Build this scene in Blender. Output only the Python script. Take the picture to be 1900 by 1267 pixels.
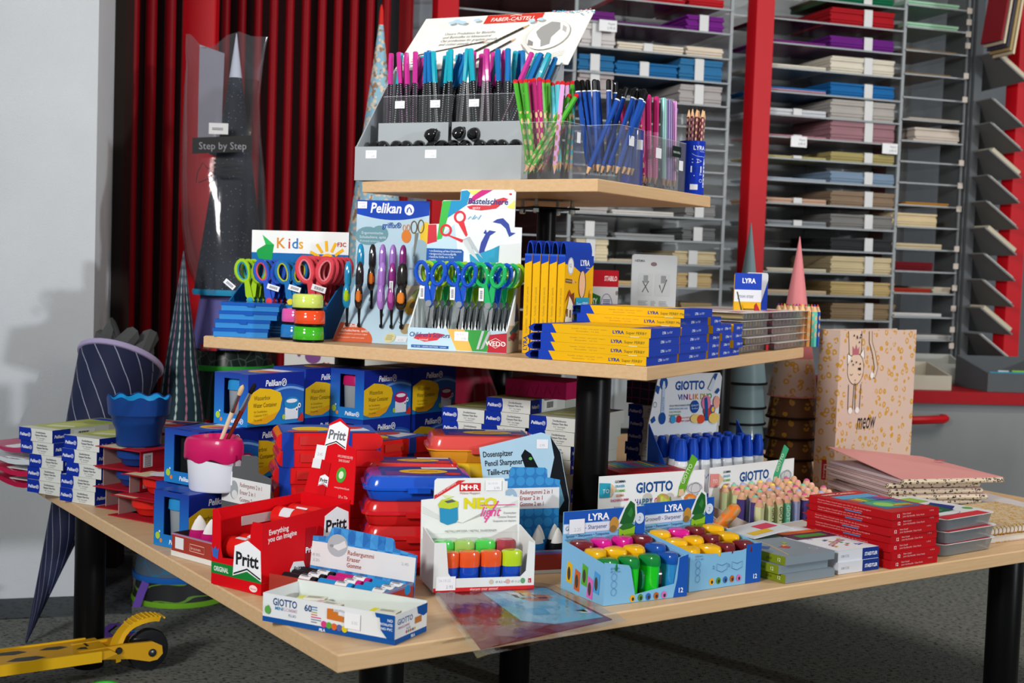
import bpy, math, random
from mathutils import Vector, Matrix, Quaternion
random.seed(7)
for o in list(bpy.data.objects): bpy.data.objects.remove(o)
S = bpy.context.scene
COL = S.collection
PI = math.pi
NTH = ('first', 'second', 'third', 'fourth', 'fifth', 'sixth', 'seventh', 'eighth', 'ninth', 'tenth', 'eleventh', 'twelfth', 'thirteenth', 'fourteenth', 'fifteenth', 'sixteenth', 'seventeenth', 'eighteenth')
# ------------------------------------------------------------------ camera
FPX, PIT, ROL, CH = 2435.6, math.radians(3.131), math.radians(1.978), .92
_cp, _sp, _c, _s = math.cos(PIT), math.sin(PIT), math.cos(ROL), math.sin(ROL)
FW = Vector((0, _cp, -_sp)); _u0 = Vector((0, _sp, _cp)); _r0 = Vector((1, 0, 0))
RT = _c*_r0 + _s*_u0; UPV = -_s*_r0 + _c*_u0
CAM = Vector((0, 0, CH))
cd = bpy.data.cameras.new('camera'); cam = bpy.data.objects.new('camera', cd); COL.objects.link(cam)
cd.sensor_width = 36; cd.lens = 36*FPX/1900; cd.clip_start = .05
cam.matrix_world = Matrix(((RT.x, UPV.x, -FW.x, CAM.x), (RT.y, UPV.y, -FW.y, CAM.y), (RT.z, UPV.z, -FW.z, CAM.z), (0, 0, 0, 1)))
cd.dof.use_dof = True; cd.dof.focus_distance = 2.35; cd.dof.aperture_fstop = 7
S.camera = cam
# ------------------------------------------------------------------ world, lights, exposure
w = bpy.data.worlds.new('shop_air'); S.world = w; w.use_nodes = True
w.node_tree.nodes['Background'].inputs[0].default_value = (.95, .98, 1, 1)
w.node_tree.nodes['Background'].inputs[1].default_value = .29
def area(name, loc, tgt, size, power, col=(1, 1, 1)):
    l = bpy.data.lights.new(name, 'AREA'); l.shape = 'SQUARE'; l.size = size; l.energy = power; l.color = col
    o = bpy.data.objects.new(name, l); COL.objects.link(o); o.location = loc
    o.rotation_euler = (Vector(tgt)-Vector(loc)).to_track_quat('-Z', 'Y').to_euler(); return o
area('softbox_key', (-2.0, -.9, 2.3), (-.05, 2.8, 1.45), .7, 25, (1, .985, .955)).data.spread = math.radians(70)
area('rack_fill_light', (2.3, 2.3, 3.0), (1.6, 5.2, .8), 1.2, 46, (1, .92, .8))  # added unseen fill light, aimed at the rack to brighten its inside
sl_ = bpy.data.lights.new('window_daylight', 'SUN'); sl_.energy = 1.02; sl_.angle = math.radians(1.6); sl_.color = (.93, .97, 1)
so = bpy.data.objects.new('window_daylight', sl_); COL.objects.link(so); so.rotation_euler = Vector((-.556, .524, -.086)).to_track_quat('-Z', 'Y').to_euler()
S.view_settings.view_transform = 'Standard'; S.view_settings.look = 'None'
S.view_settings.exposure = .12; S.view_settings.gamma = 1; S.view_settings.use_curve_mapping = False
# ------------------------------------------------------------------ survey helpers: picture measurement -> place
ZB, ZM, ZT = .403, .757, 1.100            # heights of the three board tops
def ray(x, y): return FW + RT*((x-950)/FPX) - UPV*((y-633.5)/FPX)
def U(x, y, z):
    d = ray(x, y); return CAM + d*((z-CH)/d.z)
def Y(x, y, dep):
    d = ray(x, y); return CAM + d*(dep/d.y)
def E(ax, ay, bx, by, z):
    A = U(ax, ay, z); B_ = U(bx, by, z); v = B_-A
    return A, math.atan2(v.y, v.x), math.hypot(v.x, v.y)
# ------------------------------------------------------------------ materials
MC = {}
def lin(c): return c/12.92 if c <= .04045 else ((c+.055)/1.055)**2.4
def rgb(h): return tuple(lin(int(h[i:i+2], 16)/255) for i in (0, 2, 4))+(1,)
def M(h, rough=.45, metal=0, var=.05, bump=0, bs=300, coat=0, alpha=1, trans=0, sss=0):
    k = (h, rough, metal, var, bump, bs, coat, alpha, trans)
    if k in MC: return MC[k]
    m = bpy.data.materials.new('mat_'+h); m.use_nodes = True; n = m.node_tree.nodes; l = m.node_tree.links
    b = n['Principled BSDF']; c = rgb(h)
    b.inputs['Roughness'].default_value = rough; b.inputs['Metallic'].default_value = metal
    b.inputs['Coat Weight'].default_value = coat*.6; b.inputs['Specular IOR Level'].default_value = .5 if rough < .2 or metal else .1; b.inputs['Alpha'].default_value = alpha
    b.inputs['Transmission Weight'].default_value = trans
    tc = n.new('ShaderNodeTexCoord'); nz = n.new('ShaderNodeTexNoise'); nz.inputs['Scale'].default_value = 14
    l.new(tc.outputs['Object'], nz.inputs['Vector'])
    mx = n.new('ShaderNodeMix'); mx.data_type = 'RGBA'
    mx.inputs[6].default_value = tuple(max(0, v*(1-var)) for v in c[:3])+(1,)
    mx.inputs[7].default_value = tuple(min(1, v*(1+var)) for v in c[:3])+(1,)
    l.new(nz.outputs['Fac'], mx.inputs[0]); l.new(mx.outputs[2], b.inputs['Base Color'])
    if bump:
        n2 = n.new('ShaderNodeTexNoise'); n2.inputs['Scale'].default_value = bs; l.new(tc.outputs['Object'], n2.inputs['Vector'])
        bm = n.new('ShaderNodeBump'); bm.inputs['Strength'].default_value = bump; bm.inputs['Distance'].default_value = .002
        l.new(n2.outputs['Fac'], bm.inputs['Height']); l.new(bm.outputs['Normal'], b.inputs['Normal'])
    MC[k] = m; return m
def CLEAR(h='dfe6ea', base=.015, rough=.06, key='clear', cap=.3, tint=None):
    k = (key, h, base, rough)
    if k in MC: return MC[k]
    m = bpy.data.materials.new('mat_'+key); m.use_nodes = True; n = m.node_tree.nodes; l = m.node_tree.links
    n.remove(n['Principled BSDF'])
    t = n.new('ShaderNodeBsdfTransparent'); t.inputs[0].default_value = (tint,)*3+(1,) if tint else tuple(.35+.65*v for v in rgb(h)[:3])+(1,)
    g = n.new('ShaderNodeBsdfGlossy'); g.inputs['Roughness'].default_value = rough
    d = n.new('ShaderNodeBsdfPrincipled'); d.inputs['Base Color'].default_value = rgb(h); d.inputs['Roughness'].default_value = max(rough, .15)
    fr = n.new('ShaderNodeFresnel'); fr.inputs[0].default_value = 1.45
    pw = n.new('ShaderNodeMath'); pw.operation = 'MINIMUM'; pw.inputs[1].default_value = cap; l.new(fr.outputs[0], pw.inputs[0])
    nz = n.new('ShaderNodeTexNoise'); nz.inputs['Scale'].default_value = 30
    bp = n.new('ShaderNodeBump'); bp.inputs['Strength'].default_value = .08; bp.inputs['Distance'].default_value = .003
    l.new(nz.outputs['Fac'], bp.inputs['Height']); l.new(bp.outputs['Normal'], g.inputs['Normal'])
    mx = n.new('ShaderNodeMixShader'); l.new(pw.outputs[0], mx.inputs[0]); l.new(t.outputs[0], mx.inputs[1]); l.new(g.outputs[0], mx.inputs[2])
    m2 = n.new('ShaderNodeMixShader'); m2.inputs[0].default_value = base; l.new(mx.outputs[0], m2.inputs[1]); l.new(d.outputs[0], m2.inputs[2])
    l.new(m2.outputs[0], n['Material Output'].inputs[0]); MC[k] = m; return m
def node_mat(key, fn, rough=.5, **kw):
    """procedural colour: fn(nodes, links, vector_socket) -> colour socket"""
    if key in MC: return MC[key]
    m = bpy.data.materials.new('mat_'+key); m.use_nodes = True; n = m.node_tree.nodes; l = m.node_tree.links
    b = n['Principled BSDF']; b.inputs['Roughness'].default_value = rough; b.inputs['Specular IOR Level'].default_value = .3
    for a, v in kw.items(): b.inputs[a].default_value = v
    tc = n.new('ShaderNodeTexCoord')
    l.new(fn(n, l, tc.outputs['Object'], b), b.inputs['Base Color']); MC[key] = m; return m
def math_(n, l, op, a, b=None):
    q = n.new('ShaderNodeMath'); q.operation = op
    for i, v in ((0, a), (1, b)):
        if v is None: continue
        if isinstance(v, (int, float)): q.inputs[i].default_value = v
        else: l.new(v, q.inputs[i])
    return q.outputs[0]
def mixc(n, l, fac, a, b):
    mx = n.new('ShaderNodeMix'); mx.data_type = 'RGBA'
    if isinstance(fac, (int, float)): mx.inputs[0].default_value = fac
    else: l.new(fac, mx.inputs[0])
    for i, v in ((6, a), (7, b)):
        if isinstance(v, str): mx.inputs[i].default_value = rgb(v)
        else: l.new(v, mx.inputs[i])
    return mx.outputs[2]
def scaled(n, l, vec, sc):
    mp = n.new('ShaderNodeMapping'); mp.inputs['Scale'].default_value = sc; l.new(vec, mp.inputs['Vector']); return mp.outputs[0]
def noise(n, l, vec, sc, det=2, dist=0):
    z = n.new('ShaderNodeTexNoise'); z.inputs['Scale'].default_value = sc; z.inputs['Detail'].default_value = det
    z.inputs['Distortion'].default_value = dist; l.new(vec, z.inputs['Vector']); return z.outputs['Fac']
def ramp(n, l, fac, stops):
    r = n.new('ShaderNodeValToRGB'); e = r.color_ramp.elements
    while len(e) < len(stops): e.new(.5)
    for i, (p, c) in enumerate(stops): e[i].position = p; e[i].color = rgb(c)
    l.new(fac, r.inputs[0]); return r.outputs[0]
def bump_(n, l, b, h, s=.3, d=.002):
    bm = n.new('ShaderNodeBump'); bm.inputs['Strength'].default_value = s; bm.inputs['Distance'].default_value = d
    l.new(h, bm.inputs['Height']); l.new(bm.outputs['Normal'], b.inputs['Normal'])
# ------------------------------------------------------------------ mesh builder
class B:
    def __init__(s): s.v = []; s.f = []; s.m = []; s.mats = []; s.X = Matrix()
    def mi(s, m):
        if m is None: return 0
        if m not in s.mats: s.mats.append(m)
        return s.mats.index(m)
    def add(s, vs, fs, m=None):
        o = len(s.v); i = s.mi(m); s.v += [tuple(s.X @ Vector(q)) for q in vs]
        for f in fs: s.f.append([o+k for k in f]); s.m.append(i)
        return s
    def box(s, x0, y0, z0, x1, y1, z1, m=None):
        vs = [(x0,y0,z0),(x1,y0,z0),(x1,y1,z0),(x0,y1,z0),(x0,y0,z1),(x1,y0,z1),(x1,y1,z1),(x0,y1,z1)]
        return s.add(vs, [(3,2,1,0),(4,5,6,7),(0,1,5,4),(1,2,6,5),(2,3,7,6),(3,0,4,7)], m)
    def prism(s, pts, a, b, axis='y', m=None):
        """outline extruded: axis y -> outline in xz, z -> xy, x -> yz"""
        n = len(pts)
        def P(p, d): return (p[0], d, p[1]) if axis == 'y' else ((p[0], p[1], d) if axis == 'z' else (d, p[0], p[1]))
        vs = [P(p, a) for p in pts]+[P(p, b) for p in pts]
        fs = [tuple(range(n)), tuple(range(2*n-1, n-1, -1))]+[((i+1) % n, i, n+i, n+(i+1) % n) for i in range(n)]
        if axis == 'z': fs = [tuple(reversed(f)) for f in fs]
        return s.add(vs, fs, m)
    def lathe(s, prof, n=16, c=(0, 0, 0), m=None, sx=1, sy=1, wav=None):
        vs = []; fs = []
        for k, (r, z) in enumerate(prof):
            for i in range(n):
                a = 2*PI*i/n; zz = z+(wav(k, a) if wav else 0)
                vs.append((c[0]+r*sx*math.cos(a), c[1]+r*sy*math.sin(a), c[2]+zz))
        for k in range(len(prof)-1):
            for i in range(n):
                j = (i+1) % n; fs.append((k*n+i, k*n+j, (k+1)*n+j, (k+1)*n+i))
        if prof[0][0] > 1e-6: fs.append(tuple(range(n-1, -1, -1)))
        if prof[-1][0] > 1e-6: fs.append(tuple((len(prof)-1)*n+i for i in range(n)))
        return s.add(vs, fs, m)
    def shell(s, prof, n=16, m=None, wav=None):
        """open lathe without end caps"""
        vs = []; fs = []
        for k, (r, z) in enumerate(prof):
            for i in range(n):
                a = 2*PI*i/n; vs.append((r*math.cos(a), r*math.sin(a), z+(wav(k, a) if wav else 0)))
        for k in range(len(prof)-1):
            for i in range(n):
                j = (i+1) % n; fs.append((k*n+i, k*n+j, (k+1)*n+j, (k+1)*n+i))
        return s.add(vs, fs, m)
    def tube(s, pts, r, n=6, closed=False, m=None, sq=1):
        pts = [Vector(p) for p in pts]; N = len(pts); vs = []; fs = []; up = None
        for i, p in enumerate(pts):
            a = pts[(i-1) % N] if closed or i else p; b = pts[(i+1) % N] if closed or i < N-1 else p
            t = (b-a).normalized()
            if up is None: up = Vector((0, 1, 0)) if abs(t.y) < .8 else Vector((1, 0, 0))
            up = (up-t*up.dot(t)).normalized(); q = t.cross(up)
            rr = r[i] if isinstance(r, (list, tuple)) else r
            for k in range(n):
                g = 2*PI*k/n; vs.append(p+up*(rr*sq*math.cos(g))+q*(rr*math.sin(g)))
        for i in range(N if closed else N-1):
            j = (i+1) % N
            for k in range(n):
                h = (k+1) % n; fs.append((i*n+k, i*n+h, j*n+h, j*n+k))
        if not closed: fs += [tuple(range(n-1, -1, -1)), tuple((N-1)*n+k for k in range(n))]
        return s.add(vs, fs, m)
    def rings(s, rg, m=None, cap=True):
        """skin a list of equal-length rings"""
        n = len(rg[0]); vs = [p for r in rg for p in r]; fs = []
        for k in range(len(rg)-1):
            for i in range(n):
                j = (i+1) % n; fs.append((k*n+i, k*n+j, (k+1)*n+j, (k+1)*n+i))
        if cap: fs += [tuple(range(n-1, -1, -1)), tuple((len(rg)-1)*n+i for i in range(n))]
        return s.add(vs, fs, m)
    def mesh(s, name, mat=None, smooth=True):
        me = bpy.data.meshes.new(name); me.from_pydata(s.v, [], s.f)
        for m in (s.mats or [mat]): me.materials.append(m)
        if len(s.mats) > 1: me.polygons.foreach_set('material_index', s.m)
        if smooth:
            me.polygons.foreach_set('use_smooth', [True]*len(me.polygons)); me.set_sharp_from_angle(angle=.62)
        me.update(); return me
    def to(s, name, mat=None, parent=None, loc=None, rz=None, smooth=True, rot=None):
        return OB(name, s.mesh(name, mat, smooth), parent, loc, rz, rot)
KD = {}
def OB(name, me, parent=None, loc=None, rz=None, rot=None):
    o = bpy.data.objects.new(name, me); COL.objects.link(o); o.parent = parent
    if parent: KD.setdefault(parent.name, []).append(o)
    if loc is not None: o.location = loc
    if rz is not None: o.rotation_euler = (0, 0, rz)
    if rot is not None: o.rotation_euler = rot
    return o
def tag(o, label, cat, group=None, kind=None):
    o['label'] = label
    if cat: o['category'] = cat
    if group: o['group'] = group
    if kind: o['kind'] = kind
    return o
def T(name, label, cat, loc=(0, 0, 0), rz=0, group=None):
    o = OB(name, None, None, loc, rz); o.empty_display_size = .02; return tag(o, label, cat, group)
def dup(root, loc=None, rz=None, label=None, group=None):
    def cp(o, par):
        c = o.copy(); COL.objects.link(c); c.parent = par
        if par: KD.setdefault(par.name, []).append(c)
        for ch in KIDS(o): cp(ch, c)
        return c
    r = cp(root, None)
    if loc is not None: r.location = loc
    if rz is not None: r.rotation_euler = (0, 0, rz)
    if label: r['label'] = label
    if group: r['group'] = group
    return r
def KIDS(o): return KD.get(o.name, [])
def struct(o, label=None):
    o['kind'] = 'structure'
    if label: o['label'] = label
    return o
def aim(o, d, spin=0):
    q = Vector(d).to_track_quat('Z', 'Y') @ Quaternion((0, 0, 1), spin); o.rotation_euler = q.to_euler(); return o
# ------------------------------------------------------------------ flat print (lettering, logos, pictures) on a face
TX = {}
def glyphs(t, shear, bold):
    k = (t, shear, bold)
    if k not in TX:
        c = bpy.data.curves.new('t', 'FONT'); c.body = t; c.size = 1; c.shear = shear; c.offset = bold; c.resolution_u = 2; c.fill_mode = 'FRONT'
        o = bpy.data.objects.new('t', c); me = bpy.data.meshes.new_from_object(o)
        vs = [(v.co.x, v.co.y) for v in me.vertices]; fs = [tuple(p.vertices) for p in me.polygons]
        bpy.data.meshes.remove(me); bpy.data.objects.remove(o); bpy.data.curves.remove(c)
        TX[k] = (vs, fs)
    return TX[k]
class Pr:
    def __init__(s): s.v = []; s.f = []; s.m = []; s.mats = []; s.z = .00015
    def put(s, vs, fs, m):
        if isinstance(m, str): m = M(m, .4)
        if m not in s.mats: s.mats.append(m)
        i = s.mats.index(m); o = len(s.v); s.v += [(a, b, s.z) for a, b in vs]
        for f in fs: s.f.append([o+k for k in f]); s.m.append(i)
        s.z += .00007; return s
    def rect(s, x0, y0, x1, y1, m): return s.put([(x0, y0), (x1, y0), (x1, y1), (x0, y1)], [(0, 1, 2, 3)], m)
    def poly(s, pts, m): return s.put(pts, [tuple(range(len(pts)))], m)
    def ell(s, cx, cy, rx, ry, m, n=18, a0=0, a1=2*PI):
        full = abs(a1-a0) > 6.2
        pts = [(cx+rx*math.cos(a0+(a1-a0)*i/(n if full else n-1)), cy+ry*math.sin(a0+(a1-a0)*i/(n if full else n-1))) for i in range(n)]
        return s.poly(pts, m)
    def ring(s, cx, cy, rx, ry, w, m, n=20):
        vs = []; fs = []
        for i in range(n):
            a = 2*PI*i/n; c, d = math.cos(a), math.sin(a); vs += [(cx+rx*c, cy+ry*d), (cx+(rx-w)*c, cy+(ry-w)*d)]
        for i in range(n): j = (i+1) % n; fs.append((2*i, 2*j, 2*j+1, 2*i+1))
        return s.put(vs, fs, m)
    def line(s, pts, w, m):
        vs = []; fs = []
        for i, p in enumerate(pts):
            a = pts[max(0, i-1)]; b = pts[min(len(pts)-1, i+1)]; dx, dy = b[0]-a[0], b[1]-a[1]; L = math.hypot(dx, dy) or 1
            vs += [(p[0]-dy/L*w/2, p[1]+dx/L*w/2), (p[0]+dy/L*w/2, p[1]-dx/L*w/2)]
        for i in range(len(pts)-1): fs.append((2*i, 2*i+1, 2*i+3, 2*i+2))
        return s.put(vs, fs, m)
    def text(s, t, x, y, size, m, al='l', shear=0, bold=0, rot=0, fit=None, sy=1):
        vs, fs = glyphs(t, shear, bold)
        if not vs: return s
        x0 = min(v[0] for v in vs); x1 = max(v[0] for v in vs); k = size
        if fit: k = fit/(x1-x0); ky = size
        else: ky = size
        sh = {'l': -x0, 'c': -(x0+x1)/2, 'r': -x1}[al]; c, d = math.cos(rot), math.sin(rot); out = []
        for a, b in vs:
            a, b = (a+sh)*k, b*ky*sy; out.append((x+a*c-b*d, y+a*d+b*c))
        return s.put(out, fs, m)
    def lines(s, x, y, w, h, n, m, ragged=.3):
        for i in range(n):
            ww = w*(1-ragged*random.random()); s.rect(x, y-i*h*2, x+ww, y-i*h*2+h, m); s.z -= .00007
        s.z += .00007; return s
    def mesh(s, X):
        me = bpy.data.meshes.new('print'); me.from_pydata([tuple(X @ Vector(v)) for v in s.v], [], s.f)
        for m in s.mats: me.materials.append(m)
        me.polygons.foreach_set('material_index', s.m); me.update(); return me
    def on(s, parent, face, w=0, d=0, h=0, name=None, X=None):
        if X is None:
            if face == 'front': X = FR((0, 0, 0), (1, 0, 0), (0, 0, 1))
            elif face == 'right': X = FR((w, 0, 0), (0, 1, 0), (0, 0, 1))
            elif face == 'left': X = FR((0, d, 0), (0, -1, 0), (0, 0, 1))
            elif face == 'top': X = FR((0, 0, h), (1, 0, 0), (0, 1, 0))
        return OB(name or 'printed_'+face, s.mesh(X), parent)
def FR(o, u, v):
    u = Vector(u).normalized(); v = Vector(v).normalized(); n = u.cross(v)
    return Matrix(((u.x, v.x, n.x, o[0]), (u.y, v.y, n.y, o[1]), (u.z, v.z, n.z, o[2]), (0, 0, 0, 1)))
def sticker(P, x, y, w=.022, h=.014, date=True):
    """white price sticker with faint grey print"""
    P.rect(x, y, x+w, y+h, 'e9eaee')
    P.text('26.10.22', x+w*.15, y+h*.62, h*.26, 'b9bac4'); P.text('2.95', x+w*.52, y+h*.14, h*.32, 'a9aab6'); return P
# ================================================================== the setting
def carpet_fn(n, l, v, b):
    a = noise(n, l, v, 46, 5); c = noise(n, l, scaled(n, l, v, (1, 2.2, 1)), 75, 3); d = noise(n, l, v, 320, 2)
    base = mixc(n, l, a, '5a6260', '8a8a82')
    sp = ramp(n, l, c, [(.36, '14181a'), (.46, 'ffffff')])
    mx = n.new('ShaderNodeMix'); mx.data_type = 'RGBA'; mx.blend_type = 'MULTIPLY'; mx.inputs[0].default_value = 1
    l.new(base, mx.inputs[6]); l.new(sp, mx.inputs[7]); bump_(n, l, b, d, .5, .004); return mx.outputs[2]
CARPET = node_mat('carpet', carpet_fn, .95)
FZ = 0
fl = B(); fl.box(-4, -1.5, FZ-.05, 5, 8, FZ); struct(fl.to('floor', CARPET), 'dark grey flecked carpet floor')
def wallp_fn(n, l, v, b):
    w1 = noise(n, l, scaled(n, l, v, (1, 1, 3)), 330, 2); w2 = noise(n, l, scaled(n, l, v, (3, 3, 1)), 330, 2)
    bump_(n, l, b, math_(n, l, 'ADD', w1, w2), .55, .003)
    return mixc(n, l, noise(n, l, v, 5, 3), 'bfc3c8', 'cdd1d5')
WALLP = node_mat('wallpaper', wallp_fn, .85)
C0 = Y(179, 300, 3.5); C0.z = 0
wd = Vector((math.cos(.30), math.sin(.30), 0))
CL = C0-wd*2.2; C1 = Y(224, 300, 4.0); C1.z = 0
wl = B(); wl.prism([(C0.x, C0.y), (C1.x, C1.y), (C1.x-1.5, C1.y+.05), (CL.x-.3, CL.y+.6), (CL.x, CL.y)], .0, 3, 'z')
struct(wl.to('wall_left', WALLP, smooth=False), 'white woven wallpaper wall pier beside the red radiator')
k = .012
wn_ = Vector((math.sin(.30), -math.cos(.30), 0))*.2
bb = B(); bb.prism([(C0.x, C0.y-.001), (CL.x, CL.y-.001), (CL.x+wn_.x, CL.y+wn_.y), (C0.x+wn_.x+.1, C0.y+wn_.y+.03), (C1.x+.06, C1.y), (C1.x+.001, C1.y)][::-1], FZ, FZ+.003, 'z')  # flat dark strip lying on the floor in front of the wall
def mottle_fn(n, l, v, b):
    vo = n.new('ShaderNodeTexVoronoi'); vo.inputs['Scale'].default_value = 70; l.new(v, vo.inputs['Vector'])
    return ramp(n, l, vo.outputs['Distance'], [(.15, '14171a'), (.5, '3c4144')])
struct(bb.to('floor_strip_left', node_mat('mottled', mottle_fn, .6), smooth=False), 'dark speckled terrazzo strip on the floor along the foot of the wall')
# dark frame post in the recess beside the pier
P0 = Y(222, 300, 3.84)
tp = B(); tp.box(P0.x-.017, P0.y-.02, FZ, P0.x+.017, P0.y+.06, 3); struct(tp.to('trim_1', M('2c2522', .5)), 'dark brown window frame post')
bk = B(); bk.box(-2.2, 5.0, FZ, .2, 5.1, 3); struct(bk.to('wall_back', M('2a1416', .9)), 'wall behind the red radiator, shade of the gaps put into its colour')  # wall coloured near black in place of the unlit gaps between tubes
bk = B(); bk.box(.2, 6.4, FZ, 5, 6.5, 3); struct(bk.to('wall_rear', M('6a7076', .9)), 'grey rear wall behind the paper rack')
RED = M('7c0410', .5); REDP = M('ac0c18', .4)
# tube radiators
def radiator(label, px, dep, dia):
    c = Y(px[0], 300, dep); t = T('tube_radiator', label, 'radiator', (c.x, dep, FZ))
    tb = None
    for p in px:
        x = Y(p, 300, dep).x-c.x
        if tb is None:
            q = B(); q.lathe([(dia/2, .05), (dia/2, 2.7)], 14); tb = q.mesh('tube', RED)
        OB('tube', tb, t, (x, 0, 0))
    x1 = Y(px[-1], 300, dep).x-c.x
    for z in (.04, 2.7):
        q = B(); q.tube([(-dia*.4, 0, z), (x1+dia*.4, 0, z)], dia*.55, 10); q.to('header_pipe', RED, t)
    return t
radiator('red tube radiator section of three pipes beside the white wall', (244, 276, 311), 4.05, .034)
radiator('long red tube radiator behind the bagged school cone', [413+29.6*i for i in range(11)], 4.45, .029)
def post(label, px, wpx, dep, mt=REDP, name='red_post'):
    c = Y(px, 300, dep); w_ = wpx/FPX*dep
    q = B(); q.prism([(-w_/2, .004), (-w_/2+.004, 0), (w_/2-.004, 0), (w_/2, .004), (w_/2, .05), (-w_/2, .05)], FZ, 2.9, 'z')
    return tag(q.to(name, mt, loc=(c.x, dep, 0)), label, 'post')
post('wide flat red post between the two radiators', 363, 62, 4.12)
post('dark red post behind the blue flowered paper cone', 745, 24, 4.75)
q = B(); q.box(0, 0, FZ, .13, .02, 2.6); tag(q.to('grey_panel', M('7f878e', .6), loc=(Y(757, 300, 4.8).x-.03, 4.82, 0)), 'grey side panel behind the white header card', 'panel')
q = B(); q.box(0, 0, FZ, .1, .02, 2.6); tag(q.to('grey_panel', M('3c3f43', .6), loc=(Y(690, 300, 4.8).x, 4.84, 0)), 'dark grey panel behind the flowered paper cone tip', 'panel')
# ================================================================== tiered display table
def wood_fn(n, l, v, b):
    v2 = scaled(n, l, v, (1.2, 14, 30)); g = noise(n, l, v2, 6, 6, .4); f = noise(n, l, scaled(n, l, v, (8, 120, 160)), 4, 2)
    c = mixc(n, l, g, 'c9a274', 'e2c49c'); c2 = mixc(n, l, math_(n, l, 'MULTIPLY', f, .35), c, 'b98c5c')
    return c2
WOOD = node_mat('beech', wood_fn, .42)
BLK = M('0b0b0c', .32, bump=.05, bs=500)
table = T('tiered_display_table', 'three tier beech display table on black round legs', 'display table', (0, 0, 0))
def board(F, ang, a, b, z, yawgrain):
    dl = Vector((-math.cos(ang), math.sin(ang), 0)); dr = Vector((math.sin(ang), math.cos(ang), 0))
    F = Vector((F[0], F[1], 0)); t = .025; e = .0022
    def ring(ins, zz):
        o = F+(dl+dr)*ins
        return [(0+ins, -0-ins, zz)] and [tuple(o+Vector((0, 0, zz))), tuple(F+dr*(b-ins)+dl*ins+Vector((0, 0, zz))), tuple(F+dr*(b-ins)+dl*(a-ins)+Vector((0, 0, zz))), tuple(F+dl*(a-ins)+dr*ins+Vector((0, 0, zz)))]
    rg = [ring(e*.6, z-t), ring(0, z-t+e*.6), ring(0, z-e), ring(e, z)]
    # local frame so that the grain runs along the edge
    X = Matrix.Rotation(PI/2-ang, 4, 'Z'); Xi = X.inverted()
    rg = [[tuple(Xi @ (Vector(p)-F)) for p in r] for r in rg]
    q = B(); q.rings(rg); o = q.to('board', WOOD, table, tuple(F), PI/2-ang, smooth=False); return o
A1, A2, A3 = math.radians(55.5), math.radians(28.37), math.radians(32.74)
board((-.216, 1.712), A1, 1.737, 2.08, ZB, 0)
board((.24, 2.31), A2, 1.02, .981, ZM, 0)
board((.154, 2.531), A3, .58, .52, ZT, 0)
def leg(name, x, y, r, z0, z1):
    q = B(); q.lathe([(r*.96, z0), (r, z0+.004), (r, z1-.002), (r*.98, z1)], 28); q.to(name, BLK, table, (x, y, 0))
for x, y in ((-.178, 1.93), (-.925, 2.9), (1.02, 2.64), (.03, 2.86)): leg('leg', x, y, .0335, FZ, ZB-.025)
for x, y in ((.161, 2.53), (-.36, 2.92), (.489, 3.108), (-.03, 3.4)): leg('post', x, y, .0335, ZB, ZM-.025)
leg('post', .067, 2.9, .0212, ZM, ZT-.045)
q = B(); q.box(-.055, -.055, -.002, .055, .055, .002); o = q.to('mounting_plate', BLK, table, (.067, 2.9, ZT-.044), .35)
ST = M('c9d2cc', .25, 1)
for dx, dy in ((-.042, -.042), (.042, -.042), (.042, .042), (-.042, .042)):
    q = B(); q.lathe([(.004, -.012), (.007, -.01), (.007, .003), (.0045, .005), (.0035, .019)], 10); q.to('bolt', ST, table, (.067+dx*math.cos(.35)-dy*math.sin(.35), 2.9+dx*math.sin(.35)+dy*math.cos(.35), ZT-.044))
# ================================================================== top tier: pencils
def spot_mat(key, base, spot, pitch, rx, rz, zmax=1, rough=.35, zmin=.022):
    def fn(n, l, v, b):
        sx = n.new('ShaderNodeSeparateXYZ'); l.new(v, sx.inputs[0]); ms = []
        for ax, off in (('X', 0), ('Y', .5)):
            z = math_(n, l, 'SUBTRACT', math_(n, l, 'FRACT', math_(n, l, 'ADD', math_(n, l, 'DIVIDE', sx.outputs['Z'], pitch), off)), .5)
            a = math_(n, l, 'POWER', math_(n, l, 'ABSOLUTE', math_(n, l, 'MULTIPLY', z, pitch/rz)), 2)
            c = math_(n, l, 'POWER', math_(n, l, 'ABSOLUTE', math_(n, l, 'DIVIDE', sx.outputs[ax], rx)), 2)
            ms.append(math_(n, l, 'LESS_THAN', math_(n, l, 'ADD', a, c), 1))
        m = math_(n, l, 'MULTIPLY', math_(n, l, 'MAXIMUM', *ms), math_(n, l, 'LESS_THAN', sx.outputs['Z'], zmax))
        return mixc(n, l, math_(n, l, 'MULTIPLY', m, math_(n, l, 'GREATER_THAN', sx.outputs['Z'], zmin)), base, spot)
    return node_mat(key, fn, rough)
def stripe_mat(key, cols):
    def fn(n, l, v, b):
        sx = n.new('ShaderNodeSeparateXYZ'); l.new(v, sx.inputs[0])
        a = math_(n, l, 'FRACT', math_(n, l, 'MULTIPLY', math_(n, l, 'ARCTAN2', sx.outputs['Y'], sx.outputs['X']), 6/(2*PI)))
        return mixc(n, l, math_(n, l, 'LESS_THAN', a, .35), cols[0], cols[1])
    return node_mat(key, fn, .3)
WD = M('dcb187', .6); LEAD = M('2a2a2c', .4)
PK = {}
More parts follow.
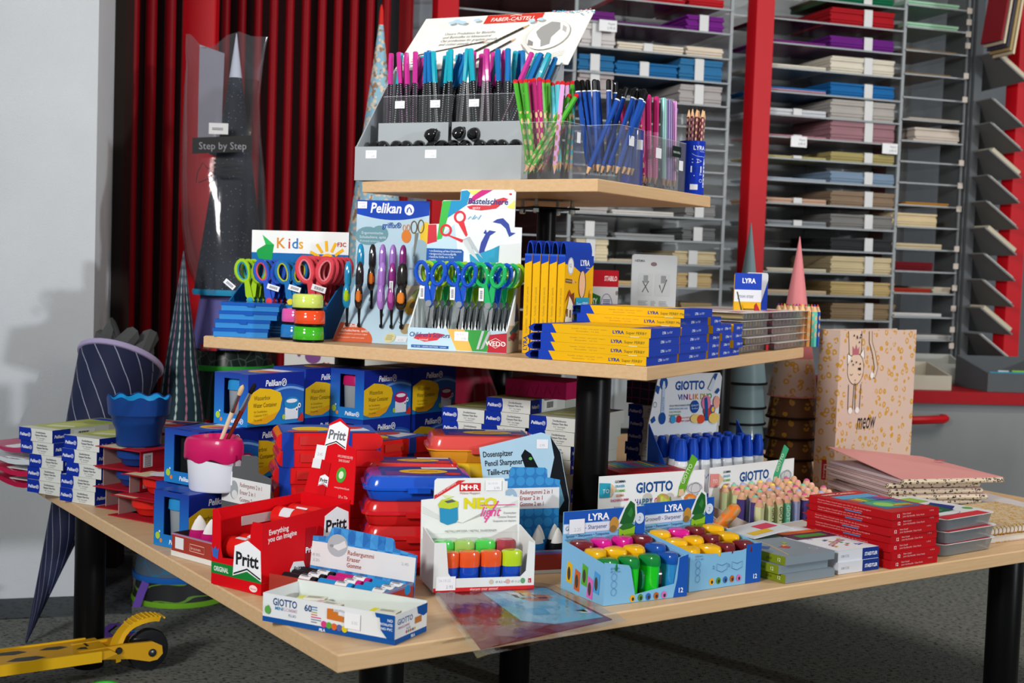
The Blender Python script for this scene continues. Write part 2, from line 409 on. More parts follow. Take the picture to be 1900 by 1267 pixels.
def pencil_kind(kind, col):
    k = (kind, col)
    if k in PK: return PK[k]
    L = .16 if kind == 'grip' else .19; r = .0042; out = []
    def seg(name, prof, m, n=6):
        q = B(); q.lathe(prof, n); out.append((name, q.mesh(name, m)))
    def tip(rr, wood=WD, ld=LEAD, h=.02):
        seg('wood_tip', [(rr*.28, h*.3), (rr*.98, h)], wood, 12); seg('lead', [(.0001, 0), (rr*.3, h*.31)], ld, 8)
    if kind == 'grip':
        r = .006
        seg('grip_zone', [(r, 0), (r, .092)], spot_mat('gripdots'+col, '17181c', 'b9c4c9' if col != 'c2348f' else 'c98fc0', .0048, .0011, .0011, 1, .4, -1))
        seg('barrel', [(r*1.02, .092), (r*1.02, L-.002), (r*.8, L)], M(col, .25, coat=.3)); q = B(); q.lathe([(r*.4, L-.0005), (r*.4, L+.0006)], 8); out.append(('lead', q.mesh('lead', LEAD)))
    elif kind == 'groove':
        r = .0052; tip(r, ld=M(col, .4)); seg('barrel', [(r, .02), (r, L-.008)], spot_mat('groove'+col, col, 'd9b98c' if col != 'd9a0d4' else 'a9775c', .021, .0027, .006, .125))
        seg('end_cap', [(r*1.03, L-.008), (r*1.03, L-.004), (r*.7, L-.0006), (.0002, L)], M('c81f26', .3), 10)
    elif kind == 'lumo':
        r = .0052; tip(r); seg('barrel', [(r, .02), (r, L-.024)], M(col, .25, coat=.3)); seg('white_ring', [(r*1.04, L-.024), (r*1.04, L-.0215)], M('eef0f2', .4))
        seg('end_cap', [(r*1.06, L-.0215), (r*1.06, L-.003), (r*.6, L)], M('0c0c0e', .2, coat=.5), 10)
    elif kind == 'pinkdot':
        r = .0054; tip(r*1.1, M('c79c86', .6)); seg('grip_zone', [(r*1.1, .02), (r*1.1, .115)], spot_mat('pinkdots', 'e279ad', '9a3f74', .0048, .001, .001))
        seg('barrel', [(r*1.12, .115), (r*1.12, L-.002), (r*.8, L)], M(col, .25, coat=.3))
    elif kind == 'stripe':
        r = .0056; tip(r, M('c7a088', .6)); a, b = col.split('/'); seg('barrel', [(r, .02), (r, L-.001), (r*.8, L)], stripe_mat('stripe'+col, (a, b)), 12)
    elif kind == 'tipup':
        seg('barrel', [(r*1.05, 0), (r*1.05, L-.022)], spot_mat('burg'+col, col, 'd0a97c', .014, .002, .0036, 1))
        seg('wood_tip', [(r, L-.022), (r*.25, L-.006)], WD, 12); seg('lead', [(r*.27, L-.0065), (.0002, L)], LEAD, 8)
    PK[k] = out; return out
def pencil(p, q, kind, col, label, group, name='pencil'):
    o = T(name, label, 'pencil', p, 0, group); aim(o, Vector(q)-Vector(p), random.random()*6)
    for nm, me in pencil_kind(kind, col): OB(nm, me, o)
    return o
# ------------------------------------------------------------------ grey counter display with grip pencils and sharpeners
EX = Vector((math.cos(A3), -math.sin(A3), 0)); EY = Vector((math.sin(A3), math.cos(A3), 0)); YT = -A3
LT = Vector((-.334, 2.845, ZT)); FT = Vector((.154, 2.531, ZT))
O = LT-EX*.015-EY*.010+Vector((0, 0, .0005))
GREY = M('a3a9ad', .5); GREYD = M('8f9598', .55)
disp = T('counter_display', 'grey cardboard counter display with tilted white header card', 'display', O, math.radians(-25))
Wd = .41; th = .003
q = B(); q.box(0, 0, 0, Wd, th, .072); q.to('front_panel', GREY, disp)
q = B(); q.box(th, th, 0, Wd-th, .165, .003); q.to('base_panel', GREYD, disp)
prof = [(0, 0), (0, .072), (.155, .262), (.165, .262), (.165, 0)]
for x in (0, Wd-th):
    q = B(); q.prism([(a+.0031, b) for a, b in prof], x, x+th, 'x'); q.to('side_panel', GREY, disp)
q = B(); q.box(th, .165, 0, Wd-th, .168, .258); q.to('back_panel', GREY, disp)
for x0, x1 in ((.028, .2), (.208, .395)):
    q = B(); q.box(x0, .048, .003, x1, .051, .127); q.box(x0, .0512, .118, x1, .06, .127); q.to('inner_step', GREY, disp)
for x_ in (.027, .172): P = Pr(); sticker(P, x_, .047, .027, .017); P.on(disp, 'front', name='price_sticker')
CW, CHh = .425, .2
cm = Matrix.Translation((-.002, .158, .258)) @ Matrix.Rotation(math.radians(-45), 4, 'X')
q = B(); q.X = cm; q.box(0, 0, 0, CW, .002, CHh); hd = q.to('header_card', M('f1efe6', .5), disp)
P = Pr(); P.rect(.162, CHh-.034, .305, CHh-.001, 'd0392c')
P.text('FABER-CASTELL', .233, CHh-.026, .02, 'f6efe8', 'c', fit=.11, bold=.01); P.text('since 1761', .233, CHh-.0325, .0055, 'f3d9d2', 'c')
P.line([(.222, CHh-.008), (.234, CHh-.004), (.25, CHh-.007)], .002, 'f6efe8')
for i, t in enumerate(('Unsere Produktion für Bleistifte', 'und Buntstifte ist klimaneutral', 'Our production for graphite pencils', 'and colour pencils is carbon-neutral')):
    P.text(t, .078, CHh-.072-.0135*i, .0135, '7d7c7c', shear=.25 if i > 1 else 0, fit=(.128, .122, .142, .15)[i])
def prpencil(P, a, b, w, body, mid=None):
    dx, dy = b[0]-a[0], b[1]-a[1]; L = math.hypot(dx, dy); ux, uy = dx/L, dy/L; nx, ny = -uy*w, ux*w
    pt = lambda s, k: (a[0]+ux*s+nx*k, a[1]+uy*s+ny*k)
    P.poly([pt(0, -1), pt(L-4*w, -1), pt(L-4*w, 1), pt(0, 1)], body); P.poly([pt(L-4*w, -1), pt(L-.8*w, -.2), pt(L-.8*w, .2), pt(L-4*w, 1)], 'd8a878')
    P.poly([pt(L-1.2*w, -.3), pt(L, 0), pt(L-1.2*w, .3)], '3a3a3a')
    for i in range(1, 16): P.ell(*pt((L-5*w)*i/16, 0), w*.25, w*.25, mid or 'c9b48c', 5)
    return P
prpencil(P, (.03, .052), (.20, .098), .0026, '4a4440', 'c9a06c'); prpencil(P, (.152, .03), (.285, .152), .0042, '35332f', 'b8a06a'); prpencil(P, (.18, .002), (.27, .10), .0034, '3c2f38', 'b08aa0')
P.poly([(.145, .022), (.156, .034), (.15, .038), (.139, .027)], '8fc7c4'); P.ell(.345, .105, .05, .055, 'c9c8c4', 26); P.ell(.345, .105, .0485, .0535, 'efede6', 26)
P.poly([(.318, .135), (.338, .155), (.36, .15), (.368, .125), (.356, .095), (.36, .07), (.342, .06), (.334, .085), (.322, .1), (.312, .118)], 'a09e9c'); P.poly([(.37, .14), (.382, .13), (.386, .11), (.374, .12)], 'b6b4b0'); P.poly([(.303, .09), (.318, .08), (.322, .065), (.308, .068)], '8a8886')
for d in (0, .006, .012, .019): P.line([(.29+d, .075-d*1.2), (.305+d, .05-d), (.33+d, .032-d*.8), (.37, .03-d*.9), (.405, .045-d)], .0012, '8d8b88')
for i in range(26):
    x = .325+.0042*i+random.random()*.003; y = CHh-.006-random.random()*.03*(i/26); P.rect(x, y, x+.0042, y+.0035, random.choice(['4aa3c9', '2b7fb5', 'd98aa3', '86c3d6']))
for i in range(24): x, y = .004+random.random()*.09, .004+random.random()*.026; P.rect(x, y, x+.006, y+.004, random.choice(['d9889c', 'e3a7b4', '4a9cc9']))
for x, y in ((.085, .165), (.095, .172), (.105, .166), (.115, .163), (.29, .155), (.31, .16), (.148, .17)): P.ell(x, y, .009, .006, 'b9d6e6', 12)
P.on(hd, 'x', X=cm @ FR((0, -.0002, 0), (1, 0, 0), (0, 0, 1)), name='printed_header')
CLR = CLEAR('e6ecf0', .012, .05, 'clear', .25, .965)
def clear_box(label, loc, rz, w, d, h, div=(), name='clear_pencil_box', t=.002, mt=None):
    o = T(name, label, 'pencil holder', loc, rz); mt = mt or CLR
    for nm, b in (('front_wall', (0, 0, 0, w, t, h)), ('back_wall', (0, d-t, 0, w, d, h*1.0)), ('side_wall', (0, t, 0, t, d-t, h)), ('side_wall', (w-t, t, 0, w, d-t, h)), ('base', (t, t, 0, w-t, d-t, t))):
        q = B(); q.box(*b); q.to(nm, mt, o)
    for x in div:
        q = B(); q.box(x-t/2, t, t, x+t/2, d-t, h); q.to('divider', mt, o)
    # upper rim made whiter, light caught on its edge put into the colour
    q = B(); q.box(0, 0, h, w, t, h+.0006); q.box(0, d-t, h, w, d, h+.0006); q.box(0, t, h, t, d-t, h+.0006); q.box(w-t, t, h, w, d-t, h+.0006); q.to('rim', CLEAR('f4f8fa', .45, .2, 'rim'), o)
    return o
def loc_in(o, x, y, z):
    c, s_ = math.cos(o.rotation_euler.z), math.sin(o.rotation_euler.z); l = Vector(o.location)
    return Vector((l.x+x*c-y*s_, l.y+x*s_+y*c, l.z+z))
hold = []
for i, (x0, x1, nm) in enumerate(((.03, .115, 'leftmost'), (.118, .2, 'second from left'), (.21, .295, 'third from left'), (.298, .392, 'rightmost'))):
    b = clear_box(f'clear pen compartment, {nm} of the grey display', loc_in(disp, x0, .062, .118), math.radians(-25), x1-x0, .08, .068, t=.0015)
    P = Pr(); sticker(P, (x1-x0)*.35, .042, .024, .016)
    if i < 3: P.on(b, 'front', name='price_sticker')
    hold.append(b)
MG, TE, BL = 'c2348f', '1ea3b8', '1c6fb0'
cn = {MG: 'magenta', TE: 'turquoise', BL: 'mid blue'}
seq = [[MG, MG, MG, TE, MG, MG, MG, MG, TE, MG, MG, MG, MG, TE], [BL, BL, TE, BL, BL, BL, TE, BL, BL, TE, BL, TE, TE, BL], [TE, MG, MG, TE, MG, MG, TE, MG, MG, MG, TE, MG, MG, MG], [BL, TE, BL, BL, TE, BL, MG, BL, TE, BL, MG, BL, TE]]
for i, b in enumerate(hold):
    wv = (.085, .082, .085, .094)[i]; n = len(seq[i]); sh = list(seq[i])
    for j, c in enumerate(sh):
        fx = .008+(wv-.016)*j/(n-1); yy = (.012, .04, .064)[j % 3]; lean = random.uniform(-.1, .1)
        if j in (4, 7): lean = .34
        if i == 3 and j >= 6: lean = .4; fx -= .02
        p = loc_in(b, min(max(fx-lean*.03, .006), wv-.006), yy, .0025+random.random()*.004); q = loc_in(b, fx+lean*.16, yy+random.uniform(-.005, .01), .175)
        pencil(p, q, 'grip', c, f'{cn[c]} dotted grip pencil, {NTH[j]} from left in {("leftmost", "second", "third", "rightmost")[i]} display compartment', f'{cn[c]} grip pencils compartment {i+1}')
# egg sharpeners
q = B(); q.lathe([(.0001, 0), (.008, .002), (.0125, .009), (.0128, .015), (.0105, .023), (.006, .029), (.0001, .031)], 16); em = q.mesh('shell', M('0e0e10', .12, coat=.6))
q = B(); q.lathe([(.0035, .0295), (.0035, .0325)], 8); eh = q.mesh('pencil_hole', M('2c2c30', .4))
def egg(x, y, z, rx, rz, label, group='row of black egg sharpeners'):
    o = T('egg_sharpener', label, 'sharpener', loc_in(disp, x, y, z), YT, group); o.rotation_euler = (rx, 0, rz); OB('shell', em, o); OB('pencil_hole', eh, o); return o
for i in range(13): egg(.02+.0285*i, .026, .071, -1.2, random.uniform(-.3, .3)+YT, 'glossy black egg sharpener in the front row of the grey display')
for x, z, n in ((.155, .09, 'lying on top of the front row, left of middle'), (.222, .094, 'largest looking, heaped at the middle'), (.26, .092, 'heaped just right of the middle')): egg(x, .03, z, .9, x*9, f'black egg sharpener {n}', 'heaped egg sharpeners')
q = B(); q.box(.004, .004, .003, Wd-.004, .047, .068); q.to('inner_tray', GREYD, disp)
# ------------------------------------------------------------------ clear boxes on the front corner
c3 = lambda x, y: (940+x/4.2225, 100+y/4.2225)
def put(bx, by, tx, ty, db, dt, kind, col, label, group):
    """pencil between two sighted points, tip first"""
    return pencil(Y(*c3(bx, by), db), Y(*c3(tx, ty), dt), kind, col, label, group)
hA = clear_box('clear acrylic pencil box holding green and magenta pencils', LT+EX*.4+EY*.006+Vector((0, 0, .0005)), YT, .1, .075, .112, (.05,))
hB = clear_box('clear acrylic pencil box holding dark blue pencils', Vector((.198, 2.605, ZT+.0005))-EX*.076, YT, .076, .094, .112)
P = Pr(); P.rect(.04, .075, .062, .095, 'e6e8ee'); P.on(hB, 'right', .076, .094, .112, 'price_sticker')
P = Pr(); P.rect(.046, .075, .06, .096, 'e6e8ee'); P.on(hA, 'right', .1, .075, .112, 'price_sticker')
GR, MA, LP, CY = '4aa82c', 'b4216e', 'd9a0d4', '5cc4d2'
GTX = (75, 105, 150, 180, 215, 258, 530, 405, 330, 442, 572, 325, 292, 360, 402, 500, 480, 520); BTX = (560, 600, 640, 692, 715, 800, 850, 893, 928, 1015, 1060, 1078, 1000, 1045, 985)
nmz = {GR: 'green', MA: 'magenta', LP: 'pale pink', CY: 'pale cyan'}
for bx, by, tx, ty, db, dt, c in ((190, 935, 75, 262, 2.66, 2.66, GR), (170, 940, 105, 222, 2.67, 2.67, GR), (215, 940, 150, 252, 2.65, 2.65, GR), (250, 930, 180, 214, 2.675, 2.68, MA), (262, 930, 215, 240, 2.67, 2.67, MA), (285, 930, 258, 255, 2.65, 2.65, MA),
        (130, 945, 530, 265, 2.635, 2.665, GR), (170, 945, 405, 560, 2.63, 2.64, GR), (235, 930, 330, 750, 2.64, 2.66, GR), (372, 945, 442, 200, 2.625, 2.65, LP), (265, 920, 572, 325, 2.66, 2.70, MA), (330, 930, 325, 262, 2.68, 2.69, GR), (345, 930, 292, 312, 2.685, 2.69, GR),
        (400, 925, 360, 285, 2.66, 2.70, CY), (420, 925, 402, 240, 2.665, 2.70, CY), (455, 930, 500, 430, 2.66, 2.68, GR), (480, 935, 480, 245, 2.67, 2.70, LP), (500, 935, 520, 420, 2.67, 2.69, CY)):
    put(bx, by, tx, ty, db, dt, 'groove', c, f'{nmz[c]} pencil with oval spots and red cap, {NTH[sum(1 for t_ in GTX if t_ < tx)]} cap from the left', f'{nmz[c]} spotted pencils in the left clear box')
for bx, by, tx, ty, db, dt in ((650, 945, 560, 300, 2.66, 2.66), (690, 940, 600, 285, 2.67, 2.67), (700, 940, 640, 272, 2.68, 2.68), (715, 945, 692, 325, 2.66, 2.66), (760, 940, 715, 298, 2.69, 2.69), (800, 940, 800, 226, 2.68, 2.68), (830, 950, 850, 300, 2.69, 2.7),
        (620, 960, 893, 300, 2.645, 2.66), (735, 955, 928, 300, 2.665, 2.69), (780, 950, 1015, 276, 2.655, 2.68), (850, 960, 1060, 340, 2.63, 2.66), (900, 960, 1078, 352, 2.64, 2.69), (930, 965, 1000, 380, 2.66, 2.7), (975, 975, 1045, 330, 2.67, 2.71), (950, 970, 985, 400, 2.65, 2.69)):
    put(bx, by, tx, ty, db, dt, 'lumo', '1c4a9e', f'dark blue pencil with black cap, {NTH[sum(1 for t_ in BTX if t_ < tx)]} cap from the left in the corner box', 'dark blue pencils in the corner clear box')
YR = PI/2-A3
ER = Vector((math.sin(A3), math.cos(A3), 0)); IN = Vector((-math.cos(A3), math.sin(A3), 0))
can = T('pencil_tin', 'translucent dark blue pencil tub between the clear boxes', 'pencil holder', FT+ER*.192+IN*.03+Vector((0, 0, .0005)))
q = B(); q.lathe([(.0225, 0), (.023, .003), (.023, .112), (.021, .112), (.021, .004), (.0001, .004)], 24); q.to('body', M('1a2a8c', .15, coat=.5), can)
P = Pr(); P.rect(-.009, .072, .009, .092, 'e6e8ee'); P.on(can, 'x', X=FR((.012, -.0205, 0), (.9, .5, 0), (0, 0, 1)), name='price_sticker')
hC = clear_box('clear acrylic two part box with pink and striped pencils', FT+ER*.222+IN*.006+Vector((0, 0, .0005)), YR, .175, .06, .105, (.09,))
for b_ in ((.03, .062, .056, .083), (.142, .045, .162, .066)): P = Pr(); P.rect(*b_, 'e6e8ee'); P.on(hC, 'front', name='price_sticker')
P = Pr(); P.rect(.108, .072, .15, .095, '14241f'); P.text('FABER-CASTELL', .129, .08, .006, 'dfe6e0', 'c', fit=.034); P.on(hC, 'front', name='brand_label')
def hcp(x, y, z): return loc_in(hC, x, y, z)
for i, (x, y, lx) in enumerate(((.02, .02, -.03), (.03, .03, .0), (.045, .02, -.012), (.055, .035, .01), (.07, .02, .0), (.035, .045, -.02), (.012, .045, -.06), (.02, .05, -.045))):
    pencil(hcp(x, y, .004), hcp(x+lx, y+.004, .175), 'groove' if i > 5 or i == 0 else 'pinkdot', 'c22a72' if i != 3 else 'c4305f', 'pink pencil with pale dotted grip in the two part clear box' if 0 < i < 6 else 'pink spotted pencil leaning left out of the two part clear box', 'pink pencils in the two part box' if 0 < i < 6 else 'pink spotted leaning pencils')
for i, (x, y, c, nm) in enumerate(((.098, .015, '5fb9b4/d8ecea', 'mint'), (.112, .02, '5fb9b4/d8ecea', 'mint'), (.105, .035, '5fb9b4/d8ecea', 'mint'), (.126, .018, '6a4aa0/dcc8ee', 'violet'), (.14, .02, '6a4aa0/dcc8ee', 'violet'), (.152, .015, 'c060b4/f2d8ee', 'orchid'), (.15, .04, '6a52b4/8a74cc', 'purple'))):
    pencil(hcp(x, y, .004), hcp(x+(.05 if nm == 'purple' else -.006), y+.003, .175), 'stripe', c, f'{nm} and white striped pencil in the two part clear box' if nm != 'purple' else 'plain purple pencil leaning right out of the two part clear box', f'{nm} striped pencils')
# blue lettered tin
lt_ = T('pencil_tin', 'round royal blue tin lettered LYRA with burgundy pencils', 'pencil holder', FT+ER*.478+IN*.03+Vector((0, 0, .0005)))
q = B(); q.lathe([(.0285, 0), (.029, .002), (.029, .116), (.0292, .118), (.027, .118), (.027, .004), (.0001, .004)], 32); q.to('body', M('1236b8', .25, coat=.3), lt_)
class Cyl(Pr): pass
def wrap(P, R_, a0): # bend flat print around an upright cylinder
    me = P.mesh(Matrix())
    for v in me.vertices:
        a = a0+v.co.x/R_; rr = R_+v.co.z; v.co = (rr*math.cos(a), rr*math.sin(a), v.co.y)
    return me
P = Pr(); P.text('LYRA', 0, .098, .013, 'e9eefc', 'c', bold=.02); P.text('Germany', .008, .0935, .004, 'c9d4f4', 'c')
P.line([(-.018, .089), (-.009, .0845), (0, .0835), (.009, .0835), (.014, .082), (.022, .088)], .0008, 'c9d4f4')
P.line([(-.018, .07), (-.004, .07), (.006, .0735), (-.004, .077), (-.018, .077)], .0012, 'e9eefc'); P.line([(-.005, .07), (-.005, .077)], .0008, 'e9eefc')
P.poly([(.012, .016), (.018, .016), (.018, .07), (.015, .082), (.012, .07)], 'dfe7fa')
for z in (.02, .029, .038, .047, .056, .064): P.ell(.015, z, .0016, .0024, '1236b8', 8)
P.rect(-.02, .048, .006, .062, 'd5def5'); P.text('Groove', -.007, .0565, .006, '24408c', 'c'); P.text('natural grip', -.007, .0515, .0042, '24408c', 'c'); P.text('36', .003, .042, .007, 'd5def5', 'c')
P.ring(.004, .03, .004, .004, .0008, 'd5def5', 14); P.ell(-.012, .041, .0012, .0012, 'd5def5', 8); P.rect(-.02, .01, -.003, .022, 'e3e6ee')
OB('printed_wrap', wrap(P, .02915, math.radians(-62)), lt_)
for i in range(9):
    a = i*2.4; r_ = .019*math.sqrt((i+.5)/9); pencil(loc_in(lt_, r_*math.cos(a), r_*math.sin(a), .004), loc_in(lt_, r_*1.15*math.cos(a)+.004, r_*1.15*math.sin(a), .179), 'tipup', '6c1f3c', 'burgundy spotted pencil with its tip up in the blue tin', 'burgundy pencils in the tin')
# flowered paper cone behind the left end of the top tier
c = Y(707, 215, 3.35); ht = .42
def flower_fn(n, l, v, b):
    vo = n.new('ShaderNodeTexVoronoi'); vo.inputs['Scale'].default_value = 70; l.new(v, vo.inputs['Vector'])
    f = mixc(n, l, math_(n, l, 'LESS_THAN', vo.outputs['Distance'], .42), '7fa9bd', 'c9b7a0'); return mixc(n, l, math_(n, l, 'LESS_THAN', noise(n, l, v, 45), .42), f, '8a6a50')
# ================================================================== middle tier
FM = Vector((.24, 2.31, ZM)); MX = Vector((math.cos(A2), -math.sin(A2), 0)); MY = Vector((math.sin(A2), math.cos(A2), 0)); YM = -A2
UPZ = Vector((0, 0, 1))
# slim blue boxes
BT, BD = M('2f86cf', .18, coat=.4), M('1a56b0', .2, coat=.4)
for i in range(4):
    t = T('slim_plastic_box', f'slim blue plastic box, {("bottom", "second from bottom", "third from bottom", "top")[i]} of the stack at the shelf corner', 'box', Vector((-.635+.004*(i % 2)+.012*(i > 1), 2.775, ZM+.0005+.0185*i)), .04, 'slim blue boxes')
    w_, d_ = (.118, .118, .125, .125)[i], .078
    q = B(); q.box(.002, .002, 0, w_-.002, d_-.002, .0115); q.to('tray', BT, t)
    q = B(); q.box(0, 0, .0115, w_, d_, .018); q.to('lid', BD, t)
    q = B(); q.box(w_*.45, -.0015, .009, w_*.58, 0, .015); q.to('clasp', BD, t)
# generic scissors, handles up, standing in the xz plane, height .105
def ellipse(cx, cz, rx, rz, tilt, n=16, y=0):
    out = []
    for i in range(n):
        a = 2*PI*i/n; x, z = rx*math.cos(a), rz*math.sin(a)*(1+.12*math.cos(a)); c, s_ = math.cos(tilt), math.sin(tilt)
        out.append((cx+x*c-z*s_, y, cz+x*s_+z*c))
    return out
SC = {}
def scissor_parts(key, ca, cb, ia, ib, pv, mk):
    if key in SC: return SC[key]
    out = []
    for s_, c, ic, nm in ((-1, ca, ia, 'handle'), (1, cb, ib, 'handle')):
        q = B(); q.tube(ellipse(s_*.0165, .078, .0125, .0205, -s_*.22), .0042, 7, True, sq=1.1)
        y0 = -.004 if s_ < 0 else 0
        q.prism([(s_*.0125, .062), (s_*.0035, .062), (-s_*.004, .03), (-s_*.0085, .022), (-s_*.002, .014), (s_*.009, .03)][::s_], y0, y0+.004, 'y')
        out.append((nm, q.mesh(nm, mk(c)), None))
        if ic:
            q = B(); q.tube(ellipse(s_*.0165, .078, .0098, .0178, -s_*.22, y=-.0012), .0026, 6, True); out.append(('soft_grip', q.mesh('soft_grip', M(ic, .5)), len(out)-1))
    q = B(); q.prism([(.006*math.cos(i*PI/6), .022+.006*math.sin(i*PI/6)) for i in range(12)], -.0055, .005, 'y'); out.append(('pivot', q.mesh('pivot', M(pv, .4)), None))
    bl = M('a9adb0', .25, .9)
    for s_ in (-1, 1):
        q = B(); q.prism([(-.009 if s_ < 0 else -.002, .018), (.002 if s_ < 0 else .009, .018), (s_*.005, -.02), (s_*.001, -.03)], -.0015*(s_ < 0)-.0005, .0005+.001*(s_ > 0), 'y'); out.append(('blade', q.mesh('blade', bl), None))
    SC[key] = out; return out
def scissors(loc, rz, parts, label, group, tilt=0, sc=1):
    o = T('scissors', label, 'scissors', loc, rz, group); o.rotation_euler = (tilt, 0, rz); o.scale = (sc,)*3; made = []
    for nm, me, par in parts: made.append(OB(nm, me, made[par] if par is not None else o))
    return o
def barcode_tag(o, x, z, rot=0):
    P = Pr(); P.rect(0, 0, .01, .024, 'e6e7ea')
    for i in range(7): P.rect(.0025, .004+.0023*i, .0075, .0052+.0023*i, '3a3b40'); P.z -= .00007
    P.on(o, 'x', X=FR((x, -.006, z), (math.cos(rot), 0, math.sin(rot)), (-math.sin(rot), 0, math.cos(rot))), name='barcode_tag')
# Kids scissors display
CARDB = M('1667a8', .5); CARDW = M('e9ebe9', .5)
YK = math.radians(-15); kids = T('scissors_display', 'blue cardboard scissors display with white header reading Kids', 'display', (-.625, 2.862, ZM+.0005), YK)
KW, KD_ = .235, .115
q = B(); q.box(0, 0, 0, KW, .003, .07); q.to('front_panel', CARDB, kids)
for x in (0, KW-.003):
    q = B(); q.prism([(0.0031, 0), (.0031, .07), (KD_, .14), (KD_, 0)], x, x+.003, 'x'); q.to('side_panel', CARDB, kids)
q = B(); q.box(.003, .003, 0, KW-.003, KD_, .003); q.to('base_panel', CARDB, kids)
q = B(); q.box(.003, .004, .045, KW-.003, KD_-.002, .05); q.to('insert', M('12548f', .6), kids)
q = B(); q.box(0, KD_, 0, KW, KD_+.004, .232); kc = q.to('header_card', CARDB, kids)
P = Pr(); P.rect(.0, .182, KW, .232, 'e9ebe9'); P.poly([(.012, .182), (.026, .222), (.055, .2), (.05, .165), (.018, .168)], '1f9a4a'); P.poly([(.014, .188), (.026, .222), (.034, .2)], 'e9ebe9'); P.poly([(.026, .222), (.034, .2), (.055, .2)], '2fb45a')
for ch, x, c in (('K', .062, 'd98a2a'), ('i', .09, 'c83a30'), ('d', .099, '2a76b8'), ('s', .115, 'e0a22c')): P.text(ch, x, .193, .033, c, bold=.015)
P.text('F3C', .208, .2, .013, 'b02a30', bold=.03); P.ell(.185, .168, .017, .016, 'f2b81e')
for a in range(-1, 7): P.line([(.185+.022*math.cos(a*.52+.1), .168+.021*math.sin(a*.52+.1)), (.185+.046*math.cos(a*.52+.1), .168+.044*math.sin(a*.52+.1))], .0065, 'f2b81e')
P.on(kc, 'x', X=FR((0, KD_-.0001, 0), (1, 0, 0), (0, 0, 1)))
P = Pr(); P.rect(.06, .03, .075, .062, 'd5dfe6'); P.poly([(.135, .03), (.141, .055), (.155, .04)], 'e8d8a8'); P.lines(.1, .02, .05, .003, 3, '6aa4d0'); P.on(kids, 'front')
PLA = lambda c: M(c, .32, coat=.2)
KS = [('lime', scissor_parts('kl', '98bf1f', '98bf1f', '2a93a8', '2a93a8', '2a93b8', PLA), .05, 'lime green and teal', 3), ('navy', scissor_parts('kb', '2a52b8', '2a52b8', 'd2505a', '2a52b8', 'd83a44', PLA), .095, 'dark blue and coral', 5),
      ('petrol', scissor_parts('ky', '1a6aa8', '1a6aa8', 'b4ba24', 'b4ba24', 'd8c828', PLA), .145, 'petrol blue and yellow', 4), ('coral', scissor_parts('kr', 'd0434e', 'd0434e', 'e08088', 'e08088', 'e8a8b0', PLA), .2, 'coral red', 5)]
for nm, pr, x, cn_, n in KS:
    big = 1.12 if nm != 'coral' else 1.3
    for i in range(n):
        y = .014+.018*i
        o = scissors(loc_in(kids, x+.004*i, y, .052 if nm != 'coral' else .045), YK, pr, f'{cn_} children scissors, ' + ('frontmost of its row in the Kids display' if i == 0 else 'behind the front one in the Kids display'), f'{nm} kids scissors', sc=big)
        if i == 0:
            o.rotation_euler[2] += .25; barcode_tag(o, -.034 if nm == 'lime' else .018, .04, .9 if nm == 'lime' else 1.3)
# glitter glue jars
def jar(x, y, z, col, cnm, where):
    t = T('glue_jar', f'{cnm} glue jar with black base, {where}', 'jar', (x, y, z), 0, 'stacked glue jars')
    q = B(); q.lathe([(.031, 0), (.032, .001), (.032, .004), (.031, .0048)], 28); q.to('base', M('101012', .3), t)
    q = B(); q.lathe([(.0312, .0048), (.032, .006), (.032, .02), (.0315, .021), (.0315, .0225)], 28); q.to('body', M(col, .12, coat=.8), t)
    q = B(); q.lathe([(.0315, .0225), (.031, .029), (.029, .0318), (.026, .0325), (.0001, .0325)], 28); q.to('lid', M(col, .2, coat=.6), t)
jz = ZM+.0005
jar(-.42, 2.702, jz, '3fae1c', 'bright green', 'bottom of the front stack'); jar(-.418, 2.7, jz+.0328, 'e2491c', 'orange', 'middle of the front stack'); jar(-.423, 2.702, jz+.0656, 'c8d860', 'pale yellow', 'top of the front stack')
jar(-.457, 2.768, jz, '1f76c0', 'blue', 'bottom of the rear stack'); jar(-.455, 2.766, jz+.0328, 'e058a8', 'pink', 'top of the rear stack')
# Pelikan griffix display
YG = math.radians(-17); gr = T('scissors_display', 'pale blue easel display with royal blue header reading Pelikan griffix', 'display', (-.378, 2.755, ZM+.0005), YG)
GW = .172; PALE = M('b9d3e2', .5)
q = B(); q.prism([(0, 0), (.003, 0), (.113, .121), (.11, .121)], 0, GW, 'x'); gp = q.to('slanted_panel', PALE, gr)
for x in (-.001, GW-.001): q = B(); q.prism([(.004, 0), (.11, .116), (.11, 0)], x, x+.002, 'x'); q.to('side_panel', M('9fb8c8', .5), gr)
q = B(); q.box(-.002, .114, 0, GW-.006, .117, .302); gc = q.to('header_card', PALE, gr)
X_ = FR((-.002, .1139, 0), (1, 0, 0), (0, 0, 1)); P = Pr(); w_ = GW-.004
P.poly([(0, .302), (0, .272)]+[(w_*i/10, .272-.012*math.sin(PI*i/10)) for i in range(11)]+[(w_, .272), (w_, .302)], '1646b4')
P.text('Pelikan', .032, .2755, .03, 'f2f5fb', shear=.18, bold=.025, fit=.072); P.ell(.122, .283, .011, .012, 'f2f5fb'); P.line([(.117, .277), (.118, .284), (.122, .288), (.126, .283), (.127, .277)], .0028, '1646b4')
P.ell(.028, .225, .03, .02, '6f9aa6'); P.ell(.055, .23, .02, .018, '6f9aa6'); P.text('griffix®', .06, .243, .017, '24509c', fit=.045, bold=.02)
P.text('Ergonomische', .013, .229, .008, 'dbe8ec', fit=.05); P.text('Schulschere, spitz', .008, .22, .008, 'dbe8ec', fit=.062); P.text('Pointed scissors', .01, .212, .006, 'cfe0e6', fit=.045)
P.ell(.162, .23, .014, .028, 'e8c23a'); P.ell(.15, .19, .02, .03, '9ab8c8')
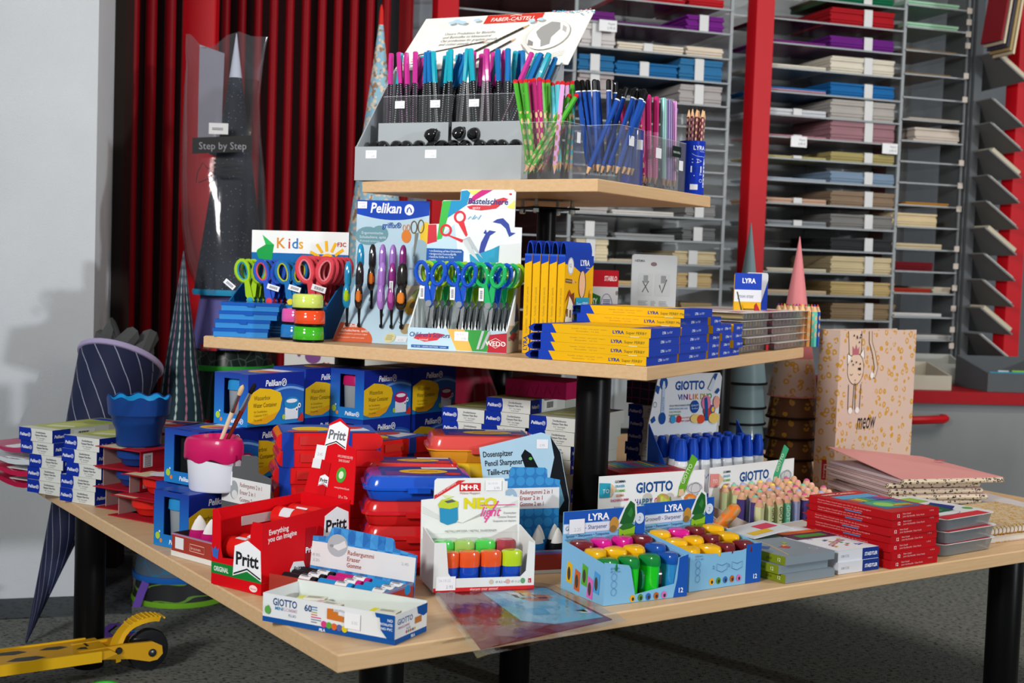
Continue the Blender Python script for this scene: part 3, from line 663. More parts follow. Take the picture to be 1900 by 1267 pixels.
P.ring(.134, .246, .008, .014, .0025, '6b5a3a'); P.ring(.15, .248, .008, .015, .0025, '6b5a3a'); P.poly([(.137, .233), (.145, .235), (.138, .185), (.134, .183)], '7d7f78'); P.ell(.117, .226, .011, .014, 'dd8136'); P.ring(.112, .244, .004, .007, .0015, 'dd8136'); P.ring(.121, .245, .004, .007, .0015, 'dd8136')
P.text('deveren', .125, .155, .008, '8ea4b2'); P.text('Starr', .132, .145, .012, 'c2d2da'); P.rect(.002, .284, .024, .299, 'e6e8ee'); P.text('26.10.22', .005, .294, .004, 'b0b2bc'); P.text('6.25', .012, .287, .005, 'a0a2ae')
P.on(gc, 'x', X=X_, name='printed_header')
X_ = FR((0, -.0002, 0), (1, 0, 0), (0, .11, .121)); P = Pr(); L_ = .1635
P.rect(.12, .1, .172, L_, 'e4d8b8'); P.ell(.152, .105, .018, .024, 'd9a93c'); P.ell(.155, .14, .014, .016, 'a8c070'); P.ell(.15, .108, .006, .01, '8a7650')
P.poly([(0, 0)]+[(.002+.088*math.sin(PI/2*i/8)*1.0, .052*math.cos(PI/2*i/8)) for i in range(9)], 'd4623f')
P.text('griffix®', .012, .04, .012, 'f4e4dc', fit=.033, bold=.02); P.text('Schulschere, spitz', .011, .028, .009, 'f4e4dc', fit=.062, bold=.01); P.text('School scissors, pointed edges', .009, .02, .0055, 'f0dccf', fit=.064); P.text('mit Namensfeld • with name plate', .008, .01, .005, 'f0dccf', fit=.062)
P.ell(.126, .016, .012, .013, 'd8cf9a'); P.lines(.118, .022, .016, .0015, 5, 'a39c70'); P.rect(.14, .006, .165, .022, 'dfe3e8'); P.text('6.25', .146, .009, .007, 'a9adb8')
P.poly([(.13, .062), (.15, .05), (.146, .047)], '3a3a38'); P.ell(.155, .042, .012, .014, 'a5926c'); P.ell(.09, .075, .0035, .0065, '6b6f70'); P.ell(.05, .12, .0035, .0065, '6b6f70')
P.on(gp, 'x', X=X_, name='printed_panel')
def grip_tool(x, y, z, c1, c2, cn_, where, wide=1):
    o = T('scissors', f'school scissors with {cn_} handles hanging edge on, {where}', 'scissors', loc_in(gr, x, y, z), YG, 'edge-on scissors on the pale blue easel')
    def cap(z0, z1, rx, ry, oy): return [(oy, rx, ry, z0+(z1-z0)*k, r) for k, r in ((0, .35), (.08, .75), (.25, 1), (.6, 1), (.85, .8), (.97, .45), (1, .1))]
    for nm, (z0, z1, rx, oy) in (('upper_handle', (.078, .135, .0062*wide, .0)), ('lower_handle', (.036, .088, .0066*wide, -.004))):
        q = B(); q.rings([[(rx*r*math.cos(i*PI/5), oy+.0085*r*math.sin(i*PI/5), zz) for i in range(10)] for (oy_, _, _, zz, r) in cap(z0, z1, rx, .0085, oy)]); hn = q.to(nm, M(c1, .18, coat=.6), o)
        if nm == 'lower_handle':
            q = B(); q.rings([[(.0015+rx*.75*r*math.cos(i*PI/4), oy-.003+.0075*r*math.sin(i*PI/4), zz) for i in range(8)] for (_, _, _, zz, r) in cap(z0+.012, z1-.012, rx, .007, oy)]); q.to('soft_grip', M(c2, .4), hn)
    q = B(); q.tube([(0, 0, .04), (0, .001, .012), (0, .002, .004)], [.003*wide, .0024, .0026], 7); q.to('blade', M('1b1b1d', .3), o)
    q = B(); q.lathe([(.0002, -.004), (.0036, -.002), (.0036, .003), (.002, .006)], 8); q.to('blade_cap', M('1b1b1d', .3), o)
    return o
gx = lambda cx, d: (cx-1037)/3.96/FPX*2.8/.95
for cx, c1, c2, nm, wh in ((1110, '1489b8', 'a8c81e', 'teal', 'leftmost of the lower row'), (1200, '1f1a18', 'd9722a', 'black and orange', 'second of the lower row'), (1365, 'a878cc', 'b890d8', 'lilac', 'middle of the lower row'), (1440, '8a2a7e', 'b85aa8', 'purple', 'fourth of the lower row'), (1512, '1c1816', 'e08030', 'wide black and orange', 'rightmost of the lower row')):
    grip_tool(gx(cx, 0), .022, .034, c1, c2, nm, wh, 1.9 if 'wide' in nm else 1.3)
for cx, c1, c2, nm, wh in ((1172, '1489b8', 'a8c81e', 'teal and lime', 'leftmost of the upper row'), (1262, '1f1a18', 'd9722a', 'black', 'second of the upper row'), (1338, 'a878cc', 'b890d8', 'lilac', 'third of the upper row'), (1415, 'a878cc', 'b890d8', 'pale lilac', 'fourth of the upper row'), (1490, '8a2a7e', 'b85aa8', 'purple', 'rightmost of the upper row')):
    grip_tool(gx(cx, 0)-.008, .06, .072, c1, c2, nm, wh, 1.3)
P = Pr(); P.rect(0, 0, .008, .04, 'dfe4e8'); P.lines(.002, .036, .004, .0012, 14, '44464c', 0)
P.on(gr, 'x', X=FR((.121, .012, .09), (1, 0, 0), (0, 0, 1)), name='barcode_tag')
# Bastelschere display
YB = math.radians(-13); bs = T('scissors_display', 'white craft scissors display with stepped dolphin header reading Bastelschere', 'display', (-.205, 2.572, ZM+.0005), YB)
BW, BDp = .2, .105; WH = M('dfe4e6', .5)
q = B(); q.box(0, 0, 0, BW, .003, .043); bf = q.to('front_panel', M('bcd9e8', .5), bs)
q = B(); q.box(.003, .003, 0, BW-.003, BDp, .003); q.to('base_panel', WH, bs)
for x in (0, BW-.003):
    q = B(); q.prism([(.0031, 0), (.0031, .043), (.06, .105), (BDp, .16), (BDp, 0)], x, x+.003, 'x'); q.to('side_panel', WH, bs)
q = B(); q.box(.003, .004, .032, BW-.003, BDp-.001, .036); q.to('insert', M('c9cfd2', .6), bs)
bu = lambda x: (x-330)/650*.198+.001; bz = lambda y: .163+(560-y)/525*.158
ol = [(330, 1000), (330, 560), (338, 275), (425, 270), (430, 120), (440, 112), (553, 110), (556, 45), (566, 38), (918, 33), (930, 45), (928, 280), (978, 281), (980, 560), (980, 1000)]
ol = [(bu(x), bz(y)) for x, y in ol]
q = B(); q.prism(ol, BDp, BDp+.003, 'y'); bc = q.to('header_card', M('e8ecee', .5), bs)
P = Pr(); pp = lambda pts: [(bu(x), bz(y)) for x, y in pts]
P.poly(pp([(332, 555), (338, 410), (520, 270), (600, 130), (928, 60), (926, 340), (700, 500), (840, 420), (826, 545)]), 'e3eaee'); P.poly(pp([(331, 558), (335, 415), (420, 350), (520, 270), (560, 545)]), 'bcd6e4'); P.poly(pp([(335, 410), (338, 278), (395, 275), (402, 390)]), 'c83240'); P.poly(pp([(400, 380), (432, 118), (492, 113), (470, 230), (435, 370)]), '3fb44a'); P.poly(pp([(492, 113), (553, 111), (620, 60), (600, 140), (470, 230)]), '1f8fc0'); P.poly(pp([(556, 112), (558, 48), (600, 42), (622, 60)]), '1f8fc0'); P.poly(pp([(602, 42), (700, 38), (640, 75)]), 'f0e070'); P.poly(pp([(640, 80), (700, 38), (775, 36), (600, 140)]), 'c8247e')
P.poly(pp([(600, 150), (640, 140), (760, 140), (800, 100), (850, 85), (880, 95), (800, 160), (700, 175), (620, 168)]), 'd03a44'); P.ell(bu(895), bz(62), .003, .002, 'd03a44'); P.poly(pp([(870, 150), (926, 100), (926, 160), (890, 156)]), 'f0e070')
P.text('Bastelschere', bu(608), bz(132), .0165, '3a3a78', shear=.15, bold=.02, fit=.083); P.text('spitz', bu(640), bz(166), .0085, 'f2e8ea', shear=.2); P.poly(pp([(690, 470), (705, 390), (735, 330), (760, 305), (805, 312), (765, 340), (750, 380), (730, 440), (740, 468)]), '38479c'); P.poly(pp([(780, 250), (810, 230), (850, 222), (890, 260), (905, 315), (938, 318), (895, 345), (870, 290), (835, 260)]), '38479c'); P.poly(pp([(720, 325), (750, 340), (735, 300)]), '38479c'); P.poly(pp([(630, 470), (700, 460), (780, 430), (830, 405), (826, 515), (640, 548)]), '2f9ac0')
P.ring(bu(555), bz(222), .0125, .013, .0045, 'd8323e'); P.ring(bu(462), bz(312), .0125, .0125, .0045, 'd8323e'); P.poly(pp([(580, 240), (612, 340), (600, 352), (545, 262)]), 'd8323e'); P.poly(pp([(490, 345), (582, 372), (575, 392), (480, 350)]), 'd8323e'); P.poly(pp([(580, 372), (625, 350), (722, 495), (640, 420)]), 'b5bbc0'); P.poly(pp([(580, 380), (610, 370), (700, 518), (640, 470)]), 'c9ced2')
for x in (630, 670): P.line(pp([(x-20, 235), (x, 215), (x+10, 235), (x+30, 205)]), .0018, '8cb8d4')
P.poly(pp([(332, 525), (334, 436), (575, 438), (588, 450), (586, 535), (332, 530)]), '1f56a4')
for i, t in enumerate(('• cm-Einteilung auf dem Scherenblatt', '• kindgerechte Kunststoffgriffe', '• handliche Größe von 13 cm', '• rostfrei')): P.text(t, bu(352), bz(460+20*i), .006, 'dce8f4', fit=(.068, .057, .052, .014)[i])
P.on(bc, 'x', X=FR((0, BDp-.0001, 0), (1, 0, 0), (0, 0, 1)), name='printed_header')
P = Pr(); P.poly([(.08, .043), (.115, .043), (.14, .002), (.1, .002)], 'e8b860'); P.poly([(.115, .043), (.165, .043), (.165, .002), (.132, .002)], '3fa04a'); P.poly([(.165, .035), (.2, .04), (.2, .001), (.162, .001)], 'c03040'); P.poly([(.012, .022), (.035, .016), (.06, .02), (.075, .032), (.06, .034), (.02, .03)], 'd04048')
P.text("Children's Scissors", .004, .0255, .0125, '3a3a78', shear=.15, bold=.015, fit=.082); P.text('pointed', .024, .0185, .006, 'f4e4e4'); P.rect(.008, .004, .084, .0095, '1f56a4'); P.text('• cm scale  • stainless steel blades  • pointed', .011, .0055, .0045, 'dce8f4', fit=.068)
sticker(P, .095, .021, .028, .018); P.poly([(.14, .006), (.15, .042), (.155, .042), (.145, .006)], 'c5cdd2'); P.poly([(.148, .006), (.163, .042), (.168, .04), (.154, .008)], 'b5bdc4'); P.text('WEDO', .178, .014, .013, 'f4f4f4', 'c', bold=.02); P.line([(.16, .02), (.178, .029), (.196, .02), (.178, .01), (.16, .02)], .0009, 'f4f4f4')
P.on(bf, 'front')
P = Pr(); P.poly([(.001, .001), (.1, .001), (.1, .04), (.06, .05), (.03, .045), (.001, .035)], 'dfe4e6'); P.poly([(.02, .04), (.1, .06), (.1, .045), (.04, .03)], '2f86b4'); P.poly([(.02, .03), (.06, .02), (.09, .035), (.05, .04)], 'c83a44'); P.text('Bastelschere', .012, .024, .012, '3a3a78', shear=.15, fit=.08); P.poly([(.06, .06), (.075, .1), (.09, .08), (.1, .06)], '38479c'); P.on(bs, 'right', BW, BDp, .1)
TR = lambda c: M(c, .08, coat=.8)
BSP = [scissor_parts('bb', '1450c0', '1450c0', None, None, '8a9094', TR), scissor_parts('bg', '1fae62', '1fae62', None, None, '8a9094', TR), scissor_parts('bl', '9ac41e', '9ac41e', None, None, '8a9094', TR), scissor_parts('bt', '14a0a8', '14a0a8', None, None, '8a9094', TR)]
cnm = ('royal blue', 'emerald green', 'lime', 'turquoise')
for col, (x, order) in enumerate(((.038, (0, 2, 1, 2)), (.1, (0, 1, 2, 2)), (.158, (1, 0, 1, 2)))):
    for i, k_ in enumerate(order):
        o = scissors(loc_in(bs, x+.007*i, .014+.023*i, .068), YB-.1, BSP[k_], f'transparent {cnm[k_]} scissors, ' + ('front' if i == 0 else ('second' if i == 1 else 'back'))+f' of the {("left", "middle", "right")[col]} row in dolphin display', f'{cnm[k_]} craft scissors', sc=1.05)
        if i == 0: barcode_tag(o, -.018, .03)
# ------------------------------------------------------------------ yellow and blue pencil cartons
YEL, LBL, LBD = M('e6b012', .4), M('1a3fae', .4), M('15349a', .4)
def box_print_side(P, L, h, metallic=False):
    P.poly([(0, 0), (.03, 0), (.02, h), (0, h)], LBL)
    P.text('Farbstifte · 12 Stück · color pencils · crayons', .06, h*.56, h*.2, 'a88a3a', fit=.07); P.text('Buntstifte · 12 Stk', .07, h*.28, h*.17, 'a88a3a', fit=.045)
    P.text('LYRA', L*.66, h*.3, h*.5, '22408c', bold=.03, fit=.022); P.text('Super FERBY'+(' Metallic' if metallic else ''), L*.78, h*.32, h*.42, '5a5a30', fit=.04 if not metallic else .06); P.rect(L*.82, 0, L*.9, h*.1, 'e8d9a0'); return P
def lying_carton(wx, dy, h, metallic=False):
    t = T('pencil_carton', '-', 'carton', (0, 0, 0), YM)
    q = B(); q.box(0, 0, 0, wx, dy, h); bd = q.to('carton', YEL, t, smooth=False)
    q = B(); q.prism([(-.028, h*.2), (-.02, h*.02), (0, h*.05), (0, h*.09), (-.018, h*.1), (-.02, h*.5), (-.016, h*.84), (0, h*.9), (0, h*.97), (-.02, h*.9), (-.03, h*.5)], .004, dy*.8, 'y'); q.to('hang_tab', LBD, t)
    P = Pr(); box_print_side(P, wx, h, metallic); P.on(bd, 'front')
    P = Pr(); P.rect(0, 0, dy, h, LBL); P.text('LYRA', dy*.38, h*.34, h*.42, 'dfe6f8', bold=.03, fit=.018); P.text('Super FERBY', dy*.53, h*.36, h*.36, 'c5d0ee', fit=.028); P.on(bd, 'right', wx, dy, h)
    P = Pr(); P.rect(.03, .01, wx-.04, dy-.01, 'eab41a'); P.rect(wx-.04, 0, wx, dy, LBL); P.poly([(0, 0), (.02, 0), (.03, dy), (0, dy)], LBL); P.on(bd, 'top', wx, dy, h)
    return t
h_ = .0163; pro = lying_carton(.215, .148, h_); met = lying_carton(.215, .148, h_, True); sml = lying_carton(.215, .06, h_)
cor = FM+Vector((0, 0, .0006))
def cplace(src, used, off, n, i, name, where):
    lab = f'yellow and blue pencil carton, {("bottom", "second", "third", "fourth", "fifth", "top")[i] if n > 5 or i < n-1 else "top"} of {where}'
    loc = cor-MX*(.218+random.uniform(-.004, .004)-.003*(i % 2))+MY*off+UPZ*(h_*i*1.015)
    if not used: src.location = loc; src['label'] = lab; src['group'] = 'yellow pencil cartons'; return
    dup(src, loc, YM+random.uniform(-.012, .012), lab, 'yellow pencil cartons')
for i in range(4): cplace(pro, i > 0, .008, 4, i, '', 'the front stack at the shelf corner')
for i in range(6): cplace(pro if i < 4 else met, i != 4, .163, 6, i, '', 'the tall second stack')
for k_, n in ((0, 5), (1, 4), (2, 4)):
    for i in range(n): cplace(sml, k_+i > 0, .32+.066*k_, n, i, '', f'the {("first", "second", "third")[k_]} narrow stack by the blister packs')
# standing cartons
def stand_carton(i):
    loc = U(968, 655, ZM); loc.z = ZM+.0006; H_ = .195; w_, d_ = .0155, .112
    loc = loc+MX*(.0172*i)+MY*(.002*i)
    nm = ('leftmost', 'second', 'middle', 'fourth')[i] if i < 4 else 'rightmost, full front showing,'
    t = T('pencil_carton', f'upright yellow pencil carton, {nm} of the five standing ones', 'carton', loc, YM-.08*(i == 4), 'standing pencil cartons')
    q = B(); q.box(0, 0, 0, w_, d_, H_); bd = q.to('carton', YEL, t, smooth=False)
    q = B(); q.prism([(.0005, H_), (.001, H_+.012), (.004, H_+.024), (.009, H_+.026), (.0125, H_+.02), (.0145, H_+.01), (.0145, H_), (.0135, H_), (.0125, H_+.01), (.011, H_+.018), (.008, H_+.0225), (.0045, H_+.0215), (.002, H_+.012), (.0015, H_)], .006, d_-.006, 'y'); q.to('hang_tab', LBL, t)
    P = Pr(); P.poly([(0, H_), (0, H_-.02), (w_, H_-.014), (w_, H_)], LBL); P.rect(0, H_-.004, w_, H_, '2a5ac0'); P.text('LYRA', w_*.7, .006, .012, '22408c', rot=PI/2, bold=.02); P.text('Super FERBY · Farbstifte · colour pencils', w_*.65, .04, .006, 'a88a3a', rot=PI/2, fit=.09); P.on(bd, 'front', w_, d_, H_)
    if i == 4:
        P = Pr(); P.poly([(0, H_), (0, H_-.018), (.03, H_-.02), (.062, H_-.034), (.08, H_-.036), (d_, H_-.018), (d_, H_)], LBL); P.text('LYRA', .06, H_-.02, .016, 'eef2fb', bold=.03, fit=.036); P.text('Germany', .082, H_-.026, .005, 'c9d4f0')
        P.ell(.022, H_-.022, .012, .017, 'e4e9ee'); P.ring(.022, H_-.022, .011, .016, .001, '5a6a90'); P.text('12', .017, H_-.024, .01, '3a4a80')
        prpencil(P, (.004, .145), (.045, .142), .004, '7a5a34'); P.ell(.068, .138, .013, .028, '5a4020'); P.ell(.066, .138, .012, .0265, 'e4b896'); P.poly([(.004, .07), (.018, .115), (.034, .1), (.04, .06), (.036, .01), (.004, .01)], 'e8e2cc'); P.poly([(.002, .1), (.018, .128), (.04, .1), (.036, .096), (.018, .118)], 'a04a30'); P.poly([(.02, .116), (.036, .122), (.036, .094)], '7a3a28')
        P.rect(.008, .075, .014, .09, '7c5a34'); P.rect(.02, .073, .026, .088, '7c5a34'); P.rect(.01, .028, .02, .055, 'a03028'); P.poly([(0, 0), (.04, 0), (.03, .02), (.018, .03), (.008, .018)], '5a8a2c')
        P.rect(.042, .066, .095, .112, '2a9ab8'); P.text('Super FERBY', .069, .096, .01, 'f0f6f8', 'c', fit=.045, shear=.1); P.text('Wood and Triangular', .069, .086, .006, 'dcecf0', 'c', fit=.044); P.text('12 Quality', .069, .077, .006, 'dcecf0', 'c', fit=.03); P.rect(.044, .035, .095, .06, 'e0d8b0')
        for k_ in range(4): P.rect(.048+.012*k_, .042, .055+.012*k_, .055, '6a7ab0')
        prpencil(P, (.098, .02), (.098, .13), .0025, 'c98a2a'); P.on(bd, 'right', w_, d_, H_)
for i in range(5): stand_carton(i)
# blister packs of coloured pens
def blister(lab, w_, d_, cols):
    t = T('blister_pack', lab, 'blister pack', (0, 0, 0), PI/2-A2, 'stacked blister packs')
    q = B(); q.box(0, 0, .0165, w_, d_, .0172); cd_ = q.to('backing_card', M('d9d4d2', .4), t)
    q = B(); q.box(.012, .008, .001, w_-.012, d_-.012, .002); q.box(.012, .008, .002, w_-.012, .009, .0162); q.box(.012, .009, .002, .013, d_-.012, .0162); q.box(w_-.013, .009, .002, w_-.012, d_-.012, .0162); q.box(.002, .002, .0155, w_-.002, .008, .0163); q.to('clear_tray', CLEAR('d8dde0', .05, .06, 'blister', .4, .95), t)
    n = len(cols)
    for i, c in enumerate(cols):
        q = B(); x = .02+(w_-.04)*(i+.5)/n; q.tube([(x, .014, .009), (x, d_-.03, .009)], .0058, 8); q.to('pen', M(c, .3), t)
    P = Pr(); P.rect(.004, .004, w_-.004, d_*.35, 'e6dedc'); P.poly([(.004, d_*.35), (w_-.004, d_*.3), (w_-.004, d_-.004), (.004, d_-.004)], 'c9b8b4'); P.poly([(.02, .02), (w_*.6, .03), (w_*.5, .06), (.03, .05)], 'b8434a'); P.text('12', w_*.7, .02, .03, '8a3a44'); P.on(cd_, 'top', h=.0172)
    return t
ER2 = MY; IN2 = -MX; k_ = 0
b1 = blister('clear pencil blister pack', .2, .25, ['c8b06a', 'b8b4a0', 'a89878', 'c0a050', '8a8a80', 'c8b070', 'a89a80', 'b0a080']); b2 = blister('clear pen blister pack', .285, .24, ['a8505c', '985868', 'b06a70', '8a4858', 'a86068', 'b87880', '904a58', 'a05a60', '885060'])
for k_, (b_, off) in enumerate(((b1, .53), (b2, .735))):
    for i in range(5):
        lab = f'clear blister pack with {("sandy", "dusky red")[k_]} pencils, {("bottom", "second", "third", "fourth", "top")[i]} of its stack on the shelf edge'
        loc = FM+MY*(off+random.uniform(-.004, .004))+IN2*(.004+random.uniform(-.012, .004))+UPZ*(.0006+.0176*i)
        if i == 0: b_.location = loc; b_['label'] = lab
        else: dup(b_, loc, PI/2-A2+random.uniform(-.02, .02), lab)
P = Pr(); P.rect(0, 0, .018, .013, 'c01824')
P.on(b1, 'x', X=FR((.172, -.001, .002), (1, 0, 0), (0, 0, 1)), name='red_label')
# ================================================================== lower tier, left side
YL = math.radians(-29)
PBL, PWH = M('12309c', .35), M('d3d6d2', .45)
def pel_logo(P, x, y, h, c='eef1f8'):
    P.text('Pelikan', x, y, h, c, shear=.18, bold=.025, fit=h*2.5); P.ring(x+h*3.0, y+h*.34, h*.42, h*.46, h*.1, c, 14); P.line([(x+h*2.85, y+h*.1), (x+h*2.9, y+h*.45), (x+h*3.08, y+h*.55), (x+h*3.15, y+h*.2)], h*.12, c)
PW, PD, PH = .102, .235, .0278
paint = T('paint_box_carton', '-', 'carton', (0, 0, 0), YL)
q = B(); q.box(0, 0, 0, PW, PD, PH-.0004); bd = q.to('carton', PWH, paint, smooth=False)
P = Pr(); P.poly([(0, 0), (.036, 0), (.0385, PH*.3), (.0385, PH*.7), (.036, PH), (0, PH)], PBL); pel_logo(P, .003, PH*.36, .0095)
P.text('Deckfarbkasten', .052, PH*.66, .0055, '3c4256', fit=.03, bold=.01); P.text('Opaque Paint Box', .05, PH*.45, .0055, '3c4256', fit=.036, bold=.01); P.text('K12° · Das Original', .054, PH*.25, .0042, '7a7e88', fit=.026); P.text('für die Schule', .058, PH*.1, .0036, '8e929a', fit=.018); P.on(bd, 'front')
P = Pr(); P.rect(0, 0, .05, PH, PBL); pel_logo(P, .006, PH*.36, .0095); P.rect(.06, .004, .12, PH-.004, 'e2e4e2')
for i in range(14): P.rect(.072+.0022*i, .007, .073+.0022*i+.0006*(i % 3), PH-.008, '33363c'); P.z -= .00007
P.rect(.16, 0, PD, PH, 'b9bcb4'); P.on(bd, 'right', PW, PD, PH)
P = Pr(); P.rect(0, 0, PW, PD, 'a6ac58'); P.rect(0, 0, PW, .03, 'c5c8b8'); P.ell(.05, .09, .036, .05, 'b8be6a'); P.ell(.06, .17, .03, .035, '8d9a4c'); P.rect(.006, .2, PW-.006, .228, '1a3a9c'); P.poly([(.02, .05), (.09, .07), (.08, .085), (.03, .07)], 'd8dcc0'); P.on(bd, 'top', h=PH-.0004)
used = [False]
def pbox(loc, rz, lab):
    if not used[0]: used[0] = True; paint.location = loc; paint.rotation_euler = (0, 0, rz); paint['label'] = lab; paint['group'] = 'opaque paint box cartons'; return paint
    return dup(paint, loc, rz, lab, 'opaque paint box cartons')
LV = ('bottom', 'second', 'third', 'fourth', 'fifth', 'sixth', 'seventh', 'eighth', 'ninth', 'tenth')
xl = Vector((math.cos(YL), math.sin(YL), 0)); yl = Vector((-math.sin(YL), math.cos(YL), 0))
for j, (base, jit, nm) in enumerate((((-1.041, 2.826), (0, -.004, .004, -.026, -.028), 'left'), ((-.94, 2.737), (0, 0, .018, .003, .008), 'right'))):
    for i in range(5): pbox(Vector((base[0], base[1], ZB+.0005+PH*i))+xl*jit[i]+yl*random.uniform(0, .004), YL+random.uniform(-.01, .01), f'white and blue paint box carton, {LV[i]} level of the {nm} column by the white wall')
# red plastic sleeves behind that stack
SLV = CLEAR('c9384e', .55, .12, 'redfilm')
for i in range(4):
    t = T('drawing_pad_sleeve', f'red and white film packet, {LV[i]} of four jutting out at the far left', 'packet', Vector((-1.19+.012*i, 2.93-.01*i, ZB+.004+.024*i)), YL, 'red film packets')
    q = B(); rg = []
    for k_ in range(8):
        x = .17*k_/7; z = .004*math.sin(k_*.9+i)+.012*(1-k_/7)**2; hh = .002+.009*math.sin(PI*min(1, k_/5+.1)*.5)
        rg.append([(x, 0, z-hh*.5+.006), (x, .2, z-hh*.5+.006), (x, .2, z+hh*.5+.006), (x, 0, z+hh*.5+.006)])
    q.rings(rg); q.to('packet', M(('a5163e', 'b81c48', 'c8d0d8', 'a8305a')[i], .2, coat=.5), t)
    q = B(); q.box(.0, .01, .012, .16, .19, .0135); q.to('white_insert', M('dfe2e6', .3), t)
# cup sleeves
CB_, CR_ = M('1c3f86', .35), M('d42a22', .3)
def cup_sleeve(loc, rz, cm_, lab, red):
    t = T('cup_package', lab, 'package', loc, rz, 'packaged folding cups'); w_, d_, h_ = .115, .11, .042
    cr, inn = M('a81c2c', .45), M('b59a96', .7)
    q = B(); q.prism([(-.012, -.004), (w_+.004, -.004), (w_+.006, d_), (-.002, d_)], 0, .0015, 'z'); q.to('bottom_card', cr, t)
    q = B(); q.prism([(-.008, -.003), (w_+.004, -.004), (w_+.004, d_), (-.002, d_)], h_-.0015, h_, 'z'); tc_ = q.to('top_card', cr, t)
    q = B(); q.box(0, .012, .0016, .0015, d_, h_-.0016); q.to('side_card', inn, t)
    q = B(); q.box(w_-.0015, 0, .0016, w_, d_, h_-.0016); sc_ = q.to('side_card', cr, t)
    P = Pr(); P.rect(.008, .008, .034, h_-.006, 'dedfe2'); P.lines(.012, h_-.012, .018, .0013, 9, '3c3c42', 0); P.on(sc_, 'right', w_, d_, h_, 'barcode')
    P = Pr(); P.rect(0, 0, .06, .06, 'd8c8a0'); P.ell(.06, .05, .03, .03, 'e2e4e8'); P.ell(.08, .08, .02, .016, cm_); P.on(tc_, 'top', h=h_)
    q = B(); q.lathe([(.0001, .004), (.03, .004), (.034, .008), (.036, .014), (.044, .02), (.046, .036), (.043, .036), (.04, .024), (.0001, .012)], 28, (.056, .056, 0)); q.to('folding_cup', cm_, t)
    return t
for i in range(3): cup_sleeve(Vector((-.838+.006*(i == 0), 2.672, ZB+.0005+.0425*i)), YL, CB_, f'blue folding cup in red card sleeve, {("bottom", "middle", "top")[i]} of its stack', 0)
for i in range(2): cup_sleeve(Vector((-.782+.02*i, 2.592+.004*i, ZB+.0005+.0425*i)), YL-.06, CR_, f'red folding cup in red card sleeve, {("lower", "upper")[i]} of the pair', 1)
# open blue folding cup on top
cu = T('folding_cup', 'open dark blue folding cup with wavy rim on top of the cup packages', 'cup', loc_in(bpy.data.objects['cup_package.002'], .05, .06, .0425))
wv = lambda k, a: (.0035*math.cos(a*10) if k in (7, 8, 9) else 0)
q = B(); q.shell([(.0001, .0005), (.043, .0005), (.045, .003), (.0465, .034), (.0525, .046), (.0555, .06), (.0615, .066), (.0645, .098), (.0648, .101), (.0625, .101), (.062, .098)], 60, wav=wv); q.to('outer_shell', M('173a78', .35), cu)
q = B(); q.shell([(.0621, .0985), (.059, .067), (.0535, .06), (.05, .046), (.0445, .034), (.043, .005), (.0001, .005)], 60, wav=lambda k, a: .0035*math.cos(a*10) if k == 0 else 0); q.to('inner_lining', M('1d8fc8', .4), cu)
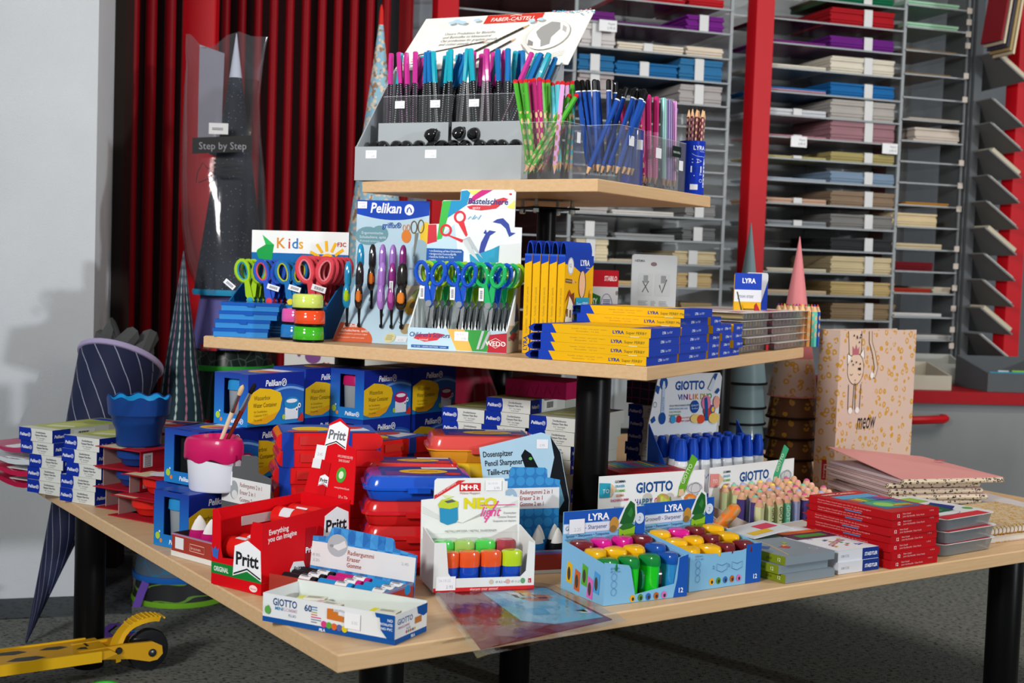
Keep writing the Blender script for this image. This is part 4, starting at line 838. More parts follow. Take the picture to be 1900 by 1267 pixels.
# ------------------------------------------------------------------ water container cartons
YW = math.radians(-35); WW, WDp, WHt = .092, .15, .1
xw = Vector((math.cos(YW), math.sin(YW), 0)); yw = Vector((-math.sin(YW), math.cos(YW), 0))
def wface_fn(n, l, v, b):
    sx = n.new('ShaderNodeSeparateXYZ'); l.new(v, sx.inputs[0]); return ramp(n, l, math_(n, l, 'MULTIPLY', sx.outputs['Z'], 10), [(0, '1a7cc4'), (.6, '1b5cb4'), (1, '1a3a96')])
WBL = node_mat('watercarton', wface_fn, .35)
def water_carton(lidc, empty=False):
    t = T('water_container_carton', '-', 'carton', (0, 0, 0), YW); w_, d_, h_ = WW, WDp, WHt; a, b, c, d = .026, .068, .022, .09
    q = B(); e = .0015
    for bx in ((0, 0, 0, w_, e, c), (0, 0, d, w_, e, h_), (0, 0, c, a, e, d), (b, 0, c, w_, e, d), (0, e, 0, e, d_, h_), (w_-e, e, 0, w_, d_, h_), (e, d_-e, 0, w_-e, d_, h_), (e, e, 0, w_-e, d_-e, e)): q.box(*bx)
    q.box(e, .012, h_-e, w_-e, d_-e, h_); q.box(e, e, h_-e, a, .012, h_); q.box(b, e, h_-e, w_-e, .012, h_)
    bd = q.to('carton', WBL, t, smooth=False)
    P = Pr(); P.ell(.011, .018, .006, .0065, 'a8c838'); P.ell(.02, .01, .0035, .004, 'd8823a'); P.ell(.016, .026, .002, .002, 'cfe0f0'); pel_logo(P, .042, .006, .0115); P.on(bd, 'front')
    P = Pr()
    n_ = 16; P.poly([(0, h_), (0, h_*.42)]+[(d_*i/n_, h_*(.68+.1*math.sin(i/n_*5-2.0))) for i in range(4, n_+1)]+[(d_, h_)], '14288c'); P.line([(d_*i/n_, h_*(.62+.09*math.sin(i/n_*5-2.0))) for i in range(5, n_+1)], .0045, '7aa4e0')
    pel_logo(P, .045, h_*.76, .0165); P.poly([(0, .01), (0, .06), (.03, .073), (.06, .07), (.085, .062), (.09, .05), (.085, .03), (.07, .012), (.05, .004), (.02, .004)], 'e8bc1e'); P.poly([(.005, .008), (.02, .004), (.05, .004), (.07, .012), (.08, .025)], 'e0a018')
    P.text('Wasserbox', .016, .05, .0125, '4a3c14', fit=.042, shear=.1); P.text('Water Container', .014, .036, .0125, '4a3c14', fit=.062, shear=.1); P.text('für Deckfarben', .016, .026, .006, '8a6c1c', fit=.034); P.text('Capacity 0.25 l', .016, .019, .006, '8a6c1c', fit=.036); P.text('Für große', .016, .0105, .0055, '8a6c1c')
    P.rect(.098, .008, .134, .032, 'dfe4ee'); P.ell(.116, .04, .021, .012, lidc); P.ell(.116, .044, .015, .004, 'e8ecf2'); P.ell(.13, .026, .004, .005, 'f2f4f8'); P.ell(.137, .034, .004, .005, 'f2f4f8'); P.ell(.13, .026, .0018, .0022, '20242c'); P.ell(.137, .034, .0018, .0022, '20242c'); P.poly([(.132, .004), (.144, .02), (.149, .012), (.149, .002)], 'c8322c'); P.ell(.094, .014, .004, .005, 'a8c838')
    P.on(bd, 'right', w_, d_, h_)
    P = Pr(); P.rect(.03, .03, WW-.002, WDp-.004, '2350b0'); P.ell(.05, .08, .03, .03, 'dba82a'); P.rect(.02, .1, .08, .13, 'dfe4ee'); P.poly([(.04, .06), (.085, .07), (.08, .1), (.05, .09)], 'c03a5a')
    P.on(bd, 'top', h=h_)
    if not empty:
        q = B(); q.lathe([(.0001, .002), (.03, .002), (.033, .006), (.036, .068), (.0001, .068)], 24, (.046, .044, 0), sx=1.0, sy=1.0); q.to('water_pot', M('8f979e', .3, coat=.4), t)
        q = B(); q.lathe([(.036, .066), (.039, .067), (.038, .082), (.034, .09), (.0001, .09)], 24, (.046, .044, 0)); q.to('pot_lid', M(lidc, .3), t)
    else:
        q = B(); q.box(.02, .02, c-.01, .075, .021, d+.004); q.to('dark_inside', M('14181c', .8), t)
    return t
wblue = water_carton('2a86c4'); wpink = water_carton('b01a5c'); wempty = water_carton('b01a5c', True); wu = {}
def wbox(src, x, y, z, lab, rz=YW, group='water container cartons'):
    if src.name not in wu: wu[src.name] = 1; src.location = (x, y, z); src.rotation_euler = (0, 0, rz); src['label'] = lab; src['group'] = group; return src
    return dup(src, (x, y, z), rz, lab, group)
z1, z2, z3 = ZB+.0006, ZB+.1012, ZB+.2018
wbox(wblue, -.634, 2.344, z1, 'blue water container carton with pale blue pot under the pink pot')
wbox(wempty, -.652+.012, 2.43, z2, 'blue water container carton with a black empty window')
wbox(wpink, -.655, 2.42+.01, z1, 'blue water container carton squeezed in below the empty window carton') 
wbox(wblue, -.57, 2.52, z3, 'blue water container carton with light blue lid, left end of the upper row')
wbox(wblue, -.49, 2.70, z3, 'blue water container carton, second of the upper row')
wbox(wpink, -.372, 2.705, z3, 'blue water container carton with pink lid, third of the upper row')
wbox(wpink, -.283, 2.835, z3, 'blue water container carton shaded at the right end of the upper row')
for k_, (x, y) in enumerate(((-.575, 2.525), (-.49, 2.70), (-.372, 2.705), (-.283, 2.835))):
    for zz, nm in ((z1, 'lowest'), (z2, 'middle')): wbox(wpink if k_ > 1 else wblue, x, y, zz, f'blue water container carton, {nm} layer of the {("first", "second", "third", "fourth")[k_]} column under the shelf')
wbox(wpink, -.185, 2.905, z2, 'blue water container carton with pink lid beside the paint box columns', math.radians(-22)); wbox(wpink, -.185, 2.905, z1, 'blue water container carton lowest beside the paint box columns', math.radians(-22))
# pink lidded pot with two brushes
pt = T('water_pot', 'white water pot with magenta flower shaped lid', 'pot', (-.528, 2.36, z1+WHt+.0006), YW+.1)
def clover(r, z, k=.12, n=40): return [(r*(1+k*math.cos(3*(2*PI*i/n)+.6))*math.cos(2*PI*i/n)*1.08, r*(1+k*math.cos(3*(2*PI*i/n)+.6))*math.sin(2*PI*i/n), z) for i in range(n)]
q = B(); q.rings([clover(.041, 0, .05), clover(.043, .003, .05), clover(.047, .07, .07)]); q.to('pot_body', M('d5d8e2', .3, coat=.3), pt)
PKM = M('b81a58', .3, coat=.2)
def wavy(r, z, amp, k=.1, n=40): return [(p[0], p[1], z+amp*math.cos(6*2*PI*i/n)) for i, p in enumerate(clover(r, z, k, n))]
q = B(); q.rings([wavy(.0485, .056, .004), wavy(.05, .06, .003), clover(.0495, .085, .1), clover(.046, .094, .11), clover(.04, .097, .1), clover(.034, .088, .05), clover(.03, .085, .03)]); q.to('lid', PKM, pt)
def brush(p, q_, handle, hair, lab):
    o = T('paint_brush', lab, 'brush', p, 0, 'brushes in the pink pot'); aim(o, Vector(q_)-Vector(p)); L = (Vector(q_)-Vector(p)).length
    for nm, pr, m in (('handle', [(.0022, 0), (.0036, L*.3), (.0042, L*.62)], M(handle, .35)), ('ferrule', [(.0042, L*.62), (.0045, L*.64), (.004, L*.68), (.0034, L*.86)], M('c8c6c4', .2, 1)), ('bristles', [(.0034, L*.86), (.0046, L*.91), (.004, L*.97), (.0008, L)], M(hair, .8))):
        q = B(); q.lathe(pr, 10); q.to(nm, m, o)
a = loc_in(pt, -.004, .0, .06); brush(a, Y(451, 714, 2.34), 'd9bfa0', 'cfae84', 'paint brush with pale wood handle in the pink pot'); brush(a+Vector((.008, .004, 0)), Y(474, 711, 2.36), '6a2418', '181414', 'paint brush with dark red handle and black bristles')
# small flat packs behind the cup, on the paint boxes
for i, (dx, dy, c, nm) in enumerate(((.02, .17, 'c9302c', 'red and orange'), (.13, .19, '1a8c94', 'teal'))):
    o = loc_in(bpy.data.objects['paint_box_carton.009'], dx+.05, dy-.06, PH)
    t = T('flat_pack', f'{nm} printed flat pack behind the blue cup', 'pack', o+Vector((0, 0, .0006)), YL+.2)
    q = B(); q.box(0, 0, 0, .13, .1, .02); bd = q.to('carton', M('c9c4be', .4), t, smooth=False); P = Pr(); P.rect(.004, .004, .126, .09, c); P.ell(.06, .05, .03, .02, 'e8d8c8'); P.rect(.07, .05, .12, .08, '24408c'); P.on(bd, 'top', h=.02); P = Pr(); P.rect(0, 0, .13, .006, 'b82430'); P.on(bd, 'front')
# ------------------------------------------------------------------ red paint cases
REDC = M('cf1d20', .22, coat=.5); BAND = M('1a3c9c', .35)
def rcase(w_, d_, h_):
    t = T('paint_case', '-', 'paint case', (0, 0, 0), 0)
    q = B(); r = h_/2; pr = [(r+(w_-2*r)*(k_ > 0)+r*math.cos(a_), r+r*math.sin(a_)) for k_, a0 in ((1, -PI/2), (0, PI/2)) for a_ in [a0+PI*i/8 for i in range(9)]]
    q.prism(pr, 0, d_, 'y'); bd = q.to('case', REDC, t)
    q = B(); q.box(w_*.22, -.003, h_*.3, w_*.5, 0, h_*.8); q.to('latch', M('c22a28', .15, coat=.6), t)
    for x in (.055, .6): q = B(); q.box(w_*x, -.0012, -.0003, w_*x+.02, d_+.001, h_+.0005); q.to('paper_band', BAND, t)
    P = Pr(); P.rect(w_*.07, .004, w_*.95, d_-.004, '2a58b0'); P.ell(w_*.35, d_*.45, .035, .03, 'e0bc2c'); P.poly([(w_*.55, .02), (w_*.9, .03), (w_*.85, .08), (w_*.6, .07)], 'd8dce4'); P.ell(w_*.7, d_*.6, .03, .02, 'c8342c'); P.rect(w_*.12, .01, w_*.4, .03, 'd0402c'); P.on(t, 'top', h=h_+.0006)
    return t
rc = rcase(.19, .12, .03); ru = [0]
def rplace(x, y, z, rz, lab):
    if not ru[0]: ru[0] = 1; rc.location = (x, y, z); rc.rotation_euler = (0, 0, rz); rc['label'] = lab; rc['group'] = 'red paint cases'
    else: dup(rc, (x, y, z), rz, lab, 'red paint cases')
for i in range(7): rplace(-.422+.004*(i % 2)+.002*i, 2.30, ZB+.0008+.0308*i, math.radians(14), f'red paint case with blue paper bands, {LV[i]} level of the stack behind the glue display')
for i in range(6): rplace(-.262+.003*(i % 2), 2.43, ZB+.0008+.0308*i, math.radians(54), f'red paint case turned sideways, {LV[i]} level of the right hand red stack')
# ------------------------------------------------------------------ translucent snack box shaped crayon cases
def rr(w_, d_, r, z, n=5):
    out = []
    for cx, cy, a0 in ((w_-r, r, -PI/2), (w_-r, d_-r, 0), (r, d_-r, PI/2), (r, r, PI)):
        for i in range(n): a = a0+PI/2*i/(n-1); out.append((cx+r*math.cos(a), cy+r*math.sin(a), z))
    return out
def inset(pts, w_, d_, k): return [(w_/2+(p[0]-w_/2)*k, d_/2+(p[1]-d_/2)*k, p[2]) for p in pts]
def snack(loc, rz, top, bot, lab, w_=.19, d_=.13, h_=.041, label_on=True):
    t = T('crayon_case', lab, 'crayon case', loc, rz, 'translucent crayon cases'); R_ = lambda k, z: inset(rr(w_, d_, .024, z), w_, d_, k)
    q = B(); q.rings([R_(.86, 0), R_(.9, .003), R_(.95, h_*.42), R_(1, h_*.45), R_(1, h_*.5)]); q.to('base', M(bot, .2, coat=.5), t)
    q = B(); q.rings([R_(1.0, h_*.5), R_(1.0, h_*.55), R_(.955, h_*.6), R_(.93, h_*.85), R_(.89, h_*.97), R_(.84, h_)]); ld = q.to('lid', M(top, .18, coat=.6), t)
    q = B(); q.box(w_*.38, -.005, h_*.36, w_*.58, .003, h_*.56); q.to('latch', M(top, .2, coat=.5), t)
    if label_on:
        P = Pr(); P.rect(w_*.16, d_*.16, w_*.9, d_*.88, '2c3f8c'); P.rect(w_*.2, d_*.2, w_*.6, d_*.5, '6a3a86'); P.ell(w_*.55, d_*.5, w_*.22, d_*.18, 'e0b02c'); P.line([(w_*.42, d_*.48), (w_*.48, d_*.54), (w_*.54, d_*.47), (w_*.6, d_*.54), (w_*.68, d_*.49)], .005, 'b0442c'); P.rect(w_*.55, d_*.7, w_*.88, d_*.84, 'd8dce2'); P.ell(w_*.8, d_*.3, .014, .012, 'cc3430'); P.on(ld, 'top', h=h_)
    return t
RD, AM, BU, YE = 'c81c1e', 'd99a1c', '1450c0', 'dcb414'
for i, (a, b) in enumerate(((RD, RD), (RD, RD), (RD, RD), (BU, BU))): snack((-.238+.002*(i % 2), 2.155, ZB+.0006+.0415*i), math.radians(10), a, b, f'{("red", "red", "red", "bright blue")[i]} rounded crayon case, {("bottom", "second", "third", "top")[i]} of the front column')
for i, (a, b) in enumerate(((RD, RD), (RD, RD), (RD, RD), ('cf2a26', 'cf2a26'))): snack((-.252, 2.305, ZB+.0006+.0415*i), math.radians(8), a, b, f'red rounded crayon case, {("bottom", "second", "third", "top")[i]} of the middle column', w_=.175, d_=.095)
for i, (a, b) in enumerate(((RD, RD), (RD, AM), (YE, YE), ('d84a44', 'd8922a'))): snack((-.15+.03*(i == 2), 2.432, ZB+.0006+.0505*i), math.radians(8), a, b, f'{("red", "red and amber", "yellow", "rosy lidded amber")[i]} rounded crayon case, {("bottom", "second", "third", "top")[i]} of the rear column', w_=.215, d_=.13, h_=.05)
# ------------------------------------------------------------------ Pritt glue stick display
YP = math.radians(-35.7); PR_ = M('d20c18', .45)
pr = T('glue_stick_display', 'red cardboard glue stick display lettered Pritt', 'display', (-.467, 2.071, ZB+.0006), YP); w_, d_, h_ = .114, .195, .12
e = .0018
q = B(); q.prism([(0, 0), (w_, 0), (w_, .112), (.092, .112), (.088, .1), (.086, .062), (.06, .058), (.058, .048), (.024, .045), (.02, .06), (.018, .108), (.012, .12), (0, .12)], 0, e, 'y'); fp = q.to('front_panel', PR_, pr, smooth=False)
for x, nm in ((0, 'l'), (w_-e, 'r')): q = B(); q.prism([(e, 0), (e, .112 if nm == 'r' else .12), (d_, .122), (d_, 0)], x, x+e, 'x'); sp = q.to('side_panel', PR_, pr, smooth=False)
q = B(); q.box(e, e, 0, w_-e, d_, e); q.to('base_panel', PR_, pr)
q = B(); q.box(0, d_, 0, w_, d_+e, .125); q.to('back_panel', PR_, pr)
q = B(); q.box(e, .06, .085, e+.001, d_-.01, .1); q.to('inner_flap', M('d0d0d4', .6), pr)
def house(P, cx, cy, s, tx='Pritt', c='22242a'):
    P.poly([(cx-s*.62, cy-s*.5), (cx, cy-s*.28), (cx+s*.62, cy-s*.5), (cx+s*.56, cy+s*.42), (cx, cy+s*.66), (cx-s*.56, cy+s*.42)], 'eceef2'); P.text(tx, cx, cy-s*.12, s*.55, c, 'c', bold=.03, fit=s*.98)
    P.line([(cx-s*.58, cy-s*.43), (cx, cy-s*.21), (cx+s*.58, cy-s*.43)], s*.05, '22242a')
P = Pr(); P.rect(0, .018, w_, .036, '1a7c34'); P.text('ORIGINAL', .006, .0225, .011, 'e4f0e6', bold=.02, fit=.034); house(P, .082, .047, .052); P.ell(.097, .008, .009, .0055, 'f0d8da'); P.text('Henkel', .097, .0062, .0045, 'b01820', 'c'); P.poly([(.003, .045), (.015, .042), (.017, .06), (.013, .056), (.009, .062), (.005, .056), (.001, .06)], '3a62b4'); P.on(fp, 'front')
P = Pr(); house(P, .165, .085, .05); P.text('Everything', .014, .092, .012, 'f6e4e6', bold=.02, fit=.042, rot=.06); P.text('you can imagine', .012, .081, .012, 'f6e4e6', bold=.02, fit=.062, rot=.06); P.rect(.094, .022, .118, .092, 'a80c18'); P.rect(.097, .024, .115, .058, '8c0a14'); P.text('Pritt', .106, .052, .013, 'eceef2', 'c', bold=.02); P.rect(0, .018, d_, .0182, '1a7c34'); P.rect(.15, .0, d_, .016, '1a7c34'); P.text('www.pritt.com', .13, .062, .0055, 'f0d0d4')
P.poly([(.06, .03), (.068, .042), (.09, .04), (.094, .03), (.086, .018), (.066, .016)], 'e8e8ec'); P.text('Pritt', .078, .027, .01, '22242a', 'c', bold=.02); P.on(sp, 'right', w_, d_, h_)
hx = Matrix.Translation((.004, d_+.002, .118)) @ Matrix.Rotation(math.radians(-14), 4, 'X')
q = B(); q.X = hx; q.prism([(0, 0), (.116, 0), (.1, .09), (.078, .097), (.076, .125), (.05, .14), (.028, .128), (.026, .098), (.01, .092)], 0, .002, 'y'); hc = q.to('header_card', PR_, pr, smooth=False)
P = Pr(); house(P, .052, .108, .04, c='6a6e74'); P.text('OPLOSMIDDELVRIJ', .062, .074, .006, 'f2d0d0', fit=.034); P.text('SANS SOLVANT', .066, .067, .006, 'f2d0d0', fit=.025); P.ell(.078, .045, .011, .013, '4aa03a'); P.ell(.078, .045, .0055, .0065, 'cfe6c4'); P.text('www.prittworld.com', .068, .022, .005, 'f2d0d0', fit=.034); P.text('10 x 22g', .082, .006, .008, 'f2d0d0', fit=.02); P.rect(.01, .066, .034, .09, 'e6e8ec'); P.rect(.008, .05, .028, .066, 'e0e2e6'); P.text('2.45', .016, .072, .007, 'b0b2ba'); P.rect(.034, .004, .05, .062, 'c00e18'); house(P, .042, .03, .018); P.on(hc, 'x', X=hx @ FR((0, -.0001, 0), (1, 0, 0), (0, 0, 1)), name='printed_header')
GS = M('d8201c', .25, coat=.5)
q = B(); q.X = Matrix.Rotation(PI/2, 4, 'Y'); q.lathe([(.0001, 0), (.0165, .0005), (.0175, .003), (.0175, .062), (.0168, .063), (.0168, .066)], 22); gm1 = q.mesh('barrel', GS)
q = B(); q.X = Matrix.Rotation(PI/2, 4, 'Y'); q.lathe([(.0172, .066), (.0172, .098), (.015, .1008), (.0001, .1015)], 22); gm2 = q.mesh('cap', M('c81a1c', .2, coat=.6))
q = B(); q.X = Matrix.Rotation(PI/2, 4, 'Y'); q.add([(.0178*math.cos(a_), .0178*math.sin(a_), z_) for z_ in (.02, .044) for a_ in [i*.13 for i in range(9)]], [(i, i+1, i+10, i+9) for i in range(8)]); gm3 = q.mesh('label_band', M('dadce0', .4))
def stick(y, z, lab, ang=0, dx=.006):
    o = T('glue_stick', lab, 'glue stick', loc_in(pr, dx, y, z), YP+ang, 'glue sticks in the red display')
    for nm, me in (('barrel', gm1), ('cap', gm2), ('label_band', gm3)): c = OB(nm, me, o); c.rotation_euler = (2.2+y*9, 0, 0)
for i in range(5):
    stick(.024+.0365*i, .0205, 'red glue stick lying at the bottom front of the display' if i == 0 else 'red glue stick in the bottom layer of the display')
    if i < 5: stick(.024+.0365*i+(.008 if i == 0 else 0), .0565, 'red glue stick in the second layer behind the cut out' if i == 0 else 'red glue stick in the second layer of the display')
for i, y in enumerate((.135, .17)): stick(y, .092, f'red glue stick on top of the pile, {("front", "back")[i]} one', .05)
# ------------------------------------------------------------------ magenta eraser display
ye = math.radians(-40); er = T('eraser_display', 'brick red eraser tray with dark grey header card', 'display', (-.58, 2.262, ZB+.0006), ye); w_, d_, h_ = .135, .105, .04
BR = M('a03a30', .5); GC = M('56595c', .5)
q = B(); q.box(0, 0, .009, w_, .002, h_); f1 = q.to('front_panel', BR, er); q = B(); q.box(-.0005, -.0008, 0, w_+.0005, .003, .009); q.to('white_base', M('dcdcd8', .5), er)
for x in (0, w_-.002): q = B(); q.box(x, .0021, 0, x+.002, d_, h_); q.to('side_panel', M('3a2a34', .6), er)
q = B(); q.box(.002, .003, .002, w_-.002, d_, .004); q.to('base_panel', GC, er)
q = B(); q.prism([(0, 0), (w_, 0), (w_, .14), (.1, .146), (.098, .172), (.094, .175), (.055, .172), (.052, .152), (.015, .148), (.01, .145), (0, .13)], d_, d_+.002, 'y'); h1 = q.to('header_card', GC, er, smooth=False)
P = Pr(); P.rect(.0, .085, w_, .13, 'dedfe0'); P.ell(.035, .108, .012, .017, '9aa0a4'); P.ell(.037, .1, .008, .008, 'd8d8d8'); P.text('Radiergummi 2 in 1', .052, .116, .011, '8a4038', fit=.06); P.text('Eraser 2 in 1', .052, .103, .011, '8a4038', fit=.042); P.text('Gomme 2 en 1', .052, .09, .011, '8a4038', fit=.05); P.rect(.004, .115, .03, .14, 'e4e6ea'); P.on(h1, 'x', X=FR((0, d_-.0001, 0), (1, 0, 0), (0, 0, 1)), name='printed_header')
P = Pr(); P.rect(.01, .014, .034, .034, 'e2e3e8'); P.rect(.052, .016, .092, .028, 'a03a30'); P.line([(.052, .016), (.092, .016), (.092, .028), (.052, .028), (.052, .016)], .0012, 'e0b0a4'); P.text('brunnen', .055, .019, .008, 'e4bcb0', fit=.027); P.rect(0, .0385, w_, .04, '7a86b4'); P.rect(0, .037, w_, .0385, 'c87a8c'); P.on(f1, 'front')
def drop(parent_disp, x, y, z, base, up, lab, group, rz, hgt=.055):
    o = T('eraser', lab, 'eraser', loc_in(parent_disp, x, y, z), rz, group)
    def sec(k, zz): return [(k*.019*math.cos(2*PI*i/12), k*.011*math.sin(2*PI*i/12), zz) for i in range(12)]
    q = B(); q.rings([sec(.8, 0), sec(1, .006), sec(1.02, .02), sec(.85, hgt*.62)]); q.to('holder', M(base, .3, coat=.3), o)
    q = B(); q.rings([sec(.84, hgt*.5), sec(.7, hgt*.68), sec(.42, hgt*.86), sec(.15, hgt*.97), sec(.02, hgt)]); q.to('rubber', M(up, .6), o)
    q = B(); q.prism([(.009*math.cos(i*PI/6), .016+.009*math.sin(i*PI/6)) for i in range(12)], -.0122, -.011, 'y'); q.to('window', M(base, .1, coat=.8), o)
    return o
for x, y, nm in ((.035, .032, 'front left'), (.078, .025, 'front right'), (.05, .068, 'rear left'), (.095, .068, 'rear right')): drop(er, x, y, .0055, 'b8186c', 'e4e2e0', f'white and magenta teardrop eraser, {nm} in the brick red tray', 'magenta teardrop erasers', ye+.9, .066)
# ------------------------------------------------------------------ stick eraser display with blue cube pattern
def cube_fn(n, l, v, b):
    ck = n.new('ShaderNodeTexChecker'); ck.inputs['Scale'].default_value = 1; l.new(scaled(n, l, v, (70, 1, 42)), ck.inputs[0]); ck.inputs[1].default_value = rgb('1b5fa8'); ck.inputs[2].default_value = rgb('4aa0da')
    c2 = n.new('ShaderNodeTexChecker'); mp = n.new('ShaderNodeMapping'); mp.inputs['Rotation'].default_value = (0, .8, 0); mp.inputs['Scale'].default_value = (60, 1, 60); l.new(v, mp.inputs[0]); l.new(mp.outputs[0], c2.inputs[0]); c2.inputs['Scale'].default_value = 1; c2.inputs[1].default_value = rgb('2f86cc'); c2.inputs[2].default_value = rgb('1f6cb8')
    return mixc(n, l, .5, ck.outputs[0], c2.outputs[0])
CUBE = node_mat('cubes', cube_fn, .5)
A_, yr, _ = E(495, 1066, 709, 1104, ZB+.03); rg_ = T('eraser_display', 'stick eraser tray with blue cube pattern header reading Radiergummi Eraser Gomme', 'display', (A_.x, A_.y, ZB+.0006), yr); w_, d_, h_ = .216, .085, .032
q = B(); q.box(0, 0, 0, w_, .002, h_); q.to('front_panel', BR, rg_); 
for x in (0, w_-.002): q = B(); q.box(x, .0021, 0, x+.002, d_, h_); s1 = q.to('side_panel', BR, rg_)
P = Pr(); P.rect(0, .027, d_, .03, '8a6a9c'); P.rect(0, .03, d_, .032, '6aa0b8'); P.rect(.02, .004, .06, .014, 'b04a40'); P.on(s1, 'right', w_)
q = B(); q.box(.002, .003, .002, w_-.002, d_, .006); q.to('base_panel', CUBE, rg_)
hx = Matrix.Translation((0, d_, 0)) @ Matrix.Rotation(math.radians(-6), 4, 'X') @ Matrix.Diagonal((1, 1, .78, 1))
q = B(); q.X = hx; q.prism([(0, 0), (w_, 0), (w_, .093), (.175, .1), (.172, .115), (.168, .119), (.058, .125), (.052, .12), (.048, .104), (0, .098)], 0, .002, 'y'); hc = q.to('header_card', CUBE, rg_, smooth=False)
P = Pr(); P.poly([(.001, .04), (w_-.001, .04), (w_-.001, .088), (.085, .09), (.001, .09)], 'dad9da'); P.ell(.067, .088, .02, .023, 'a8adb2'); P.poly([(.055, .085), (.07, .078), (.085, .088), (.08, .1), (.07, .092)], 'd4d4d6'); P.ell(.056, .086, .004, .003, '8c8c92')
for i, t_ in enumerate(('Radiergummi', 'Eraser', 'Gomme')): P.text(t_, .088, .073-.0125*i, .013, '9a4a40', fit=(.05, .025, .028)[i], bold=.01)
P.text('4.95', .02, .06, .009, 'b4b4bc'); P.text('2.45', .19, .07, .008, 'b4b4bc'); P.text('€  2.25', .012, .05, .008, 'b4b4bc'); P.on(hc, 'x', X=hx @ FR((0, -.0001, 0), (1, 0, 0), (0, 0, 1)), name='printed_header')
q = B(); q.X = Matrix.Rotation(PI/2, 4, 'Y'); q.lathe([(.0072, 0), (.0082, .001), (.0082, .034)], 12); ex = {}
q2_ = B(); q2_.X = Matrix.Rotation(PI/2, 4, 'Y'); q2_.lathe([(.0085, .034), (.0085, .056)], 12); esl = q2_.mesh('paper_sleeve', M('dfe0e2', .5))
q3_ = B(); q3_.X = Matrix.Rotation(PI/2, 4, 'Y'); q3_.lathe([(.0082, .056), (.0082, .063), (.0072, .064)], 12)
P_ = Pr(); P_.lines(0, .005, .017, .0012, 3, '5a5c64')
txm = P_.mesh(FR((.0365, -.0045, .0077), (1, 0, 0), (0, .85, .5)))
for nm, c in (('black', '1d1d22'), ('pink', 'c01a72'), ('blue', '1f86c4')): ex[nm] = (q.mesh('rubber', M(c, .4)), q3_.mesh('rubber_end', M(c, .4)))
for r_ in range(4):
    for c_, nm in enumerate((('black', 'blue', 'blue'), ('black', 'blue', 'blue'), ('black', 'pink', 'blue'), ('black', 'pink', 'blue'))[r_]):
        o = T('stick_eraser', f'{nm} stick eraser with white sleeve, {("front", "second", "third", "back")[r_]} row of the cube pattern tray', 'eraser', loc_in(rg_, .006+.069*c_+.003*r_, .014+.019*r_, .0145+.001*r_+.006*(r_ > 0)), yr-.04, f'{nm} stick erasers')
        OB('rubber', ex[nm][0], o); OB('paper_sleeve', esl, o); OB('rubber_end', ex[nm][1], o); OB('lettering', txm, o)
# ------------------------------------------------------------------ Giotto eraser tray at the front corner
A_, yg, w_ = E(487, 1152, 732, 1198, ZB); gi = T('eraser_tray', 'long white open eraser tray with blue base band lettered GIOTTO 60', 'tray', (A_.x, A_.y, ZB+.0006), yg); d_, h_ = .085, .041
WC = M('dde0e2', .5); WI = M('d5dcd8', .6); e = .002
q = B(); q.box(0, 0, 0, w_, e, h_); f1 = q.to('front_panel', WC, gi); q = B(); q.box(0, d_-e, 0, w_, d_, h_+.003); q.to('back_panel', WI, gi)
for x in (0, w_-e): q = B(); q.box(x, e, 0, x+e, d_-e, h_); s1 = q.to('side_panel', WC, gi)
q = B(); q.box(e, e, 0, w_-e, d_-e, .002); q.to('base_panel', M('c2b8a4', .6), gi)
GB = '14509a'
P = Pr(); P.rect(0, 0, w_, .0075, GB); P.text('GIOTTO', .018, .026, .0145, '2c4a80', fit=.042, bold=.025); P.text('MINI', .022, .0195, .007, '3a86b4', bold=.02); P.text('GOMME', .036, .0195, .007, 'c8b0c4', bold=.01); P.text('FLUO', .046, .0125, .0055, '6a70a0'); P.text('60', .073, .0255, .013, '2c4a80', bold=.02)
for i, c in enumerate(('5a6a9c', '4aa0c4', 'b4a84a', 'd07a5a', 'd04a8c', '7a8a9c', '8a8a9c')): P.rect(.085, .032-.0035*i, .095+.007*(i in (4, 5)), .0336-.0035*i, c)
P.poly([(.112, .035), (.122, .0355), (.122, .032), (.13, .032), (.13, .028), (.14, .027), (.14, .019), (.112, .02)], 'c4702a'); P.text('GIOTTO', .124, .0325, .0045, '8a90a8'); 
for i, c in enumerate(('c83a80', '5a9a3a', 'd0622a', '5a5f9a', 'd0bc1c')): P.ell(.107+.0088*i, .0115-.0004*i, .0046, .0048, c)
P.poly([(w_, h_), (w_-.032, h_), (w_-.03, h_-.006), (w_-.024, h_-.006), (w_-.022, .018), (w_-.012, .008), (w_, .0075)], GB); P.text('NO', w_-.003, .031, .0055, 'dde4f0', 'r', bold=.02); P.text('PHTHALATES', w_-.003, .025, .005, 'dde4f0', 'r', bold=.02, fit=.02); P.text('NO PVC', w_-.003, .019, .005, 'dde4f0', 'r', bold=.02); P.rect(.142, .012, .168, .034, 'e6e8ec'); P.text('0.55', .154, .019, .006, 'b0b4c0'); P.text('FILA', .1, .0012, .0055, 'cfdcf0', bold=.05); P.poly([(.007, .02), (.011, .026), (.015, .02)], '6aa83a'); P.ell(.01, .018, .005, .006, '5aa04a'); P.on(f1, 'front')
P = Pr(); P.rect(0, 0, d_, .0075, GB); P.text('GIOTTO', .006, .026, .011, '3a5a94', fit=.04, bold=.02); P.text('MINIGOMME', .008, .0195, .005, 'b05a8c', fit=.03); P.text('FLUO', .03, .015, .0045, '6a70a0'); P.rect(.052, .018, .07, .027, 'b8743a'); P.poly([(d_, h_), (d_-.028, h_), (d_-.025, h_-.01), (d_-.01, h_-.016), (d_, h_-.014)], GB); P.text('FILA', .042, .0012, .0055, 'cfdcf0', bold=.05)
for i, c in enumerate(('c83a80', '5a9a3a', 'd0622a', '5a5f9a', 'd0bc1c')): P.ell(.03+.0055*i, .012, .0018, .0022, c)
P.on(s1, 'right', w_, d_, h_)
